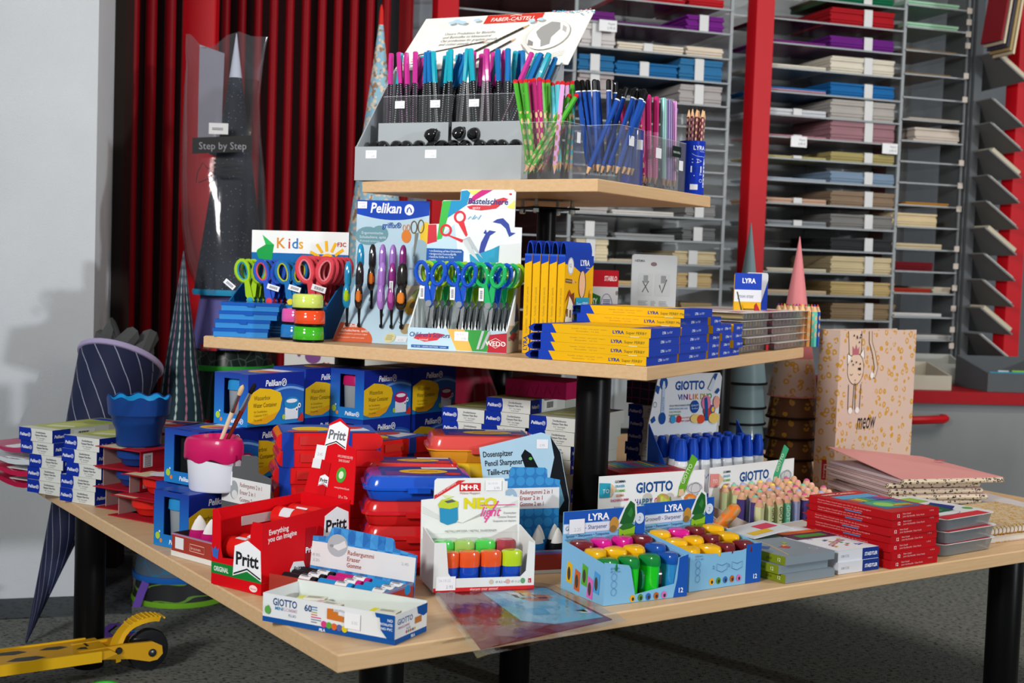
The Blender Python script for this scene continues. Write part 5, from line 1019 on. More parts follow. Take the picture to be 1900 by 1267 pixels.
for x, y, z, c, lab, rz in ((.025, .03, .003, 'd8d878', 'pale yellow', .1), (.06, .022, .003, 'e0a0b0', 'pale pink', .05), (.082, .038, .003, '58c868', 'mint green', -.3), (.05, .05, .003, 'd8d8d8', 'white wrapped', .2), (.03, .04, .0165, 'd4d870', 'pale yellow upper', .3), (.064, .034, .0165, 'd8b0b8', 'rose upper', -.1), (.155, .04, .003, 'd0cc70', 'lower yellow', .05), (.155, .04, .0165, 'e0da2c', 'bright yellow', .12)):
    t = T('mini_eraser', f'{lab} block eraser in the white GIOTTO tray', 'eraser', loc_in(gi, x, y, z), yg+rz, 'mini erasers')
    q = B(); q.box(0, 0, 0, .042, .018, .013); q.to('rubber', M(c, .5), t); q = B(); q.box(.01, -.0006, -.0002, .042, .0186, .0136); q.to('paper_sleeve', M('dcdccc' if 'white' not in lab else 'e0e0e0', .5), t)
    P = Pr(); P.lines(.014, .011, .024, .0016, 3, '9a9a90'); P.on(t, 'top', h=.0137)
# ================================================================== lower tier, centre and right
# central paint box columns
for j, (n_, off) in enumerate(((8, 0), (9, .101), (8, .204))):
    base = Vector((-.142, 2.735, 0))+Vector((math.cos(YM), math.sin(YM), 0))*off
    for i in range(n_): pbox(Vector((base.x, base.y, ZB+.0006+.0283*i))+MX*random.uniform(-.006, .006), YM+random.uniform(-.02, .02), f'white and blue paint box carton, {LV[i]} level of the {("left", "middle", "right")[j]} column under the shelf')
for i in range(8): pbox(Vector((.265, 2.93, ZB+.0006+.0283*i))+MX*random.uniform(-.004, .004), YM-.15, f'shaded paint box carton, {LV[i]} level of the column right of the front post')
def simple_box(name, lab, cat, loc, rz, w_, d_, h_, m, prints=(), group=None):
    t = T(name, lab, cat, loc, rz, group); q = B(); q.box(0, 0, 0, w_, d_, h_); bd = q.to('carton', m, t, smooth=False)
    for face, fn in prints: P = Pr(); fn(P); P.on(bd, face, w_, d_, h_)
    return t
simple_box('pencil_case', 'magenta case lying on the paint box columns under the shelf', 'case', (-.01, 2.72, ZB+.2565), YM, .14, .12, .035, M('a3184e', .6, bump=.2, bs=60), (('front', lambda P: [P.line([(.01+.02*i, .004), (.018+.02*i, .028), (.026+.02*i, .01)], .0012, '7c103a') for i in range(6)]),))
def scale_fn(n, l, v, b):
    vo = n.new('ShaderNodeTexVoronoi'); vo.feature = 'DISTANCE_TO_EDGE'; vo.inputs['Scale'].default_value = 46; vo.inputs['Randomness'].default_value = .15; l.new(v, vo.inputs['Vector']); return mixc(n, l, math_(n, l, 'LESS_THAN', vo.outputs['Distance'], .05), '17102e', '7a1f6a')
simple_box('pencil_case', 'dark purple fish scale case on the shaded paint box column', 'case', (.262, 2.945, ZB+.2275), YM-.1, .14, .12, .05, node_mat('scales', scale_fn, .35))
# white files with handprints and a wrapped red pack, standing in the shade behind
def hand(P, cx, cy, s, c):
    P.ell(cx, cy, s*.5, s*.45, c)
    for k_, a in enumerate((-.7, -.25, .1, .45, 1.3)): P.ell(cx-s*.9*math.sin(a), cy+s*.85*math.cos(a), s*.14, s*.3, c, 10)
def filep(P): hand(P, .08, .26, .045, '7a4a86'); hand(P, .115, .2, .04, 'c0404a'); P.ell(.03, .3, .018, .008, '8a7a5c'); P.ell(.03, .3, .012, .005, '2a2622')
c = Y(527, 690, 3.6); simple_box('lever_file', 'white lever file with purple handprints under the left shelf end', 'file', (c.x, c.y, ZB+.0006), -.1, .14, .11, .33, M('d5d5d2', .5), (('front', filep),))
def filep2(P):
    for x, y, c in ((.03, .3, '4a9a3a'), (.06, .285, '3a7ab4'), (.09, .31, '5aa03a'), (.08, .27, '6a3a5a')): hand(P, x, y, .02, c)
c = Y(676, 690, 3.6); simple_box('lever_file', 'white lever file with small green handprints beside the shelf post', 'file', (c.x, c.y, ZB+.0006), -.1, .12, .11, .34, M('cfd2cc', .5), (('front', filep2),))
c = Y(812, 740, 3.2); t = T('wrapped_pack', 'crumpled pink red wrapped pack behind the water cartons', 'pack', (c.x, c.y, ZB+.0006), .1)
q = B(); q.rings([[(.1*(math.cos(a)*(1+.12*math.sin(3*a+k_)))*(1, 1.05, .95, .6)[k_]+.04, .04*math.sin(a), .32*k_/3) for a in [2*PI*i/14 for i in range(14)]] for k_ in range(4)]); q.to('pack', M('a82440', .3, coat=.4), t)
# ------------------------------------------------------------------ M+R NEO light display
A_, yn, w_ = E(803, 1106, 990, 1099, ZB); ne = T('sharpener_display', 'white sharpener display reading M+R NEO light', 'display', (A_.x, A_.y, ZB+.0056), yn); d_, h_ = .086, .079; e = .0018
WP = M('dcdedd', .45)
q = B(); q.prism([(0, 0), (w_, 0), (w_, .074), (.155, h_), (.152, .03), (.143, .021), (.03, .021), (.024, .03), (.019, h_), (0, h_)], 0, e, 'y'); f1 = q.to('front_panel', WP, ne, smooth=False)
for x in (0, w_-e): q = B(); q.prism([(e, 0), (e, h_-.002), (d_, .088), (d_, 0)], x, x+e, 'x'); s1 = q.to('side_panel', WP, ne)
q = B(); q.box(e, e, 0, w_-e, d_, e); q.to('base_panel', WP, ne)
hx = Matrix.Translation((-.002, d_, 0)) @ Matrix.Rotation(math.radians(-4), 4, 'X') @ Matrix.Diagonal((1, 1, .87, 1))
q = B(); q.X = hx; q.prism([(0, 0), (w_+.002, 0), (w_+.002, .152), (.143, .156), (.142, .185), (.139, .19), (.026, .19), (.022, .186), (.021, .152), (0, .15)], 0, .002, 'y'); hc = q.to('header_card', M('e2e4e2', .45), ne, smooth=False)
P = Pr(); 
for i in range(5): P.line([(.002, .138-.003*i), (.03, .12-.002*i), (.07, .105), (.12, .125+.002*i), (w_-.001, .146-.003*i)], .0006, 'b8bcb4')
P.poly([(.0215, .158), (.062, .186), (.074, .186), (.0215, .151)], 'cc3034'); P.text('Made in Germany', .027, .1585, .0055, 'f0dcdc', rot=.6, fit=.038)
P.rect(.064, .165, .1, .1805, 'c8282c'); P.text('M+R', .082, .168, .0135, 'f4f2f0', 'c', bold=.03, fit=.031); P.text('Möbius+Ruppert', .082, .1595, .006, 'b08080', 'c', fit=.034); P.text('NEO', .072, .133, .027, 'd9cf1c', bold=.045, fit=.057)
P.text('light', .1, .117, .026, 'e04a96', shear=.4, bold=.006, fit=.036); P.line([(.108, .105), (.118, .122), (.131, .146)], .0022, 'e04a96'); P.line([(.1, .138), (.16, .1385)], .0016, 'e04a96')
P.poly([(.03, .14), (.032, .108), (.044, .102), (.058, .106), (.062, .112), (.061, .142)], '2c8ab8'); P.poly([(.028, .141), (.034, .15), (.05, .152), (.062, .146), (.062, .136), (.048, .132), (.03, .135)], 'b8c832'); P.poly([(.038, .147), (.052, .15), (.058, .146), (.044, .143)], '5a5c60'); P.poly([(.034, .16), (.042, .152), (.055, .156)], 'd4dc9a')
for i, t_ in enumerate(('Dosenspitzer', 'Container Sharpener', 'Sacapuntas con depósito')): P.text(t_, w_-.004, .121-.0075*i, .0058, '6a6c6e', 'r', fit=(.022, .032, .04)[i])
sticker(P, .108, .166, .028, .019); P.rect(0, .086, w_+.001, .0862, 'b4b8b2'); P.text('METALLSPITZER / METAL SHARPENER', .04, .088, .006, '8a8c80', shear=.2, fit=.088); P.on(hc, 'x', X=hx @ FR((0, -.0001, 0), (1, 0, 0), (0, 0, 1)), name='printed_header')
P = Pr(); P.rect(0, 0, w_, .0065, 'c8282c'); P.text('sharpen your senses!', .06, .0016, .0058, 'f0d4d4', fit=.046); P.ell(.095, .014, .004, .004, 'c9b8a4'); P.text('Ø 8,2 mm', .102, .012, .005, '8a8c8e'); P.ell(.122, .014, .004, .004, 'd0a4a4'); P.text('Ø 11,2 mm', .128, .012, .005, '8a8c8e'); P.ell(.147, .0145, .0038, .0045, '5a9a6a'); P.rect(.156, .011, .161, .018, 'b83038'); P.text('5', .157, .012, .005, 'f0e0e0'); sticker(P, .004, .003, .032, .022); P.on(f1, 'front')
def tub(loc, rz, lid, body, lab, group, w=.033, h=.058):
    o = T('pencil_sharpener', lab, 'sharpener', loc, rz, group); R_ = lambda k, z: [((x-.5)*w*k, (y-.5)*w*.72*k, z) for x, y, _ in rr(1, 1, .36, 0, 4)]
    q = B(); q.rings([R_(.84, 0), R_(.9, .002), R_(.97, h*.58)]); q.to('container', M(body, .1, coat=.8), o)
    q = B(); q.rings([R_(1.02, h*.58), R_(1.03, h*.62), R_(1.05, h*.9), R_(.98, h*.97), R_(.8, h)]); q.to('lid', M(lid, .15, coat=.7), o)
    return o
for i, (x, c, nm) in enumerate(((.028, 'e2521c', 'leftmost orange'), (.062, 'e2521c', 'second orange'), (.098, 'e2521c', 'third orange'), (.133, 'b4d01c', 'lime'))): tub(loc_in(ne, x, .02, .0025), yn, c, '1446b4', f'{nm} lidded blue tub sharpener in the front row', 'tub sharpeners front row')
for i, (x, c, nm) in enumerate(((.028, '3ac84a', 'left green'), (.062, '9ac45a', 'second green'), (.098, '46c84a', 'third green'), (.133, 'a83a48', 'wine red'))): tub(loc_in(ne, x, .057, .0025), yn, c, '1446b4', f'{nm} lidded tub sharpener in the back row', 'tub sharpeners back row', h=.068)
# ------------------------------------------------------------------ 2 in 1 eraser display, blue
y2 = math.radians(19); r2 = T('eraser_display', 'blue leaf pattern eraser display reading Radiergummi 2 in 1', 'display', (.012, 2.2, ZB+.0006), y2); w_, d_, h_ = .112, .075, .04
def leaf_fn(n, l, v, b):
    vo = n.new('ShaderNodeTexVoronoi'); vo.inputs['Scale'].default_value = 55; vo.inputs['Randomness'].default_value = .1; l.new(v, vo.inputs['Vector']); return mixc(n, l, math_(n, l, 'LESS_THAN', vo.outputs['Distance'], .45), '1a72b8', '2e8ccc')
LEAF = node_mat('leafblue', leaf_fn, .5)
q = B(); q.box(0, 0, 0, w_, .002, h_); f1 = q.to('front_panel', BR, r2)
P = Pr(); P.rect(0, .033, w_, .037, '7a5a9a'); P.rect(0, .037, w_, .04, '5a8ab8'); P.rect(0, 0, w_, .006, 'd8d8d4'); P.on(f1, 'front')
for x in (0, w_-.002): q = B(); q.box(x, .0021, 0, x+.002, d_, h_); s1 = q.to('side_panel', BR, r2)
q = B(); q.box(.002, .003, .002, w_-.002, d_, .006); q.to('base_panel', LEAF, r2)
q = B(); q.prism([(0, 0), (w_, 0), (w_, .148), (.088, .153), (.087, .167), (.083, .17), (.022, .172), (.018, .168), (.017, .152), (0, .15)], d_, d_+.002, 'y'); hc = q.to('header_card', LEAF, r2, smooth=False)
P = Pr(); P.poly([(0, .098), (w_, .098), (w_-.001, .135), (.001, .135)], 'dcdde0'); P.ell(.02, .117, .013, .018, '9ab8d0'); P.poly([(.012, .118), (.02, .106), (.03, .114), (.024, .124)], 'e0e4e8')
for i, t_ in enumerate(('Radiergummi 2 in 1', 'Eraser 2 in 1', 'Gomme 2 en 1')): P.text(t_, .038, .124-.0105*i, .0105, '9a3a38', fit=(.06, .042, .044)[i], bold=.01)
P.rect(.002, .132, .014, .148, 'e4e6ea'); P.on(hc, 'x', X=FR((0, d_-.0001, 0), (1, 0, 0), (0, 0, 1)), name='printed_header')
for x, y, c, nm in ((.02, .022, '1a6ab0', 'blue front left'), (.052, .02, '1a6ab0', 'blue front middle'), (.09, .02, '161618', 'black front right'), (.03, .052, '161618', 'black rear left'), (.066, .05, '1a6ab0', 'blue rear middle'), (.096, .052, '161618', 'black rear right')): drop(r2, x, y, .0065, c, 'd8d6d2', f'white tipped {nm} teardrop eraser in the leaf pattern tray', 'two tone teardrop erasers', y2+.5, .068)
# dragon sharpener card
yd = math.radians(8); dr_ = T('sharpener_display', 'pale blue sharpener display card reading Dosenspitzer with a black creature', 'display', (-.036, 2.325, ZB+.0006), yd)
q = B(); q.box(0, 0, 0, .165, .075, .05); q.to('tray', M('30424c', .5), dr_)
hx = Matrix.Translation((0, .077, .0)) @ Matrix.Rotation(math.radians(-8), 4, 'X')
q = B(); q.X = hx; q.prism([(0, 0), (.165, 0), (.168, .09), (.15, .18), (.128, .212), (.112, .216), (.02, .192), (-.004, .186), (.008, .1)], 0, .002, 'y'); hc = q.to('header_card', M('a9cade', .45), dr_, smooth=False)
P = Pr(); P.poly([(.13, .209), (.149, .18), (.167, .09), (.164, .04), (.13, .05), (.112, .1), (.09, .13), (.075, .172), (.082, .184), (.094, .176), (.108, .15), (.118, .11), (.13, .13), (.138, .17)], '12161c'); P.poly([(.11, .1), (.128, .07), (.16, .06), (.164, .04), (.12, .05)], '24303a'); P.ell(.093, .167, .0035, .0028, '5ab04a', 8); P.line([(.1, .12), (.11, .1), (.106, .085), (.125, .06)], .0016, '8ac03a'); P.poly([(.13, .1), (.15, .12), (.158, .09), (.146, .07)], '5a8aa0')
for i, t_ in enumerate(('Dosenspitzer', 'Pencil Sharpener', 'Taille-crayon')): P.text(t_, .004+.004*i, .168-.0165*i, .015, '20242a', fit=(.056, .071, .056)[i], bold=.012, rot=.08)
P.rect(.104, .186, .126, .203, 'e2e4ea'); P.text('2.95', .11, .19, .006, 'a8aab6'); P.on(hc, 'x', X=hx @ FR((0, -.0001, 0), (1, 0, 0), (0, 0, 1)), name='printed_header')
q = B(); q.box(0, 0, 0, .05, .045, .05); tag(q.to('sharpener_tub', M('6a7a1a', .3), loc=(.138, 2.33, ZB+.0006), rz=.2), 'olive green tub beside the black front post', 'tub')
# ------------------------------------------------------------------ plastic sleeve with picture mat hanging over the edge
zs = ZB+.0006
cs = [U(795, 1086, zs), U(888, 1212, zs), U(1145, 1153, zs), U(1015, 1090, zs)]
t = T('picture_mat', 'burgundy desk mat with light blue animal picture in a clear film bag', 'desk mat', (cs[0].x, cs[0].y, zs))
loc4 = [c_-Vector((cs[0].x, cs[0].y, zs)) for c_ in cs]
def quad(k, z): # shrink towards the centre
    m_ = sum(loc4, Vector())/4; return [tuple(m_+(p-m_)*k+Vector((0, 0, z))) for p in loc4]
q = B(); q.rings([quad(.95, .0012), quad(.95, .0028)]); q.to('mat', M('7a2430', .35), t, smooth=False)
def bl(u, v, z): a = loc4[0].lerp(loc4[3], u); b = loc4[1].lerp(loc4[2], u); p = a.lerp(b, v); return (p.x, p.y, z)
q = B(); q.add([bl(.36, .03, .0031), bl(.42, .72, .0031), bl(.6, .86, .0031), bl(.95, .9, .0031), bl(.96, .06, .0031)], [(0, 1, 2, 3, 4)], M('7cb8d6', .4))
for u, v, du, dv, c in ((.62, .25, .05, .08, 'e0e0dc'), (.7, .2, .06, .1, 'd9b87a'), (.8, .3, .07, .06, 'c07850'), (.72, .36, .1, .05, 'b86a50'), (.55, .3, .07, .1, 'a8cfe0'), (.6, .6, .08, .08, '3fa8d4'), (.88, .55, .05, .2, '52b0da'), (.9, .72, .04, .05, 'e4eaee')):
    q.add([bl(u-du, v-dv, .0033), bl(u+du, v-dv*.6, .0033), bl(u+du*.8, v+dv, .0033), bl(u-du*.7, v+dv*.7, .0033)], [(0, 3, 2, 1)], M(c, .4))
q.to('picture', None, t, smooth=False)
FILM = CLEAR('eef2f4', .0, .03, 'film')
def film_patch(z0, name):
    n = 14; vs = []; fs = []
    for i in range(n+1):
        for j in range(n+1):
            u, v = -.04+1.08*i/n, -.02+1.09*j/n; p = Vector(bl(u, v, 0)); z = z0+.0012*math.sin(i*2.1+j*1.3)+.0012*math.sin(j*2.9-i)+.001
            if j > n-2: z -= .002*(j-n+2)
            z = max(z, z0*.6); vs.append((p.x+.0015*math.sin(j*2+i), p.y+.0015*math.cos(i*3+j), z))
    for i in range(n):
        for j in range(n): a = i*(n+1)+j; fs.append((a, a+1, a+n+2, a+n+1))
    q = B(); q.add(vs, fs); return q.to(name, FILM, t)
film_patch(.0052, 'film_bag')
# ------------------------------------------------------------------ LYRA groove sharpener displays
SKY = M('7fb6dc', .45)
def lyra_display(loc, rz, lab, n):
    t = T('sharpener_display', lab, 'display', loc, rz); w_, d_, h_ = .164, .12, .068; e = .0018
    cut = n == 1
    q = B(); q.prism([(0, 0), (w_, 0), (w_, h_), (.145, h_-.004), (.138, .022), (.06, .012), (.05, .055), (.046, .06), (0, h_)] if cut else [(0, 0), (w_, 0), (w_, h_), (.12, h_-.01), (.05, h_-.01), (0, h_-.004)], 0, e, 'y'); f1 = q.to('front_panel', SKY, t, smooth=False)
    for x in (0, w_-e): q = B(); q.prism([(e, 0), (e, h_-.003), (d_, .08), (d_, 0)], x, x+e, 'x'); sd = q.to('side_panel', SKY, t, smooth=False); s0 = sd if x == 0 else s0
    q = B(); q.box(e, e, 0, w_-e, d_, e); q.to('base_panel', SKY, t)
    q = B(); q.prism([(0, 0), (w_, 0), (w_, .126), (0, .126)], d_, d_+.002, 'y'); hc = q.to('header_card', SKY, t, smooth=False)
    P = Pr(); P.rect(0, .106, w_, .126, '1a52ae'); P.poly([(.128, .06), (.14, .09), (.15, .11), (w_, .11), (w_, .06)], '1a52ae'); P.rect(.0, .09, .12, .105, 'd3dcec'); P.text('LYRA', .048, .109, .0155, 'eef2fa', bold=.03, fit=.042); P.text('Germany', .076, .1065, .004, 'c9d6ee'); P.text('Groove® - Sharpener', .004, .0945, .0105, '34486e', fit=.082)
    P.text('Spitzer • Sharpeners • Temperino', .005, .083, .0068, '2c4c86', fit=.086); P.text('Taille-crayons', .055, .075, .0065, '2c4c86', fit=.036); P.text('Sacapuntas', .056, .067, .0065, '2c4c86', fit=.032)
    for x, y, c in ((.012, .07, 'e0a81c'), (.028, .071, '4a8a2c'), (.044, .071, '2f6ab4'), (.02, .055, 'b0602a'), (.036, .056, 'd06ab4')): P.ell(x, y, .0055, .0065, c); P.ell(x+.001, y-.002, .0028, .0035, '3a3430')
    P.poly([(.045, .0), (.055, .0), (.112, .06), (.114, .07), (.106, .066)], 'b0642c'); P.ell(.1, .1, .009, .012, 'b88a3c'); P.ell(.098, .092, .007, .006, '8a6a34'); P.ell(.152, .106, .009, .0095, 'c9d4e4'); P.text('2', .149, .102, .01, '4a6a9c', shear=.2)
    if n == 1: P.rect(.01, .089, .04, .113, 'e2e5ec'); P.text('2.25', .02, .093, .008, 'b0b6c4')
    else: P.poly([(.122, .05), (.146, .058), (.15, .08), (.126, .072)], 'e2e5ec')
    P.on(hc, 'x', X=FR((0, d_-.0001, 0), (1, 0, 0), (0, 0, 1)), name='printed_header')
    # die cut picture of the sharpener standing proud of the card
    q = B(); q.prism([(.106, .1), (.12, .126), (.132, .142), (.144, .134), (.147, .112), (.142, .1)], d_-.001, d_+.0005, 'y', M('e2e6e6', .5)); q.to('die_cut_lid', None, hc, smooth=False)
    P = Pr(); P.poly([(.111, .1), (.122, .124), (.132, .137), (.141, .131), (.143, .112), (.139, .1), (.125, .095)], '1d5c2a'); P.poly([(.126, .115), (.134, .126), (.138, .118), (.134, .108)], '2f7a3a')
    P.poly([(.11, .04), (.112, .034), (.124, .03), (.138, .034), (.14, .042), (.143, .094), (.136, .099), (.118, .098), (.11, .092)], '8ab82a'); P.poly([(.11, .092), (.118, .098), (.136, .099), (.143, .094), (.134, .09), (.118, .088)], '2a6a2c'); P.ell(.118, .062, .0055, .02, '33501c'); P.ell(.119, .066, .004, .014, '6a5a24')
    P.on(hc, 'x', X=FR((0, d_-.0012, 0), (1, 0, 0), (0, 0, 1)), name='printed_sharpener')
    P = Pr(); P.rect(.128, 0, w_, h_-.001, '1a52ae') if n == 2 else P.poly([(.136, 0), (.143, .03), (.146, h_-.004), (w_, h_), (w_, 0)], '1a52ae'); P.text('12', .147, .007, .011, 'eef2fa', bold=.02)
    for i, c in enumerate(('e0a81c', '4a8a2c', '2f6ab4', 'b0602a', 'd06ab4')): P.ell((.055 if cut else .05)+.0155*i, .0065 if cut else .012, .0052, .0058, c); P.ell((.056 if cut else .051)+.0155*i, .0055 if cut else .011, .0024, .003, '3a3430')
    for y in (.02, .032, .044): P.ring(.018, y, .0055, .006, .0006, '4a7ab0', 12)
    P.text('Ø 8 mm', .011, .056, .0048, '3a5a8c'); P.text('Ø 11 mm', .011, .051, .0048, '3a5a8c')
    if n == 2:
        for x in (.06, .095): P.line([(x, .03), (x+.012, .026), (x+.024, .03), (x+.024, .04), (x+.012, .037), (x, .041), (x, .03)], .0007, '2c4c86'); P.text(str(2 if x < .07 else 3)+'.', x-.009, .033, .008, '2c4c86')
    P.on(f1, 'front')
    P = Pr()
    for x, y, c in ((.022, .03, 'e0b01c'), (.045, .022, 'c8622c'), (.066, .035, '5aa82c'), (.082, .018, 'd46ab8'), (.1, .03, '4a9ad4')): P.poly([(x-.009, y-.014), (x+.007, y-.016), (x+.009, y+.016), (x-.006, y+.02)], c); P.ell(x-.001, y, .0045, .011, '4a4236')
    P.on(s0, 'left', w_, d_, h_)
    return t
def groove_sharp(loc, rz, top, body, lab, group):
    o = T('groove_sharpener', lab, 'sharpener', loc, rz, group)
    def sec(k, z, n=18): return [(k*.0165*(1+.13*math.cos(3*(2*PI*i/n)))*math.cos(2*PI*i/n)*1.1, k*.0165*(1+.13*math.cos(3*(2*PI*i/n)))*math.sin(2*PI*i/n), z) for i in range(n)]
    q = B(); q.rings([sec(.84, 0), sec(.9, .003), sec(1, .05)]); q.to('container', M(body, .18, coat=.6), o)
    q = B(); q.rings([sec(1.06, .05), sec(1.08, .053), sec(1.06, .06), sec(.96, .064), sec(.7, .0655)]); q.to('lid', M(top, .25, coat=.5), o)
    q = B(); q.prism([(.006*math.cos(i*PI/6), .026+.016*math.sin(i*PI/6)) for i in range(12)], -.0185, -.014, 'y'); q.to('window', M('2a8a6a' if body == '18c422' else '5a5048', .1, coat=.8), o)
    return o
CT = {'y': ('e8b010', 'e8b010', 'yellow'), 'm': ('d0188c', 'd0188c', 'magenta'), 'r': ('6e1c24', 'b81c22', 'dark red'), 'b': ('1450a8', '2a86c8', 'blue'), 'g': ('138038', '18c422', 'green')}
l1 = lyra_display((.156, 2.013, ZB+.0006), math.radians(31), 'sky blue sharpener display lettered LYRA, nearer one with cut open front', 1)
l2 = lyra_display((.303, 2.122, ZB+.0006), math.radians(35), 'sky blue sharpener display lettered LYRA, rear one beside the grey cartons', 2)
for k_, (ld, rows) in enumerate(((l1, ('gggb', 'yyyb', 'rmmr')), (l2, ('yyrr', 'yyry', 'ymry')))):
    for r_, row in enumerate(rows):
        for c_, ch in enumerate(row):
            tp, bd_, nm = CT[ch]
            groove_sharp(loc_in(ld, .022+.04*c_+random.uniform(-.002, .002), .021+.038*r_, .003+.007*r_), ld.rotation_euler.z+(-1.57 if ch == 'g' and r_ == 0 else random.uniform(-.5, .5)-1.57), tp, bd_, f'{nm} drum sharpener, {("front", "middle", "back")[r_]} row, {("leftmost", "second", "third", "rightmost")[c_]}, in the {("nearer", "rear")[k_]} LYRA display', 'LYRA drum sharpeners')
# ------------------------------------------------------------------ Giotto happy gomma displays
def gomma(loc, rz, lab, w_, d_, cc, pastel, ec):
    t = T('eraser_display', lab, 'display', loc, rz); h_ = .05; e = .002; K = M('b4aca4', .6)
    q = B(); q.box(0, 0, 0, w_, e, h_*.55); q.to('front_panel', WC, t)
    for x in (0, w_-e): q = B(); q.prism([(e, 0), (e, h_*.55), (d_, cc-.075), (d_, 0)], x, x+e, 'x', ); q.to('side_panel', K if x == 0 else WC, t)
    q = B(); q.box(e, e, 0, w_-e, d_, e); q.to('base_panel', K, t)
    q = B(); q.box(0, d_, 0, w_, d_+.002, cc); hc = q.to('header_card', M('e2e4e6', .45), t)
    P = Pr(); y = cc; P.text('GIOTTO', w_*.34, y-.036, .027, '1c4c8c', bold=.035, fit=w_*.35); x = w_*.335
    for ch, c in zip('HAPPY GOMMA', ('4a3a8c', '3a5aa8', '3a8aa8', '3a7ab4', '4a5aa8', '', 'c0306c', 'd04a4a', 'd87a2c', 'b8a02c', '5a9a3a')):
        if ch != ' ': P.text(ch, x, y-.06, .017, c, bold=.03, fit=w_*.029)
        x += w_*.0335 if ch != ' ' else w_*.015
    for i, (t_, c) in enumerate((('GOMMA', '2c3450'), ('ERASER', '3a9ab8'), ('GOMME', '6aa83a'), ('GOMA', 'd07a4a'), ('RADIERGUMMI', 'c03a6a'))): P.text(t_, w_*.19, y-.014-.0088*i, .0065, c, 'c', bold=.02)
    P.text('Phthalates Free', w_*.2, y-.062, .005, '4a5070', 'c'); P.text('Senza Ftalati', w_*.2, y-.068, .005, '4a5070', 'c')
    P.poly([(0, y-.012), (w_*.1, y-.014), (w_*.155, y-.025), (w_*.1, y-.04), (0, y-.04)], ec[0]); P.poly([(w_*.1, y-.014), (w_*.155, y-.025), (w_*.1, y-.04)], 'd8b898'); P.text('TO', w_*.03, y-.032, .011, 'e4e8ea')
    P.ell(w_*.9, y-.035, .02, .012, 'c4c6ca'); P.ring(w_*.9, y-.035, .018, .01, .0014, '7a7c84'); P.ring(w_*.91, y-.037, .012, .014, .0012, '8a8c94')
    if pastel: P.text('PASTEL', w_*.62, y-.07, .0075, 'c07ab0', bold=.01)
    P.on(hc, 'x', X=FR((0, d_-.0001, 0), (1, 0, 0), (0, 0, 1)), name='printed_header')
    q = B(); q.prism([(w_*.74, cc-.05), (w_*.8, cc-.045), (w_*.85, cc-.01), (w_*.92, cc+.022), (w_*.865, cc+.032), (w_*.75, cc-.03)], d_-.0015, d_+.0005, 'y'); dc = q.to('die_cut_eraser', M(ec[1], .4), hc, smooth=False)
    P = Pr(); P.text('GIOTTO', w_*.79, cc-.026, .013, 'd8e4c8', rot=1.05, fit=.042, bold=.01); P.poly([(w_*.74, cc-.05), (w_*.8, cc-.045), (w_*.79, cc-.035), (w_*.748, cc-.035)], 'd8b898'); P.on(dc, 'x', X=FR((0, d_-.0016, 0), (1, 0, 0), (0, 0, 1)))
    return t
g1 = gomma((.222, 2.35, ZB+.0006), math.radians(32), 'white GIOTTO HAPPY GOMMA display with green eraser cut out', .255, .095, .137, False, ('2a9ab4', '5fa02a'))
g2 = gomma((.497, 2.556, ZB+.0006), math.radians(42), 'white GIOTTO HAPPY GOMMA pastel display full of crayon shaped erasers', .285, .128, .128, True, ('d88a86', '3fa276'))
def chunky(loc, rz, c, lab, group, L=.076, r=.0098, tilt=None, cap=None, name='crayon_eraser'):
    o = T(name, lab, 'eraser', loc, rz, group); 
    if tilt is not None: aim(o, tilt, rz)
    q = B(); q.lathe([(r, 0), (r, L*.82)], 6); me = CK.setdefault((c, L), q.mesh('body', M(c, .45))); OB('body', me, o)
    q = B(); q.lathe([(r*.98, L*.82), (r*.62, L*.95)], 12); OB('wood_cone', CK.setdefault(('w', L), q.mesh('wood_cone', M('d3a283', .6))), o)
    q = B(); q.lathe([(r*.62, L*.95), (r*.5, L*.98), (r*.2, L)], 10); OB('tip', CK.setdefault(('t', cap or c, L), q.mesh('tip', M(cap or c, .5))), o)
    return o
CK = {}
pal = [('d3d8a8', 'cream'), ('cdd8a4', 'pale lime'), ('d3d8a8', 'cream'), ('6cc4a4', 'mint'), ('9aa4d0', 'lavender blue'), ('4a3f7c', 'dark violet'), ('c87a8c', 'rose'), ('d39a9a', 'salmon')]
tips = ['d3a283', '7cc4a4', 'e0909a', 'e8c860', 'd3a283', 'c85a8a', 'e0b0a0', '9aa4d0']
for r_ in range(5):
    for c_ in range(9):
        c, nm = pal[min(7, c_-(r_ > 2))] if c_-(r_ > 2) >= 0 else pal[0]
        if r_ > 0: c, nm = random.choice(pal)
        o = chunky(loc_in(g2, .022+.0295*c_+random.uniform(-.002, .002)+.012*(r_ % 2), .016+.0225*r_, .0025+.004*r_), random.random(), c, f'{nm} crayon shaped eraser, {("front", "second", "third", "fourth", "back")[r_]} row of the pastel display', f'{nm} crayon erasers', cap=random.choice(tips))
        if r_ == 0 and c_ in (1, 2, 3):
            P = Pr(); P.text('GIOTTO', 0, 0, .011, '4a5a3a' if c_ < 3 else 'c8e4d8', rot=-PI/2, fit=.05, bold=.01); P.on(o, 'x', X=Matrix.Rotation(0.2, 4, 'Z') @ FR((-.003, -.0099, .058), (1, 0, 0), (0, 0, 1)), name='lettering')
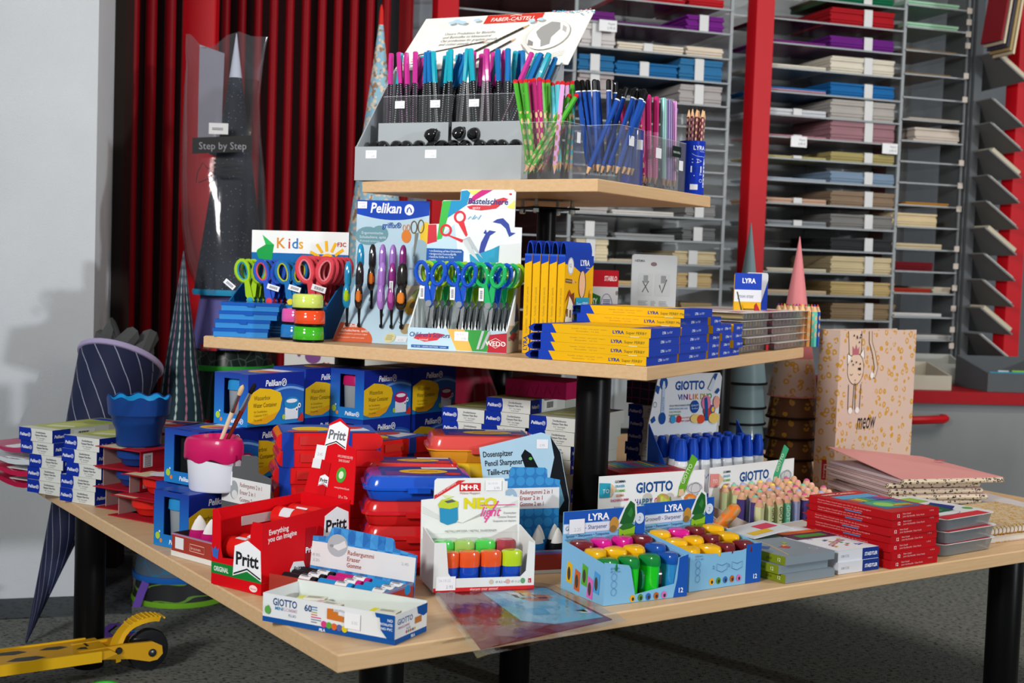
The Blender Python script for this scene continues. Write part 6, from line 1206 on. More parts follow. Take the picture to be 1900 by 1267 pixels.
# orange grooved crayons in the first display
for i, (x, y, l_, z) in enumerate(((.19, .03, (-.1, .2, 1), .003), (.215, .045, (.45, -.2, .55), .003), (.12, .05, (.05, .1, 1), .003), (.235, .03, (-.35, .2, .8), .003))):
    c = ('d8731c', 'd8731c', 'a8b02c', 'd8731c')[i]; o = T('grooved_eraser', ('orange grooved stick standing upright at the right end', 'orange grooved stick leaning right over the tray edge', 'olive green grooved stick standing mid tray', 'orange grooved stick leaning left behind the others')[i], 'eraser', loc_in(g1, x, y, z), 0)
    d0 = Vector(l_); c0, s0_ = math.cos(math.radians(32)), math.sin(math.radians(32)); aim(o, (d0.x*c0-d0.y*s0_, d0.x*s0_+d0.y*c0, d0.z), .4)
    q = B(); q.lathe([(.012, 0), (.013, .003), (.013, .088), (.011, .096), (.006, .1), (.0005, .101)], 12); q.to('stick', spot_mat('stick'+c, c, 'b08a5a', .022, .006, .008, .1, .4, .01), o)
# ------------------------------------------------------------------ Giotto Vinilik glue display
vi = T('glue_display', 'blue glue bottle display with white header reading GIOTTO VINILIK DUO', 'display', (.355, 2.695, ZB+.0006), math.radians(36)); w_, d_ = .265, .1
VB = M('1a4cae', .4); e = .002
q = B(); q.box(0, 0, 0, w_, e, .06); q.to('front_panel', VB, vi)
for x in (0, w_-e): q = B(); q.prism([(e, 0), (e, .06), (d_, .2), (d_, 0)], x, x+e, 'x'); q.to('side_panel', VB, vi)
q = B(); q.box(e, e, 0, w_-e, d_, e); q.to('base_panel', VB, vi)
q = B(); q.prism([(-.002, .05), (.185, .05), (.205, .21), (.212, .295), (.205, .305), (.03, .305), (.022, .298), (.0, .2)], d_, d_+.0025, 'y'); hc = q.to('header_card', M('d8dee4', .45), vi, smooth=False)
P = Pr(); y = .2; P.text('GIOTTO', .072, .27, .026, '1c4c96', bold=.04, fit=.088); x = .081
for ch, c in zip('VINILIK DUO', ('2a4a96', '3a3a96', '5a3a8c', 'a03070', 'c8304a', 'd0502c', 'd8862c', '', 'c8962c', '8aa02c', '4a9a3a')):
    if ch != ' ': P.text(ch, x, .248, .017, c, bold=.02)
    x += .0062 if ch in 'I' else (.0108 if ch != ' ' else .005)
for i, (t_, c) in enumerate((('COLLA VINILICA BIANCA FORTE', '2c3458'), ('WHITE STRONG VINYL GLUE', '3a7ab4'), ('COLLE VINYLIQUE', '6a9a3a'), ('BLANCHE FORTE', '4a7a2c'), ('COLA BLANCA VINILICA FUERTE', 'd0703a'), ('STARKER WEISSER VINYL KLEBER', 'b82a4a'))): P.text(t_, .057, .234-.0068*i, .0055, c, fit=(.062, .054, .034, .032, .062, .062)[i], bold=.01)
P.ell(.038, .285, .011, .014, '1c4c96'); P.poly([(.034, .276), (.042, .276), (.044, .216), (.032, .216)], 'b4c8e0'); P.poly([(.036, .29), (.04, .29), (.043, .276), (.033, .276)], 'c4d4e8'); P.ell(.037, .21, .01, .013, '1c4c96'); P.text('GIOTTO', .04, .226, .007, '24509a', rot=PI/2, fit=.03); P.poly([(.017, .282), (.027, .278), (.023, .262), (.014, .27)], '1c4c96'); P.poly([(.004, .208), (.014, .216), (.018, .206), (.008, .2)], '1c4c96'); P.ring(.015, .24, .005, .006, .0008, '3a3a40', 12)
P.ell(.068, .2065, .008, .009, '3a9ad0'); P.ell(.086, .2065, .007, .008, 'c02a3a'); P.ell(.131, .232, .013, .014, '1c4c96'); P.text('QUALITY', .131, .233, .0055, 'dfe8f4', 'c'); P.text('by school', .131, .227, .0045, 'dfe8f4', 'c')
for x, y, rx, ry, c in ((.175, .222, .018, .014, 'c83c2c'), (.165, .24, .014, .016, 'd87aa0'), (.19, .205, .016, .012, 'e0c060'), (.185, .225, .008, .009, '24509a'), (.186, .2245, .005, .006, 'e8b83a'), (.135, .206, .016, .01, 'e0c474'), (.15, .204, .012, .01, 'd04a30'), (.196, .24, .01, .014, 'e0a090')): P.ell(x, y, rx, ry, c, 14)
P.poly([(.158, .25), (.166, .252), (.17, .235), (.172, .2), (.162, .2), (.16, .23)], '1c5090'); P.poly([(.168, .27), (.185, .3), (.195, .3), (.18, .265)], 'c4d2e0'); P.poly([(.19, .262), (.2, .272), (.204, .266), (.196, .258)], '1c4c96'); P.poly([(.182, .295), (.189, .304), (.196, .304), (.188, .288)], '1c4c96')
P.on(hc, 'x', X=FR((0, d_-.0001, 0), (1, 0, 0), (0, 0, 1)), name='printed_header')
q = B(); q.lathe([(.0001, 0), (.0145, 0), (.0155, .003), (.0155, .112), (.0138, .126), (.0115, .131)], 18); bm1 = q.mesh('bottle', M('d3d8dc', .25, coat=.3))
q = B(); q.lathe([(.0135, .128), (.0135, .131), (.0125, .152), (.009, .167), (.0085, .172), (.006, .1735), (.0001, .174)], 16); bm2 = q.mesh('cap', M('1646b4', .35))
P = Pr(); P.poly([(-.008, .06), (.008, .06), (.008, .09), (.004, .1), (-.004, .09), (-.008, .098)], '1c3f9c'); P.text('GIOTTO', .0, .03, .006, '1c3f9c', 'c'); bm3 = wrap(P, .0157, -PI/2)
for r_ in range(3):
    for c_ in range(7 if r_ else 8):
        o = T('glue_bottle', f'white glue bottle with blue cap, {NTH[c_]} from the left in the {("front", "middle", "back")[r_]} row', 'glue bottle', loc_in(vi, .022+.0325*c_+.012*(r_ == 1), .02+.03*r_, .0025), random.uniform(-1, .6)+.6, 'glue bottles in the blue display')
        OB('bottle', bm1, o); OB('cap', bm2, o); OB('printed_label', bm3, o)
# red lidded set right of the post
def redtop(P): P.rect(.01, .01, .15, .05, '8a1c20'); P.rect(.01, .05, .15, .13, '2f6a8c'); [P.rect(.015+.012*i, .06, .022+.012*i, .125, c) for i, c in enumerate(('b84a2c', 'c8862c', '6a9a3a', '3a8aa0', '4a5a9c', '8a4a8c', 'b83a5a', '5aa08a', 'd0a83a', '3a6ab4', '7a3a3a'))]
simple_box('pencil_set', 'dark red pencil set carton lying right of the black post', 'carton', (.222, 2.6, ZB+.0006), math.radians(24), .16, .14, .12, M('a01a20', .4), (('top', redtop), ('front', lambda P: P.text('FABER-CASTELL', .02, .1, .012, 'd8a8a0', fit=.08))))
# ------------------------------------------------------------------ red pencil cartons, seven high
RB = M('b3141c', .4); YRt = math.radians(34.5)
def red_carton():
    t = T('pencil_carton', '-', 'carton', (0, 0, 0), YRt); w_, d_, h_ = .132, .2, .0146
    q = B(); q.box(0, 0, 0, w_, d_, h_-.0003); bd = q.to('carton', RB, t, smooth=False)
    P = Pr(); P.text('12', .015, .004, .0085, 'f0dcdc', bold=.02); P.text('Faber-Castell', .03, .0085, .004, 'e8c0c0', fit=.022); P.text('Junior Grip Buntstifte · Colour Pencils', .03, .0035, .0042, 'e8c0c0', fit=.06); P.text('11 09 12', .105, .0095, .0035, 'e8c0c0'); P.on(bd, 'front')
    P = Pr(); P.text('Garantie: Faber-Castell steht seit 1761 für die Zuverlässigkeit', .022, .0085, .0036, 'e0a8a8', fit=.13); P.text('nach selbstverständlich höchster Qualität', .022, .0038, .0036, 'e0a8a8', fit=.11); P.rect(.09, 0, .13, .002, '4a8ac0')
    P.on(bd, 'x', X=FR((0, d_, 0), (0, -1, 0), (0, 0, 1)), name='printed_side')
    P = Pr(); P.rect(.02, .03, w_-.008, .165, '2a6a9c'); P.rect(.02, .135, w_-.008, .165, '4a9ac8'); P.ell(.06, .07, .035, .035, '3a9a7a'); P.ell(.055, .065, .02, .02, '8ac85a')
    for i, c in enumerate(('c84a2c', 'd8962c', 'd8c83a', '5aa84a', '3aa0a0', '3a6ab8', '6a4a9c', 'a84a8c', 'c83a5a')): P.rect(.022+.0112*i, .1, .031+.0112*i, .13, c); P.poly([(.06+.006*i, .045+.004*i), (.11, .036+.006*i), (.112, .04+.006*i), (.062+.006*i, .05+.004*i)], c)
    P.text('FABER-CASTELL', .012, .172, .013, 'f0e4dc', fit=.09, bold=.01); P.on(bd, 'top', h=h_-.0003)
    q = B(); q.prism([(.01, d_), (.12, d_), (.11, d_+.03), (.02, d_+.03)], .002, .003, 'z'); q.to('hang_tab', RB, t)
    return t
rb = red_carton()
for i in range(7):
    jx = (0, .004, -.003, .002, -.004, .003, 0)[i]; loc = Vector((.697+jx, 2.353+.004*(i % 2)-.006*(i < 2), ZB+.0006+.0146*i)); lab = f'red 12 pencil carton, {LV[i] if i < 6 else "top"} of the stack of seven'
    if i == 0: rb.location = loc; rb['label'] = lab; rb['group'] = 'red pencil cartons'
    else: dup(rb, loc, YRt+random.uniform(-.02, .02), lab, 'red pencil cartons')
# grey and white cartons
GYc = M('7f8b94', .4)
def plus_carton(loc, rz, i):
    w_, d_, h_ = .122, .19, .0148; t = T('pencil_carton', f'grey carton with olive side band reading plus 12, {("bottom", "middle", "top")[i]} of three', 'carton', loc, rz, 'grey plus cartons'); q = B(); q.box(0, 0, 0, w_, d_, h_-.0003); bd = q.to('carton', GYc, t, smooth=False)
    P = Pr(); P.rect(0, 0, d_, h_, '7c8a1c'); P.text('plus', .145, .0045, .0085, '3c4410', bold=.01); P.text('12', .172, .0045, .0085, 'e4e8d0', bold=.01); P.on(bd, 'left', w_, d_, h_)
    P = Pr(); P.line([(.02, .012), (.05, .09), (.06, .18)], .0025, 'd0a468'); P.poly([(.06, .05), (.074, .058), (.068, .072), (.05, .066)], 'b83a34'); P.poly([(.062, .066), (.078, .07), (.072, .078)], 'e0a83a'); P.poly([(.02, .06), (.04, .075), (.03, .085), (.012, .08)], '3a5a8c'); P.poly([(.08, .08), (.095, .086), (.085, .095)], '9ab03a'); P.rect(.0, .13, w_, .175, '2a4a5c'); P.rect(.0, .135, w_, .14, '6aa83a'); P.ring(.1, .03, .008, .008, .001, 'c8d0d6'); P.on(bd, 'top', h=h_-.0003)
for i in range(3): plus_carton((.478+(.0, .012, .012)[2-i]*-1*(i > 0), 2.205+.003*i, ZB+.0006+.0148*i), YRt, i)
def staed(loc, rz, i):
    w_, d_, h_ = .105, .2, .0205; t = T('pencil_carton', f'white carton with navy corner reading STAEDTLER, {("lower", "upper")[i]} of two', 'carton', loc, rz, 'white and navy cartons'); q = B(); q.box(0, 0, 0, w_, d_, h_-.0003); bd = q.to('carton', M('cfd2da', .4), t, smooth=False)
    P = Pr(); P.rect(.062, 0, w_, h_, '1a3480'); P.text('STAEDTLER', .068, .0065, .0085, 'e4e8f4', bold=.03, fit=.033, shear=.1); P.text('158 C12', .008, .008, .006, '8a8ea0'); P.on(bd, 'front')
    P = Pr(); P.rect(0, 0, w_, d_, 'dcdfe4')
    for i_ in range(16): a, b = .01+random.random()*.08, .015+random.random()*.07; P.poly([(a, b), (a+.01, b+.002), (a+.004, b+.009)], random.choice(['c83a34', '3a8a4a', '5a3a8c', 'd8a83a', '3a6ab0', 'a83a6a']))
    P.text('COLOURS', .052, .05, .014, 'b03a3a', 'c', rot=.5, bold=.02); P.rect(0, .1, w_, .14, '5a2a4c'); P.rect(.02, .11, .09, .13, '3a8a3a'); P.rect(0, .14, w_, .16, 'd0622c'); P.text('12', .02, .09, .014, '4a4a8c'); P.on(bd, 'top', h=h_-.0003)
for i in range(2): staed((.588, 2.288+.004*i, ZB+.0006+.0205*i), YRt-.02, i)
t = T('leaflet', 'folded sample card lying on the grey cartons', 'leaflet', (.45, 2.35, ZB+.046), YRt)
q = B(); q.prism([(0, 0), (.1, .01), (.1, .013), (0, .003)], 0, .08, 'y'); q.to('card', M('c9ccd0', .4), t); P = Pr(); P.rect(.01, .01, .06, .03, 'd8b02c'); P.rect(.05, .03, .09, .06, 'c8405a'); P.on(t, 'x', X=FR((0, 0, .0032), (1, 0, .1), (0, 1, 0)), name='printed_top')
# felt pen blisters
def felt(loc, rz, i):
    w_, d_ = .185, .2; t = T('felt_pen_pack', f'clear felt pen blister pack with white and red card, {("bottom", "middle", "top")[i]} of three', 'blister pack', loc, rz, 'felt pen packs')
    pts = rr(w_, d_, .02, 0)
    q = B(); q.rings([[(p[0], p[1], .0235) for p in pts], [(p[0], p[1], .0243) for p in pts]]); cd_ = q.to('backing_card', M('d5d6d8', .4), t)
    q = B(); q.rings([[(w_/2+(p[0]-w_/2)*.9, d_/2+(p[1]-d_/2)*.93, .001) for p in pts], [(w_/2+(p[0]-w_/2)*.96, d_/2+(p[1]-d_/2)*.97, .0232) for p in pts]], cap=False); q.to('clear_tray', CLEAR('aab4ba', .4, .1, 'tray'), t)
    for k_ in range(7):
        q = B(); x = .028+.0215*k_; q.tube([(x, .03, .0125), (x, .165, .0125)], .0088, 8); q.to('felt_pen', M(('6a6e78', '7a5a64', '5a6a7c', '6a7a7a', '7a6a5c', '5a5a6c', '6c747a')[k_], .4), t)
    P = Pr(); P.rect(.01, .002, .16, .03, 'c8323a'); P.poly([(.02, .05), (.12, .055), (.13, .12), (.03, .12)], '1d5a3a'); P.text('EASY', .04, .09, .026, 'e0e8e0', bold=.02, shear=.2); P.text('start', .06, .066, .018, 'e0e8e0', shear=.2); P.ring(.07, .042, .045, .014, .0012, '3a4a9a', 24); P.poly([(.12, .06), (.16, .08), (.15, .13), (.13, .12)], '24307c'); P.ell(.165, .055, .012, .01, '5aa04a'); P.rect(.02, .14, .16, .185, '8ab84a'); P.on(cd_, 'top', h=.0243)
for i in range(3): felt((.826+.004*(i % 2), 2.456-.003*i, ZB+.0006+.0246*i), math.radians(37)+.02*i, i)
# spiral notebook, folders and ring binder with leopard print
def leo_fn(base, spot, sc):
    def fn(n, l, v, b):
        d = noise(n, l, v, sc*1.5, 2); vv = n.new('ShaderNodeVectorMath'); vv.operation = 'ADD'; l.new(v, vv.inputs[0])
        cb = n.new('ShaderNodeCombineXYZ'); k_ = math_(n, l, 'MULTIPLY', d, .35/sc); l.new(k_, cb.inputs[0]); l.new(k_, cb.inputs[2]); l.new(cb.outputs[0], vv.inputs[1])
        vo = n.new('ShaderNodeTexVoronoi'); vo.inputs['Scale'].default_value = sc; vo.inputs['Randomness'].default_value = .75; l.new(vv.outputs[0], vo.inputs['Vector'])
        ring = math_(n, l, 'MULTIPLY', math_(n, l, 'GREATER_THAN', vo.outputs['Distance'], .19), math_(n, l, 'LESS_THAN', vo.outputs['Distance'], .4))
        gap = math_(n, l, 'GREATER_THAN', noise(n, l, v, sc*2.2, 1), .4); gl = mixc(n, l, noise(n, l, v, 900, 2), spot, 'e0a83c' if spot != '2a2220' else spot)
        return mixc(n, l, math_(n, l, 'MULTIPLY', ring, gap), base, gl)
    return fn
LEO = node_mat('leopard', leo_fn('cdb2a4', 'a8741f', 50), .45); LEOD = node_mat('leodark', leo_fn('cfc0a8', '2a2220', 100), .5); LEOB = node_mat('leobrown', leo_fn('6e4a30', '8a682c', 34), .5)
t = T('spiral_notebook', 'leopard print spiral notebook with gold wire at the right edge', 'notebook', (.965, 2.6, ZB+.0006), math.radians(33)); w_, d_ = .3, .21
for i in range(2):
    q = B(); z = .017*i; q.box(0, .006, z, w_, d_, z+.0015); q.to('back_cover', LEO, t); q = B(); q.box(.003, .008, z+.0016, w_-.003, d_-.002, z+.0135); q.to('page_block', M('d8d2c8', .7), t); q = B(); q.box(0, .006, z+.0136, w_, d_, z+.0155); q.to('front_cover', node_mat('leogold', leo_fn('c9b492', '8a6a34', 70), .45), t)
for k_ in range(22):
    q = B(); x = .02+.0125*k_; q.tube([(x, .006+.0075*math.cos(a)+.002, .024+.0085*math.sin(a)) for a in [2*PI*j/10 for j in range(10)]], .0009, 4, True); q.to('wire_loop', M('c89a3c', .25, 1), t)
for i in range(7):
    t = T('card_folder', f'pink leopard edged card folder, {LV[i] if i < 6 else "top, cover lifted, "} of the stack by the binder', 'folder', Vector((.845-.004*(i % 3)+.02*(i == 6), 2.875+.006*(i % 2)-.012*(i == 6), ZB+.0006+.0125*i)), math.radians(15)+random.uniform(-.05, .05)+(.06 if i == 6 else 0), 'pink card folders'); w_, d_ = (.24, .27) if i < 6 else (.27, .3)
    PKF = M('cf8f8c', .6) if i == 6 else M('c4a4a4', .6); lift = .03 if i == 6 else .001
    q = B(); q.box(0, 0, 0, w_, d_, .002); q.to('back_cover', M('bba29c', .6), t)
    q = B(); q.tube([(0, 0, .0055), (w_, 0, .0055)], .0055, 8); q.to('leopard_spine', LEOD, t)
    q = B(); q.prism([(.002, .003), (w_*.85, .003), (w_*.85, .009), (.002, .0095)], .004, d_-.01, 'y'); q.to('inner_flaps', M('c9b4b8', .7), t)
    q = B(); q.rings([[(0, 0, .0105), (0, d_, .0105+lift), (0, d_, .0118+lift), (0, 0, .0118)], [(w_, 0, .0105), (w_, d_, .0105+lift*.1), (w_, d_, .0118+lift*.1), (w_, 0, .0118)]]); fc = q.to('front_cover', PKF, t, smooth=False)
    if i == 6:
        P = Pr(); P.poly([(.09, .14), (.11, .15), (.1, .16)], '4a4046'); P.poly([(.06, .06), (.08, .062), (.075, .075)], '4a4046'); P.line([(.1, .1), (.13, .07), (.16, .09), (.19, .06)], .002, '8a4a50'); P.rect(.22, .18, .25, .19, 'c8505c'); P.lines(.13, .14, .07, .003, 3, 'a06068')
        P.on(fc, 'x', X=FR((0, 0, .0121), (1, 0, 0), (0, d_, lift*.55)), name='printed_cover')
for i in range(2):
    t = T('card_folder', f'rose and white flat folder under the leopard stack, {("lower", "upper")[i]} one', 'folder', (1.05+.01*i, 2.86+.01*i, ZB+.0006+.013*i), math.radians(20), 'rose folders')
    q = B(); q.tube([(0, 0, .006), (.16, 0, .006)], .006, 8); q.to('spine', M('b8787c', .5), t); q = B(); q.box(0, .001, 0, .16, .2, .011); q.to('cover', M('c9c4c6', .5), t)
yb_ = math.radians(42); bi = T('ring_binder', 'pale pink leopard print ring binder reading meow', 'ring binder', (.8, 3.2, ZB+.0006), yb_); H_ = .396; fl_ = .345; sw = .06
# spine faces the left front, cover faces right
q = B(); q.box(0, 0, 0, .003, sw, H_); q.to('spine', LEO, bi, smooth=False); sp_ = KD[bi.name][-1]
q = B(); q.box(0.0031, 0, 0, fl_, .003, H_); cv = q.to('front_cover', LEO, bi, smooth=False)
q = B(); q.box(0.0031, sw-.003, 0, fl_, sw, H_); q.to('back_cover', LEO, bi, smooth=False)
q = B(); q.box(.02, .02, .02, .3, .05, .3); q.to('paper_block', M('b9a893', .7), bi, smooth=False)
P = Pr(); P.text('meow', .125, .148, .062, '2a2224', shear=.25, fit=.085, bold=.01)
K = '2a2224'; P.poly([(.07, H_-.002), (.078, .34), (.095, .325), (.12, .33), (.13, .35), (.128, H_-.002)], 'd3b9a6'); P.line([(.07, H_-.002), (.078, .335)], .0025, K); P.line([(.128, H_-.002), (.13, .34)], .0025, K)
P.ell(.108, .30, .036, .04, 'd6bca8'); P.ring(.108, .3, .036, .04, .0018, K, 28); P.poly([(.072, .31), (.07, .338), (.088, .332)], 'e6e0de'); P.line([(.072, .31), (.07, .338), (.088, .332)], .002, K); P.poly([(.125, .335), (.14, .352), (.144, .325)], 'e6e0de'); P.line([(.125, .335), (.14, .352), (.144, .325)], .002, K)
P.poly([(.092, .335), (.09, .358), (.1, .348), (.106, .362), (.112, .348), (.12, .356), (.118, .335)], 'b06470')
for s_ in (-1, 1): P.line([(.108+s_*.012, .288), (.108+s_*.018, .284), (.108+s_*.024, .288)], .0015, K)
P.ell(.108, .272, .003, .002, 'b0706c'); P.line([(.104, .266), (.108, .262), (.112, .266)], .0012, K)
for x in (.092, .122): P.line([(x-.012, .262), (x-.01, .2), (x, .19), (x+.01, .2), (x+.012, .262)], .002, K); P.ell(x, .197, .009, .008, 'e4dedc')
P.line([(.165, H_-.002), (.168, .365), (.185, .335), (.198, .3), (.19, .28), (.18, .284)], .012, 'd0b6a2'); P.line([(.16, H_-.002), (.162, .365), (.179, .335), (.19, .303), (.186, .288)], .0018, K); P.line([(.171, H_-.002), (.174, .366), (.19, .34), (.205, .3), (.194, .274), (.178, .278)], .0018, K); P.ell(.18, .282, .008, .008, 'e4dedc')
for i in range(14): P.ell(.085+random.random()*.045, .285+random.random()*.1, .0025, .003, K, 6)
P.on(cv, 'x', X=FR((-.036, 0, 0), (1, 0, 0), (0, 0, 1)), name='printed_front')
P = Pr(); P.rect(.024, .025, .038, .075, 'b02830'); P.text('brunnen', .034, .03, .009, 'e8d0d0', rot=PI/2, fit=.034); P.on(sp_, 'left', .003, sw, H_)
# stacks of nested school cones behind the right hand shelf end
def cone_stack(px, dep, apex, r, n, step0, step, mats, names, hgt):
    c = Y(px, 700, dep); z0 = apex-hgt
    for i in range(n):
        zb = z0-(0 if i == 0 else step0+step*(i-1)); zb = max(zb, ZB+.001)
        m_, band, cn_, rim = mats(i)
        t = T('school_cone', f'{cn_} school cone, {("top", "second", "third", "fourth", "fifth", "sixth", "seventh")[i]} of its nested stack', 'school cone', (c.x, c.y, zb), .3, names)
        top = hgt if i == 0 else step0*1.6
        q = B(); f = lambda z: r*(1-z/hgt)
        if i == 0 and band:
            q.shell([(f(hgt*.24), hgt*.24), (f(hgt*.6), hgt*.6), (.001, hgt)], 28); q.to('cone', m_, t); q = B(); q.shell([(r, 0), (f(hgt*.24), hgt*.24)], 28); q.to('printed_band', band, t)
        else: q.shell([(r, 0), (f(top*.5), top*.5), (max(f(top), .001), top)], 28); q.to('cone', m_, t)
        q = B(); q.tube([(r*math.cos(a), r*math.sin(a), 0.002) for a in [2*PI*k_/28 for k_ in range(28)]], .0035 if rim else .0018, 6, True); q.to('rim', rim or m_, t)
GT = M('6f868c', .35, coat=.3); DK = M('17181c', .4)
cone_stack(1381, 3.36, 1.06, .057, 7, .062, .041, lambda i: (GT, None, 'grey teal', DK), 'grey teal school cones', .41)
cone_stack(1472, 3.37, 1.03, .064, 6, .055, .053, lambda i: ((M('d37f84', .4), LEO, 'pink tipped leopard', None) if i == 0 else (LEOB, None, 'brown leopard', M('2a1c14', .5))), 'leopard school cones', .41)
# ------------------------------------------------------------------ cards standing at the back of the middle shelf
def card(name, lab, px0, px1, y0, y1, dep, col, fn, cat='card', base=None):
    a = Y(px0, y0, dep); b = Y(px1, y0, dep+.03); w_ = math.hypot(b.x-a.x, b.y-a.y); top = Y(px0, y1, dep).z; z0 = base if base is not None else ZM+.0006
    t = T(name, lab, cat, (a.x, a.y, z0), math.atan2(b.y-a.y, b.x-a.x)); h_ = top-z0
    q = B(); R_ = .006; q.prism([(p[0], p[1]) for p in rr(w_, h_, R_, 0, 4)], 0, .003, 'y'); bd = q.to('card', col, t); P = Pr(); fn(P, w_, h_); P.on(bd, 'front'); q = B(); q.box(w_*.2, .0032, 0, w_*.8, .045, .006); q.to('foot', M('9aa0a4', .5), t); return t, w_, h_
def f_st(P, w, h): P.rect(0, h*.78, w, h, 'c02430'); P.text('STABILO', w*.95, h*.86, h*.09, 'f2e4e4', 'r', bold=.03, fit=w*.42); P.poly([(0, h*.3), (w*.4, h*.3), (w*.42, h*.65), (0, h*.72)], '2a6a34'); P.text('EASY', 0, h*.52, h*.15, 'e4ece4', bold=.02, fit=w*.32); P.text('start', w*.06, h*.36, h*.13, 'e4ece4', shear=.2); P.ring(w*.62, h*.52, w*.2, h*.17, w*.015, '3a4a9c'); P.lines(w*.5, h*.6, w*.25, h*.012, 6, '6a7ab0'); P.poly([(w*.8, h*.3), (w*.95, h*.3), (w*.92, h*.42)], '3a9ac8'); P.ell(w*.95, h*.7, w*.04, h*.03, '8a8e90')
card('sharpener_card', 'white and red STABILO EASY start card behind the upright pencil cartons', 1090, 1146, 560, 500, 2.93, M('d8dade', .4), f_st)
def f_he(P, w, h): P.text('HERMA', w*.06, h*.92, h*.035, '3a3c42', bold=.02); P.ell(w*.48, h*.9, w*.07, h*.022, '7a6068'); P.rect(w*.14, h*.56, w*.46, h*.8, 'c0c4c8'); P.rect(w*.52, h*.56, w*.86, h*.8, 'c0c4c8'); P.line([(w*.24, h*.6), (w*.38, h*.72)], w*.02, '4a4c50'); P.line([(w*.38, h*.6), (w*.24, h*.72)], w*.02, '4a4c50'); P.rect(w*.26, h*.7, w*.36, h*.78, '8a8c90'); P.line([(w*.62, h*.68), (w*.68, h*.6), (w*.78, h*.74)], w*.025, '4a4c50'); P.rect(w*.65, h*.7, w*.76, h*.78, '8a8c90'); P.lines(w*.16, h*.5, w*.22, h*.008, 14, '9a9ea2'); P.lines(w*.44, h*.5, w*.12, h*.008, 14, '9a9ea2'); P.lines(w*.62, h*.5, w*.2, h*.008, 14, '9a9ea2')
ht_, w_, h_ = card('label_pack', 'clear blister card with grey HERMA instructions leaning on the shelf', 1170, 1253, 570, 471, 2.86, M('c6cace', .4), f_he); q = B(); q.prism([(p[0]-.004, p[1]) for p in rr(w_+.008, h_+.004, .006, 0, 4)], -.004, -.0035, 'y'); q.to('clear_cover', CLR, ht_)
def f_ly(P, w, h): P.rect(0, h*.78, w, h, '1a3fae'); P.text('LYRA', w*.28, h*.87, h*.09, 'eef2fb', bold=.03); P.rect(0, h*.62, w, h*.78, 'd8dce4'); P.text('groove eraser', w*.12, h*.67, h*.08, '3a4a6c', fit=w*.6); P.rect(0, 0, w, h*.62, 'd8a61c'); P.line([(w*.1, h*.75), (w*.4, h*.35)], w*.05, '4a4a3a'); P.lines(w*.35, h*.5, w*.4, h*.03, 3, '7a5c14')
card('eraser_pack', 'blue and yellow LYRA eraser pack standing before the grey cone', 1362, 1412, 555, 506, 3.02, M('d8a61c', .4), f_ly)
card('eraser_pack', 'white edged blue pack behind the LYRA eraser pack', 1385, 1424, 550, 505, 3.07, M('c9ccd2', .4), lambda P, w, h: P.poly([(w*.6, 0), (w, 0), (w, h*.9), (w*.7, h*.6)], '1a3fae'))
q = B(); q.prism([(0, 0), (.014, 0), (.012, .09), (.004, .105), (0, .1)], 0, .004, 'y'); tag(q.to('red_tag', M('a8202c', .4), loc=(Y(1402, 540, 3.0).x, 3.0, ZM+.0006+.0), rz=.3), 'slim red tag leaning beside the LYRA eraser pack', 'tag')
jm = [('e08a3a', '6a3a8c'), ('e0a83a', 'c8323a'), ('d8925a', 'd8b83a'), ('e0a070', 'c83a6a'), ('e09a50', '3a8a4a'), ('d8a060', 'c8503a')]
for i in range(14):
    c = Y(1443+5.6*i, 600, 3.2+.018*(i % 2)); o = T('jumbo_pencil', f'jumbo coloured pencil standing tip up behind the blister packs, {NTH[i]} from the left', 'pencil', (c.x, c.y, ZM+.0006), random.random(), 'jumbo pencils'); bodyc = jm[i % 6][0] if i < 12 else ('5cc4b0', '1a52b4')[i-12]
    q = B(); q.lathe([(.0075, 0), (.0075, .085)], 6); q.to('body', spot_mat('jumbo'+bodyc, bodyc, 'd0b080', .02, .004, .006, .08), o); q = B(); q.lathe([(.0074, .085), (.003, .098)], 10); q.to('wood_tip', WD, o); q = B(); q.lathe([(.003, .098), (.0012, .103)], 8); q.to('lead', M(jm[i % 6][1], .4), o)
# ================================================================== school cones at the left
def cone_obj(tip, mouth, r, lab, mt, group=None, rim=None, n=36):
    """tapering fabric cone from tip to mouth"""
    tip, mouth = Vector(tip), Vector(mouth); L = (mouth-tip).length
    t = T('school_cone', lab, 'school cone', tip, 0, group); aim(t, mouth-tip)
    q = B(); q.shell([(.002, 0), (r*.25, L*.25), (r*.5, L*.5), (r*.75, L*.75), (r, L), (r*.97, L), (r*.9, L*.94)], n); q.to('cone', mt, t)
    if rim: q = B(); q.tube([(r*math.cos(a), r*math.sin(a), L) for a in [2*PI*k_/n for k_ in range(n)]], .008, 7, True, sq=.6); q.to('rim_band', rim, t)
    return t, L
def navy_fn(n, l, v, b):
    sx = n.new('ShaderNodeSeparateXYZ'); l.new(v, sx.inputs[0]); an = math_(n, l, 'ARCTAN2', sx.outputs['Y'], sx.outputs['X'])
    d = math_(n, l, 'FRACT', math_(n, l, 'ADD', math_(n, l, 'ADD', math_(n, l, 'MULTIPLY', sx.outputs['Z'], 15), math_(n, l, 'MULTIPLY', an, 1.9)), math_(n, l, 'MULTIPLY', noise(n, l, v, 6), .5)))
    c = mixc(n, l, math_(n, l, 'LESS_THAN', d, .035), '141c3e', 'b4b8cc'); return c
NAVY = node_mat('navyline', navy_fn, .7)
LIL = M('a79cc0', .8)
tip = U(48, 1195, FZ); tip.z = FZ+.003; mo = Y(224, 668, 3.41)
nc, L = cone_obj(tip, mo, .108, 'navy school cone with white lines and stars leaning tip down by the wall', NAVY, rim=LIL)
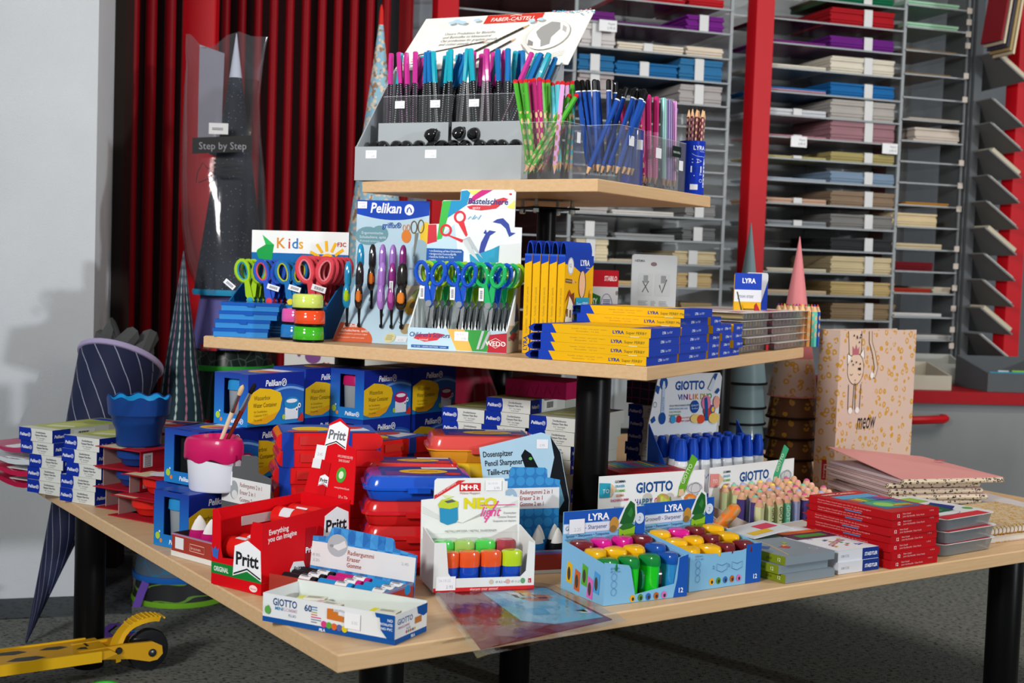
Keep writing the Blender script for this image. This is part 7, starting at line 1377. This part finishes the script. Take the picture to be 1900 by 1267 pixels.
for a, zz, s_ in ((-1.75, .83, .011), (-1.2, .9, .01), (-1.5, .42, .014), (-1.45, .22, .012), (-2.1, .8, .008), (-2.0, .55, .009)):
    P = Pr(); P.poly([(s_*(1 if k_ % 2 == 0 else .42)*math.sin(k_*PI/5), s_*(1 if k_ % 2 == 0 else .42)*math.cos(k_*PI/5)) for k_ in range(10)], 'c9c4dc')
    for k_ in range(3): P.ell(s_*(1.6+k_*.9), s_*(.9+.7*k_), s_*.28, s_*.28, 'b7b0cc', 8)
    rr_ = .108*zz+.002; P.on(nc, 'x', X=FR((rr_*math.cos(a), rr_*math.sin(a), L*zz), (-math.sin(a), math.cos(a), 0), (.108/L*math.cos(a), .108/L*math.sin(a), 1)), name='star_print')
a = -2.25; P = Pr(); P.poly(rr2 := [(-.022, -.008), (.022, -.008), (.022, .008), (-.022, .008)], 'b8242c'); P.line([(-.022, -.008), (.022, -.008), (.022, .008), (-.022, .008), (-.022, -.008)], .0015, 'e4c4c4'); P.ell(-.015, 0, .004, .006, 'ecdede'); P.text('Step by Step', .003, -.003, .008, 'f0e2e2', 'c', fit=.03)
rr_ = .108*.88+.003; P.on(nc, 'x', X=FR((rr_*math.cos(a), rr_*math.sin(a), L*.885), (-math.sin(a), math.cos(a), 0), (.1*math.cos(a), .1*math.sin(a), 1)), name='brand_patch')
P = Pr()
for k_, (c, g) in enumerate((('7a6ab4', .9), ('8ac8a8', .45), ('c8cf5a', .0), ('6ab0c0', -.4), ('d0c86a', -.8), ('9a86c4', -1.2))): P.poly([(0, 0), (.014*math.cos(1.57+g-.3), .03*math.sin(1.57+g-.3)+.01), (.05*math.cos(1.57+g), .05*math.sin(1.57+g)+.005), (.016*math.cos(1.57+g+.35), .03*math.sin(1.57+g+.35))], c)
P.ell(0, -.004, .03, .012, '3a5aa8'); rr_ = .108*.68+.003; a = -2.35; P.on(nc, 'x', X=FR((rr_*math.cos(a), rr_*math.sin(a), L*.68), (-math.sin(a), math.cos(a), 0), (.14*math.cos(a), .14*math.sin(a), 1)), name='crystal_print')
q = B(); GF = M('4e4f50', .9, bump=.4, bs=40)
for k_ in range(7):
    a = k_*.9; q.tube([(.03*math.cos(a), .03*math.sin(a), L*.93), (.055*math.cos(a+.2), .05*math.sin(a+.2), L+.02), (.06*math.cos(a+.5), .06*math.sin(a+.5), L+.05+.02*(k_ % 2)), (.03*math.cos(a+.8), .045*math.sin(a+.8), L+.035)], [.02, .028, .024, .012], 8)
q.lathe([(.1, L*.93), (.104, L*.985), (.09, L+.012), (.05, L+.03), (.001, L+.035)], 20); q.to('grey_lining', GF, nc)
for k_, dx in enumerate((0, .012)):
    q = B(); q.tube([(.104+.002*k_, -.02, L-.005), (.112+dx, -.05, L-.06), (.1+dx, -.075, L-.13), (.085+dx*2, -.09, L-.2)], .0045, 5, sq=.35); q.to('drawstring', LIL, nc)
def bead_fn(n, l, v, b):
    sx = n.new('ShaderNodeSeparateXYZ'); l.new(v, sx.inputs[0]); an = math_(n, l, 'ARCTAN2', sx.outputs['Y'], sx.outputs['X'])
    col = math_(n, l, 'MULTIPLY', math_(n, l, 'ADD', an, 4), 2.2); f = math_(n, l, 'ABSOLUTE', math_(n, l, 'SUBTRACT', math_(n, l, 'FRACT', math_(n, l, 'ADD', col, math_(n, l, 'MULTIPLY', math_(n, l, 'SINE', math_(n, l, 'MULTIPLY', sx.outputs['Z'], 30)), .1))), .5))
    wd_ = math_(n, l, 'ADD', math_(n, l, 'MULTIPLY', math_(n, l, 'ABSOLUTE', math_(n, l, 'SINE', math_(n, l, 'MULTIPLY', sx.outputs['Z'], 130))), .09), .015)
    c = mixc(n, l, math_(n, l, 'GREATER_THAN', math_(n, l, 'FRACT', math_(n, l, 'MULTIPLY', col, .5)), .5), 'b8d0cc', 'b0728c')
    return mixc(n, l, math_(n, l, 'LESS_THAN', f, wd_), '12303e', c)
BEAD = node_mat('bead', bead_fn, .7)
def up_cone(px, dep, z0, hgt, r, lab, mt, rim, group, cut=1.0, zap=0):
    c = Y(px, 700, dep); t = T('school_cone', lab, 'school cone', (c.x, c.y, z0), .4, group); f = lambda z: r*(1-z/hgt)
    zs = [k_*hgt*cut/6 for k_ in range(7)]
    q = B(); q.shell([(max(f(z), .001), z) for z in zs], 36); q.to('cone', mt, t)
    if rim: q = B(); q.tube([(r*1.01*math.cos(a), r*1.01*math.sin(a), .004) for a in [2*PI*k_/36 for k_ in range(36)]], .009, 6, True, sq=.35); q.to('rim_band', rim, t)
    return t
G2 = 'floor stack of school cones under the table'
up_cone(336, 3.53, .17, .77, .11, 'dark teal school cone with strings of beads, tip up', BEAD, None, None)
def geo_fn(n, l, v, b):
    vo = n.new('ShaderNodeTexVoronoi'); vo.feature = 'DISTANCE_TO_EDGE'; vo.inputs['Scale'].default_value = 22; l.new(v, vo.inputs['Vector']); return mixc(n, l, math_(n, l, 'LESS_THAN', vo.outputs['Distance'], .035), '4a5a6c', '2a6a8c')
up_cone(338, 3.53, .066, .77, .116, 'grey blue school cone with angular lines and blue rim band under the table', node_mat('geo', geo_fn, .6), M('1a5cac', .6), None, .3)
def dark_fn(n, l, v, b): return mixc(n, l, math_(n, l, 'LESS_THAN', math_(n, l, 'ABSOLUTE', math_(n, l, 'SUBTRACT', noise(n, l, scaled(n, l, v, (1, 1, 5)), 6, 1), .5)), .02), '16181a', '5a8a24')
up_cone(342, 3.53, FZ+.002, .77, .124, 'black and green school cone with lime rim band on the floor', node_mat('darkgreen', dark_fn, .6), M('6aa024', .6), None, .14)
PU, RBL = M('5c3f94', .7), M('1f70bc', .6)
def ribbon(pts, m, lab):
    q = B(); q.tube([tuple(p) for p in pts], .012, 6, sq=.12); tag(q.to('ribbon', m), lab, 'ribbon')
rz_ = FZ+.004
ribbon([Y(283, 1052, 3.45), Y(262, 1100, 3.42), Y(247, 1145, 3.4), U(240, 1178, rz_), U(215, 1190, rz_), U(192, 1172, rz_), U(210, 1158, rz_), U(232, 1160, rz_)], PU, 'purple ribbon hanging and looping on the carpet beside the cones')
ribbon([U(232, 1166, rz_), U(222, 1185, rz_), U(205, 1200, rz_), U(240, 1206, rz_)], PU, 'short purple ribbon end trailing towards the scooter')
ribbon([Y(282, 1098, 3.46), Y(262, 1125, 3.44), Y(272, 1150, 3.44), U(262, 1172, rz_), U(240, 1170, rz_), U(235, 1160, rz_+.01)], RBL, 'blue ribbon curling beside the purple ribbon')
# bagged stack by the radiator
c = Y(428, 545, 3.72); zr = c.z; rb_ = .103
def night_fn(n, l, v, b):
    vo = n.new('ShaderNodeTexVoronoi'); vo.inputs['Scale'].default_value = 120; l.new(v, vo.inputs['Vector']); return mixc(n, l, math_(n, l, 'LESS_THAN', vo.outputs['Distance'], .13), '161e2c', '8a94a8')
bg = T('bagged_school_cone', 'navy school cone with white tip in a crumpled clear bag by the radiator', 'school cone', (c.x, c.y, zr), 0); hh = Y(440, 62, 3.72).z-zr
f = lambda z: rb_*(1-z/hh)
q = B(); q.shell([(rb_, 0), (f(hh*.4), hh*.4), (f(hh*.83), hh*.83)], 32); q.to('cone', node_mat('night', night_fn, .7), bg)
q = B(); q.shell([(f(hh*.83), hh*.83), (.001, hh)], 24); q.to('white_tip', M('c4c8d4', .6), bg)
q = B(); q.tube([(rb_*math.cos(a), rb_*math.sin(a), .004) for a in [2*PI*k_/32 for k_ in range(32)]], .009, 6, True, sq=.4); q.to('rim_band', M('2480a8', .6), bg)
q = B(); q.prism([(-.1, hh*.55), (-.035, hh*.52), (-.03, hh*.92), (-.1, hh*.95)], -.012, -.011, 'y'); q.to('paper_insert', M('8d8b94', .7), bg)
FB = CLEAR('e8eaf0', .022, .1, 'bagfilm')
xl_ = lambda px, y: Y(px, y, 3.72).x-c.x
prof = [(545, 368, 495), (480, 345, 500), (420, 338, 497), (330, 336, 492), (250, 338, 484), (180, 341, 482), (120, 345, 488), (90, 344, 492), (66, 345, 497)]
rg = []
for k_, (y, p0, p1) in enumerate(prof):
    z = Y(428, y, 3.72).z-zr; x0, x1 = xl_(p0, y), xl_(p1, y); dp = (.108, .1, .09, .075, .06, .045, .03, .016, .003)[k_]; ring = []
    for i in range(40):
        a = 2*PI*i/40; cx, cw = (x0+x1)/2, (x1-x0)/2; jj = 1+.06*math.sin(5*a+k_*1.7)+.05*math.sin(9*a-k_*2.3)
        zz = z
        if k_ == 8: u = math.cos(a); zz = z-.055*max(0, 1-abs(u+.45)/.42)+.012*max(0, 1-abs(u-.3)/.3)
        ring.append((cx+cw*math.cos(a), dp*jj*math.sin(a), zz))
    rg.append(ring)
q = B(); q.rings(rg, cap=False); q.to('clear_bag', FB, bg)
zq = lambda y: Y(428, y, 3.72).z-zr
P = Pr(); P.poly([(xl_(373, 275), zq(293)), (xl_(481, 275), zq(285)), (xl_(480, 275), zq(256)), (xl_(373, 275), zq(264))], '0d0d10'); P.text('Step by Step', xl_(428, 275), zq(283), .028, '8f8f98', 'c', fit=.13, rot=.03)
P.line([(xl_(380, 320), zq(345)), (xl_(383, 320), zq(325)), (xl_(392, 320), zq(308)), (xl_(400, 320), zq(318)), (xl_(415, 320), zq(322)), (xl_(400, 320), zq(338)), (xl_(385, 320), zq(345))], .0025, '1a1a1e'); P.lines(xl_(412, 320), zq(306), .085, .006, 4, '1a1a1e')
P.rect(xl_(403, 240), zq(256), xl_(438, 240), zq(236), 'd8d8da'); P.lines(xl_(409, 240), zq(246), .03, .002, 2, '2a2a2e', 0)
OB('printed_bag', P.mesh(FR((0, -.1, 0), (1, 0, 0), (0, 0, 1))), bg)
up_cone(428, 3.75, zr-.155, .75, .112, 'lavender school cone below the bagged one', M('5f5a94', .5), None, None, .3)
def net_fn(n, l, v, b):
    ck = n.new('ShaderNodeTexVoronoi'); ck.feature = 'DISTANCE_TO_EDGE'; ck.inputs['Scale'].default_value = 34; l.new(v, ck.inputs['Vector']); return mixc(n, l, math_(n, l, 'LESS_THAN', ck.outputs['Distance'], .03), '14231f', '4a5a54')
NET = node_mat('net', net_fn, .25)
z6 = Y(430, 682, 3.78).z
up_cone(430, 3.78, z6, .8, .116, 'dark green net wrapped school cone with bright green rim band', NET, M('2f9a34', .5), None, .16)
up_cone(430, 3.78, z6-.14, .8, .122, 'dark teal film wrapped school cone under the green rimmed one', M('16302e', .2, coat=.5), None, None, .2)
up_cone(430, 3.78, FZ+.002, .8, .16, 'dark wrapped school cone at the base of the left stack', M('20262c', .4), None, None, .42)
t = T('fabric_label', 'red woven label at the left shelf end', 'label', Y(372, 650, 3.62), 0); q = B(); q.box(0, 0, 0, .045, .002, .018); lb = q.to('label', M('9c2430', .6), t); P = Pr(); P.text('Step', .006, .005, .011, 'e0b8b8'); P.on(lb, 'front')
# flowered paper cone behind the top tier
FLW = node_mat('flower', flower_fn, .5); c = Y(702, 225, 3.9); zt_ = Y(706, 10, 3.9).z
t = T('paper_cone', 'blue flowered paper cone with red tip behind the top tier', 'school cone', (c.x, c.y, FZ+.002), 0); hh = zt_-FZ; rr_ = .2
q = B(); q.shell([(rr_, 0), (rr_*.5, hh*.5), (rr_*.035, hh*.965)], 28); q.to('cone', FLW, t); q = B(); q.lathe([(rr_*.04, hh*.965), (rr_*.03, hh*.99), (rr_*.01, hh)], 12); q.to('red_tip', M('c02420', .5), t)
# ================================================================== scooter
wc = U(265, 1250, FZ); d0 = U(0, 1256, -.01); d1 = U(244, 1221, -.01); dirv = (d1-d0); dirv.z = 0; dirv.normalize(); ysc = math.atan2(dirv.y, dirv.x)
sc = T('kick_scooter', 'yellow kick scooter with black leopard patches lying on the carpet', 'scooter', (wc.x, wc.y+.03, FZ+.0005), ysc)
SY = M('cf9a1c', .35, coat=.2); SG = M('3c3c3c', .5); R = .047
q = B(); q.prism([(-.62, .055), (-.62, .07), (-.16, .07), (-.1, .072), (-.085, .062), (-.12, .052)], -.055, .055, 'y'); dk = q.to('deck', SY, sc, smooth=False)
q = B(); q.box(-.62, -.06, .05, -.12, -.055, .0735); q.box(-.62, .055, .05, -.12, .06, .0735); q.to('deck_edge', M('d8a818', .35), sc)
P = Pr()
for x, y, rx, ry in ((-.2, .02, .03, .012), (-.29, .025, .035, .014), (-.27, -.03, .04, .016), (-.42, .03, .03, .012), (-.47, -.02, .045, .018), (-.36, -.035, .025, .01), (-.14, -.01, .02, .01), (-.53, .03, .03, .015)): P.poly([(x-rx, y), (x-rx*.4, y+ry), (x+rx*.6, y+ry*.8), (x+rx, y-ry*.3), (x+rx*.2, y-ry), (x-rx*.6, y-ry*.4)], '3f3f3f')
P.ell(-.4, .0, .045, .022, 'e0b01c'); P.lines(-.42, .008, .04, .003, 3, '6a5a1c'); P.rect(-.135, .0, -.105, .03, '2a2a28'); P.on(dk, 'top', h=.0702, name='printed_deck')
for s_ in (-1, 1):
    q = B(); q.prism([(-.16, .05), (-.16, .072), (-.06, .074), (.0, .072), (.022, .06), (.024, .042), (.012, .03), (-.006, .028), (-.05, .04), (-.1, .046)], s_*.03-.004, s_*.03+.004, 'y'); q.to('wheel_fork', SY, sc)
q = B(); q.X = Matrix.Translation((0, 0, R)) @ Matrix.Rotation(PI/2, 4, 'X'); q.lathe([(R*.72, -.012), (R*.95, -.011), (R, -.005), (R, .005), (R*.95, .011), (R*.72, .012)], 36); wh = q.to('tyre', M('15161a', .15, coat=.7), sc)
q = B(); q.X = Matrix.Translation((0, 0, R)) @ Matrix.Rotation(PI/2, 4, 'X'); q.lathe([(R*.3, -.011), (R*.72, -.006), (R*.72, .006), (R*.3, .011)], 28); q.to('wheel_core', M('2a2c30', .1, coat=.8), sc)
q = B(); q.X = Matrix.Translation((0, 0, R)) @ Matrix.Rotation(PI/2, 4, 'X'); q.lathe([(.006, -.038), (.009, -.036), (.009, .036), (.006, .038)], 14); q.to('axle', M('4a4c4e', .3, .8), sc)
arc = [(a, R*1.42) for a in [math.radians(x) for x in range(192, 60, -12)]]
q = B(); rg = []
for k_, (a, r_) in enumerate(arc):
    w_ = .02+.004*math.sin(k_); ct, st = math.cos(a), math.sin(a); up = .003 if k_ % 1 == 0 else 0
    rg.append([(r_*ct, -w_, R+r_*st), (r_*ct, w_, R+r_*st), ((r_+.011)*ct, w_, R+(r_+.011)*st), ((r_+.011)*ct, -w_, R+(r_+.011)*st)])
q.rings(rg); fd = q.to('brake_fender', M('e0ac1c', .35, coat=.2), sc)
for k_ in range(9):
    a = math.radians(66+7.5*k_); r_ = R*1.42+.011; q = B(); q.tube([(r_*math.cos(a), -.019, R+r_*math.sin(a)), (r_*math.cos(a), .019, R+r_*math.sin(a))], .0022, 6); q.to('grip_rib', M('e8b824', .4), fd)
q = B(); q.lathe([(.006, -.003), (.008, 0), (.006, .003)], 10); q.to('bolt', M('3a3a3c', .3, .8), sc, (-.075, -.036, .062), rot=(PI/2, 0, 0))
t = T('toy_bit', 'lime green rim of a small object at the lower picture edge', 'toy', U(192, 1281, FZ)+Vector((0, 0, .006))); q = B(); q.tube([(.03*math.cos(a), .03*math.sin(a), 0) for a in [2*PI*k_/20 for k_ in range(20)]], .006, 6, True); q.to('ring', M('3fbf3a', .4), t)
# ================================================================== paper rack
RD_ = Vector((math.cos(.315), math.sin(.315), 0)); R0 = Y(1400, 300, 4.95); RN = Vector((-math.sin(.315), math.cos(.315), 0))
def RS(px, y):
    d = ray(px, y); k_ = (R0-CAM).dot(RN)/d.dot(RN); p = CAM+d*k_; return (p-R0).dot(RD_), p.z
rack = T('paper_rack', 'tall grey acrylic paper rack with red posts behind the table', 'rack', (R0.x, R0.y, 0), .315)
for px in (818, 1400, 1884):
    s_, _ = RS(px, 300); q = B(); q.prism([(s_-.04, -.03), (s_-.036, -.036), (s_+.036, -.036), (s_+.04, -.03), (s_+.04, .03), (s_-.04, .03)], FZ+.0, 2.6, 'z'); q.to('red_post', REDP, rack)
s0, _ = RS(842, 300); s1, _ = RS(1800, 300)
q = B(); q.box(s0, .42, .3, s1, .44, 2.5); q.to('back_panel', M('a4a9ac', .8), rack)
ACR = CLEAR('c9ced2', .04, .15, 'acryl', .16, .96); EDG = M('878d91', .35)
rowsz = [RS(1428, y)[1] for y in (-56, -13, 30, 75, 121, 166, 209, 250, 290, 331, 374, 416, 459, 502, 544, 590, 634)]
bays = [(RS(840, 300)[0], RS(1062, 300)[0]), (RS(1066, 300)[0], RS(1349, 300)[0]), (RS(1424, 300)[0], RS(1668, 300)[0]), (RS(1672, 300)[0], RS(1788, 300)[0])]
for b_, (x0, x1) in enumerate(bays):
    for z in rowsz:
        zo = z+(.012 if b_ < 2 else (.0 if b_ == 2 else .02))
        q = B(); q.box(x0, .01, zo-.006, x1, .41, zo); q.to('shelf', ACR, rack); q = B(); q.box(x0, .006, zo-.0065, x1, .0098, zo-.0005); q.to('shelf_edge', EDG, rack)
for px in (1062, 1350, 1671, 1790):
    s_, _ = RS(px, 300); q = B(); q.box(s_-.006, .012, .3, s_+.006, .02, 2.5); q.to('divider', EDG, rack); q = B(); q.box(s_-.003, .0205, .3, s_+.003, .41, 2.5); q.to('divider_panel', ACR, rack)
for px in (1108, 1230, 1480, 1600): 
    s_, _ = RS(px, 300); q = B(); q.box(s_-.003, .4, .3, s_+.003, .412, 2.5); q.to('rear_strip', M('9aa2a8', .4), rack)
s_, _ = RS(1740, 300); q = B(); q.box(s_-.03, .395, .3, s_+.03, .41, 2.5); q.to('rear_red_strip', M('5c1418', .5), rack)
PM = {}
def paper(px0, px1, yb, yt, col, lab, band=None, dz=0, depth=.3, mt=None):
    s0, z0 = RS(px0, yb); s1, _ = RS(px1, yb); _, z1 = RS(px0, yt); z0 = min(rowsz, key=lambda r: abs(r+dz-RS((px0+px1)/2, yb)[1]))+dz+.0008
    h_ = max(.004, (yb-yt)/FPX*4.95); w_ = s1-s0; p = R0+RD_*s0+RN*.02
    t = T('paper_stack', lab, 'paper stack', (p.x, p.y, z0), .315); n_ = max(2, min(7, int(h_/.008))); pts = []
    q = B()
    for k_ in range(n_):
        j = .004*math.sin(k_*2.3+px0); g = h_/n_; q.box(j, .004*math.cos(k_*1.7), g*k_, w_+j*.5, depth, g*(k_+1)-.0006)
    c1 = q.to('sheets', M(col, .75, var=.1), t, smooth=False)
    if band is not None:
        q = B(); x = w_*band; q.box(x-.018, -.007, 0, x+.018, -.0052, h_+.001); q.box(x-.018, -.0052, h_+.001, x+.018, depth*.5, h_+.002); q.to('paper_band', M('c4c6c8', .6), t)
    return t
yb2 = [-13, 30, 75, 121, 166, 209, 250, 290, 331, 374, 416, 459, 502, 544, 590]
lc = [None, ('5a1420', 3, 'dark red'), ('6a2070', 5, 'purple'), ('c9c5b8', 6, 'off white'), ('1a5a94', 8, 'blue'), ('b4b8be', 11, 'pale grey'), ('b8808c', 3, 'dusty pink'), ('b4ac78', 4, 'straw'), ('9aa8b8', 4, 'ice blue'), ('b0907c', 9, 'salmon'), ('7a8086', 9, 'slate'), None, ('c4bca8', 6, 'cream'), ('b8a488', 7, 'tan'), None]
rc_ = [('0c5a3c', 14, 'dark green'), ('96141e', 31, 'red'), ('5c1c70', 23, 'purple'), ('c4beb0', 30, 'cream white'), ('1a5c96', 25, 'blue'), ('9c9894', 36, 'warm grey'), ('8c6870', 38, 'mauve'), ('94895a', 18, 'olive yellow'), ('6e8298', 22, 'blue grey'), ('7c6a58', 28, 'brown'), ('70706e', 26, 'mid grey'), ('2c2d30', 24, 'black'), ('b8aa88', 32, 'cream'), ('ab9668', 26, 'kraft'), ('7a6850', 31, 'dark kraft')]
ORD = ('topmost', 'second', 'third', 'fourth', 'fifth', 'sixth', 'seventh', 'eighth', 'ninth', 'tenth', 'eleventh', 'twelfth', 'thirteenth', 'fourteenth', 'lowest')
for i, y in enumerate(yb2):
    if lc[i]:
        cc_, tk, nm = lc[i]; paper(1428, 1538, y, y-tk, cc_, f'thin {nm} paper stack, {ORD[i]} rack shelf just right of the red post', .5 if i in (5, 6, 7, 9, 10) else None)
        if nm == 'blue': paper(1428, 1538, y, y-5, 'c08a98', 'thin pink paper layer under the blue sheets right of the red post', None, depth=.02)
    cc_, tk, nm = rc_[i]; paper(1546, 1664, y+6, y+6-tk, cc_, f'thick {nm} paper stack with white band, {ORD[i]} shelf of the middle rack bay', .58)
for px0, px1, y, tk, col, lab in ((1684, 1785, 24, 8, '8cb89c', 'mint sheets high'), (1684, 1783, 67, 9, '8cb89c', 'lower mint sheets'), (1684, 1780, 110, 3, '8a6a3c', 'thin tan sheets'), (1684, 1770, 128, 3, '8a6a3c', 'second thin tan sheets'), (1690, 1785, 232, 4, 'b4a898', 'thin beige sheets'), (1702, 1784, 272, 26, 'b8aea4', 'thick beige block'), (1684, 1765, 392, 5, 'a87428', 'orange sheets'), (1660, 1742, 432, 25, 'c2b08c', 'cream block'), (1660, 1752, 476, 10, 'b0a286', 'flat cream sheets'), (1660, 1735, 514, 17, '5c1018', 'dark red sheets'), (1660, 1732, 553, 8, '8c2a1c', 'rust red sheets'), (1736, 1768, 553, 12, 'b0a898', 'small white block'), (1660, 1752, 594, 6, 'c0c0c0', 'white sheets low'), (1700, 1770, 634, 8, 'b0b0b0', 'grey sheets lowest')):
    paper(px0, px1, y, y-tk, col, f'{lab} in the right rack bay', None, .02)
lb = [(1080, 1144, 90, 42, 'b8b4b4', 'tall white'), (1080, 1144, 47, 18, '5c2068', 'purple'), (1150, 1272, 98, 13, 'c9c0b0', 'thin cream'), (1150, 1272, 56, 4, '5c2068', 'thin purple'), (1278, 1346, 62, 28, '641c74', 'purple'), (1278, 1345, 106, 17, 'c4b8a8', 'cream'), (1282, 1347, 18, 16, 'a01820', 'red'), (1150, 1275, 10, 8, 'a01820', 'thin red'), (1076, 1142, 140, 30, '26608c', 'denim blue'), (1146, 1260, 147, 24, '1c5c90', 'blue over pink'), (1264, 1343, 152, 38, '2a6490', 'steel blue'), (1076, 1140, 190, 44, '9c9496', 'grey rose'), (1264, 1342, 197, 34, '9a9696', 'warm grey'), (1150, 1255, 190, 6, '8a8a8a', 'thin grey'), (1068, 1130, 402, 18, 'a09c9a', 'pale grey'), (1140, 1254, 408, 7, 'c0bcb8', 'thin white'), (1275, 1330, 410, 24, '7a7a7a', 'grey'), (1068, 1130, 450, 26, '6c6e70', 'dark grey'), (1145, 1255, 452, 9, '848688', 'flat grey'), (1270, 1330, 455, 24, '606264', 'charcoal grey'), (1070, 1130, 495, 40, 'c4b89c', 'cream'), (1135, 1250, 495, 5, 'b8ac94', 'thin cream'), (1253, 1330, 500, 24, 'bdae8c', 'light kraft'), (1258, 1323, 542, 26, 'b49c70', 'kraft'), (1140, 1250, 538, 8, 'b49c70', 'thin kraft'), (1268, 1325, 570, 18, '8a7858', 'brown')]
for px0, px1, y, tk, col, nm in lb: paper(px0, px1, y, y-tk, col, f'{nm} papers, {"left" if px0 < 1100 else ("middle" if px0 < 1200 else "right")} of the rack bay {"above" if y < 250 else "below"} the top tier', .45 if tk > 22 or nm in ('thin cream',) else None, .012)
for px, y in ((1128, 48), (1482, 263), (1651, 276)):
    s_, z_ = RS(px, y); t = T('price_card', f'white price card clipped on the rack {("high behind the header", "beside the red post", "at the bay divider")[(1128, 1482, 1651).index(px)]}', 'price card', R0+RD_*s_-RN*.002+Vector((0, 0, z_-R0.z)), .315); q = B(); q.box(-.034, 0, -.02, .034, .0015, .02); cd_ = q.to('card', M('d8dade', .5), t); P = Pr(); P.text('Papier', .028, .004, .011, '5a5c62', 'r'); P.text('2,95 €', .028, -.012, .012, '4a4c52', 'r'); P.on(cd_, 'x', X=FR((0, -.0001, 0), (1, 0, 0), (0, 0, 1)))
for i, y in enumerate((22, 43, 65, 86, 142, 186, 303, 345, 388, 462, 494, 534, 572, 611, 641)):
    s_, z_ = RS(1795-.055*y, y); q = B(); q.box(-.011, 0, -.011, .011, .003, .011); tag(q.to('shelf_tag', M('b4aca4', .6), loc=R0+RD_*s_-RN*.02+Vector((0, 0, z_-R0.z)), rz=.315), f'small square tag on the right rack frame, {NTH[i]} from the top', 'tag', 'shelf tags on the rack frame')
s_, _ = RS(1800, 300); q = B(); q.box(s_-.015, -.02, FZ, s_+.02, .04, 2.6); q.to('side_frame', M('54585c', .6), rack)
# slanted shelves beyond
sl = T('slanted_rack', 'rack of slanted shelves with white sheets at the far right', 'rack', (Y(1850, 400, 5.15).x, 5.15, 0), .2)
for i, y in enumerate((120, 205, 250, 300, 347, 395, 444, 492, 540, 592, 640)):
    z = Y(1850, y, 5.15).z; q = B(); q.X = Matrix.Translation((0, .1, z)) @ Matrix.Rotation(.62, 4, 'Y'); q.box(-.075, -.12, -.003, .1, .2, .003); s_o = q.to('shelf', M('6a6c6c', .4), sl)
    q = B(); q.X = Matrix.Translation((0, .1, z)) @ Matrix.Rotation(.62, 4, 'Y'); q.box(-.06, -.11, .0035, .09, .18, .01+.012*(i % 3 == 0)); q.to('sheets', M(('b4ac98', 'b0b2ae', 'a9aca8')[i % 3], .7), s_o)
q = B(); q.box(-.09, .1, FZ, -.082, .3, 2.3); q.to('frame', M('4a4e52', .6), sl)
t = T('hanging_cards', 'tan card edges hanging in the upper right corner', 'card holder', (Y(1868, 50, 5.0).x, 5.0, 0), .3)
for i, c in enumerate(('7a1c24', 'b8ac98', '3c3a48', 'a08a60', 'c4b89c')):
    q = B(); q.X = Matrix.Translation((-.01+.016*i, 0, Y(1868, 40, 5.0).z)) @ Matrix.Rotation(.14, 4, 'Y'); q.box(-.004, 0, -.07-.012*i, .004, .12, .3); q.to('card', M(c, .6), t)
# ================================================================== counter with trays
ct = Y(1600, 733, 4.45); counter = T('drawer_counter', 'grey drawer counter with red top edge and red handle behind the binder', 'counter', (ct.x, ct.y, FZ), .12); CT_ = ct.z-FZ
q = B(); q.box(0, .01, 0, 1.6, .6, CT_-.022); q.to('cabinet', M('6f7275', .6), counter, smooth=False)
q = B(); q.box(-.01, -.005, CT_-.022, 1.61, .6, CT_+.02); q.to('red_top', M('8e121a', .45), counter, smooth=False)
q = B(); q.box(.02, .004, .1, 1.2, .0098, CT_-.05); q.to('drawer_front', M('7b7e80', .6), counter, smooth=False); dfr = KD[counter.name][-1]
hx_ = Y(1722, 782, 4.44); hl = counter.matrix_basis.inverted() @ hx_ if False else Vector((hx_.x-ct.x, 0, hx_.z-FZ))
q = B(); q.tube([(hl.x-.08, .004, hl.z), (hl.x-.075, -.03, hl.z+.002), (hl.x-.05, -.036, hl.z+.003), (hl.x+.05, -.036, hl.z+.008), (hl.x+.062, -.028, hl.z+.01), (hl.x+.066, .004, hl.z+.01)], .014, 8); q.to('handle', M('a8141c', .35), dfr)
def tray(lab, px, y, w_, d_, h_, col, dep, fill):
    p = Y(px, y, dep); t = T('card_tray', lab, 'tray', (p.x, p.y, FZ+CT_+.0206), .12); e = .006; m_ = M(col, .6)
    for nm, bx in (('front_wall', (0, 0, 0, w_, e, h_)), ('back_wall', (0, d_-e, 0, w_, d_, h_*1.7)), ('base', (e, e, 0, w_-e, d_-e, e))): q = B(); q.box(*bx); q.to(nm, m_, t, smooth=False)
    for x in (0, w_-e): q = B(); q.prism([(e, 0), (e, h_), (d_-e, h_*1.7), (d_-e, 0)], x, x+e, 'x'); q.to('side_wall', m_, t, smooth=False)
    for k_, (x0, x1, c, tilt) in enumerate(fill):
        q = B(); q.X = Matrix.Translation((x0, .03+.02*k_, e)) @ Matrix.Rotation(tilt, 4, 'X'); q.box(0, 0, 0, x1-x0, .004, h_*1.25); q.to('card', M(c, .6), t)
    return t
tray('low beige card tray with loose papers on the counter', 1662, 722, .2, .2, .05, 'a8a294', 4.5, [(.01, .18, 'b0a898', -1.2), (.02, .19, '9a8a70', -1.1)])
tray('long grey white card tray behind the beige one on the counter', 1640, 722, .32, .16, .06, '9a9c98', 4.76, [(.02, .3, '8a8c88', -.5)])
tray('dark grey card tray with green and blue cards on the counter', 1832, 722, .3, .25, .065, '4e5256', 4.52, [(.02, .1, '6a8a34', -.9), (.06, .2, '2a7a94', -.8), (.15, .28, '6a9a3a', -.7), (.11, .15, 'a0b0b4', -.75)])
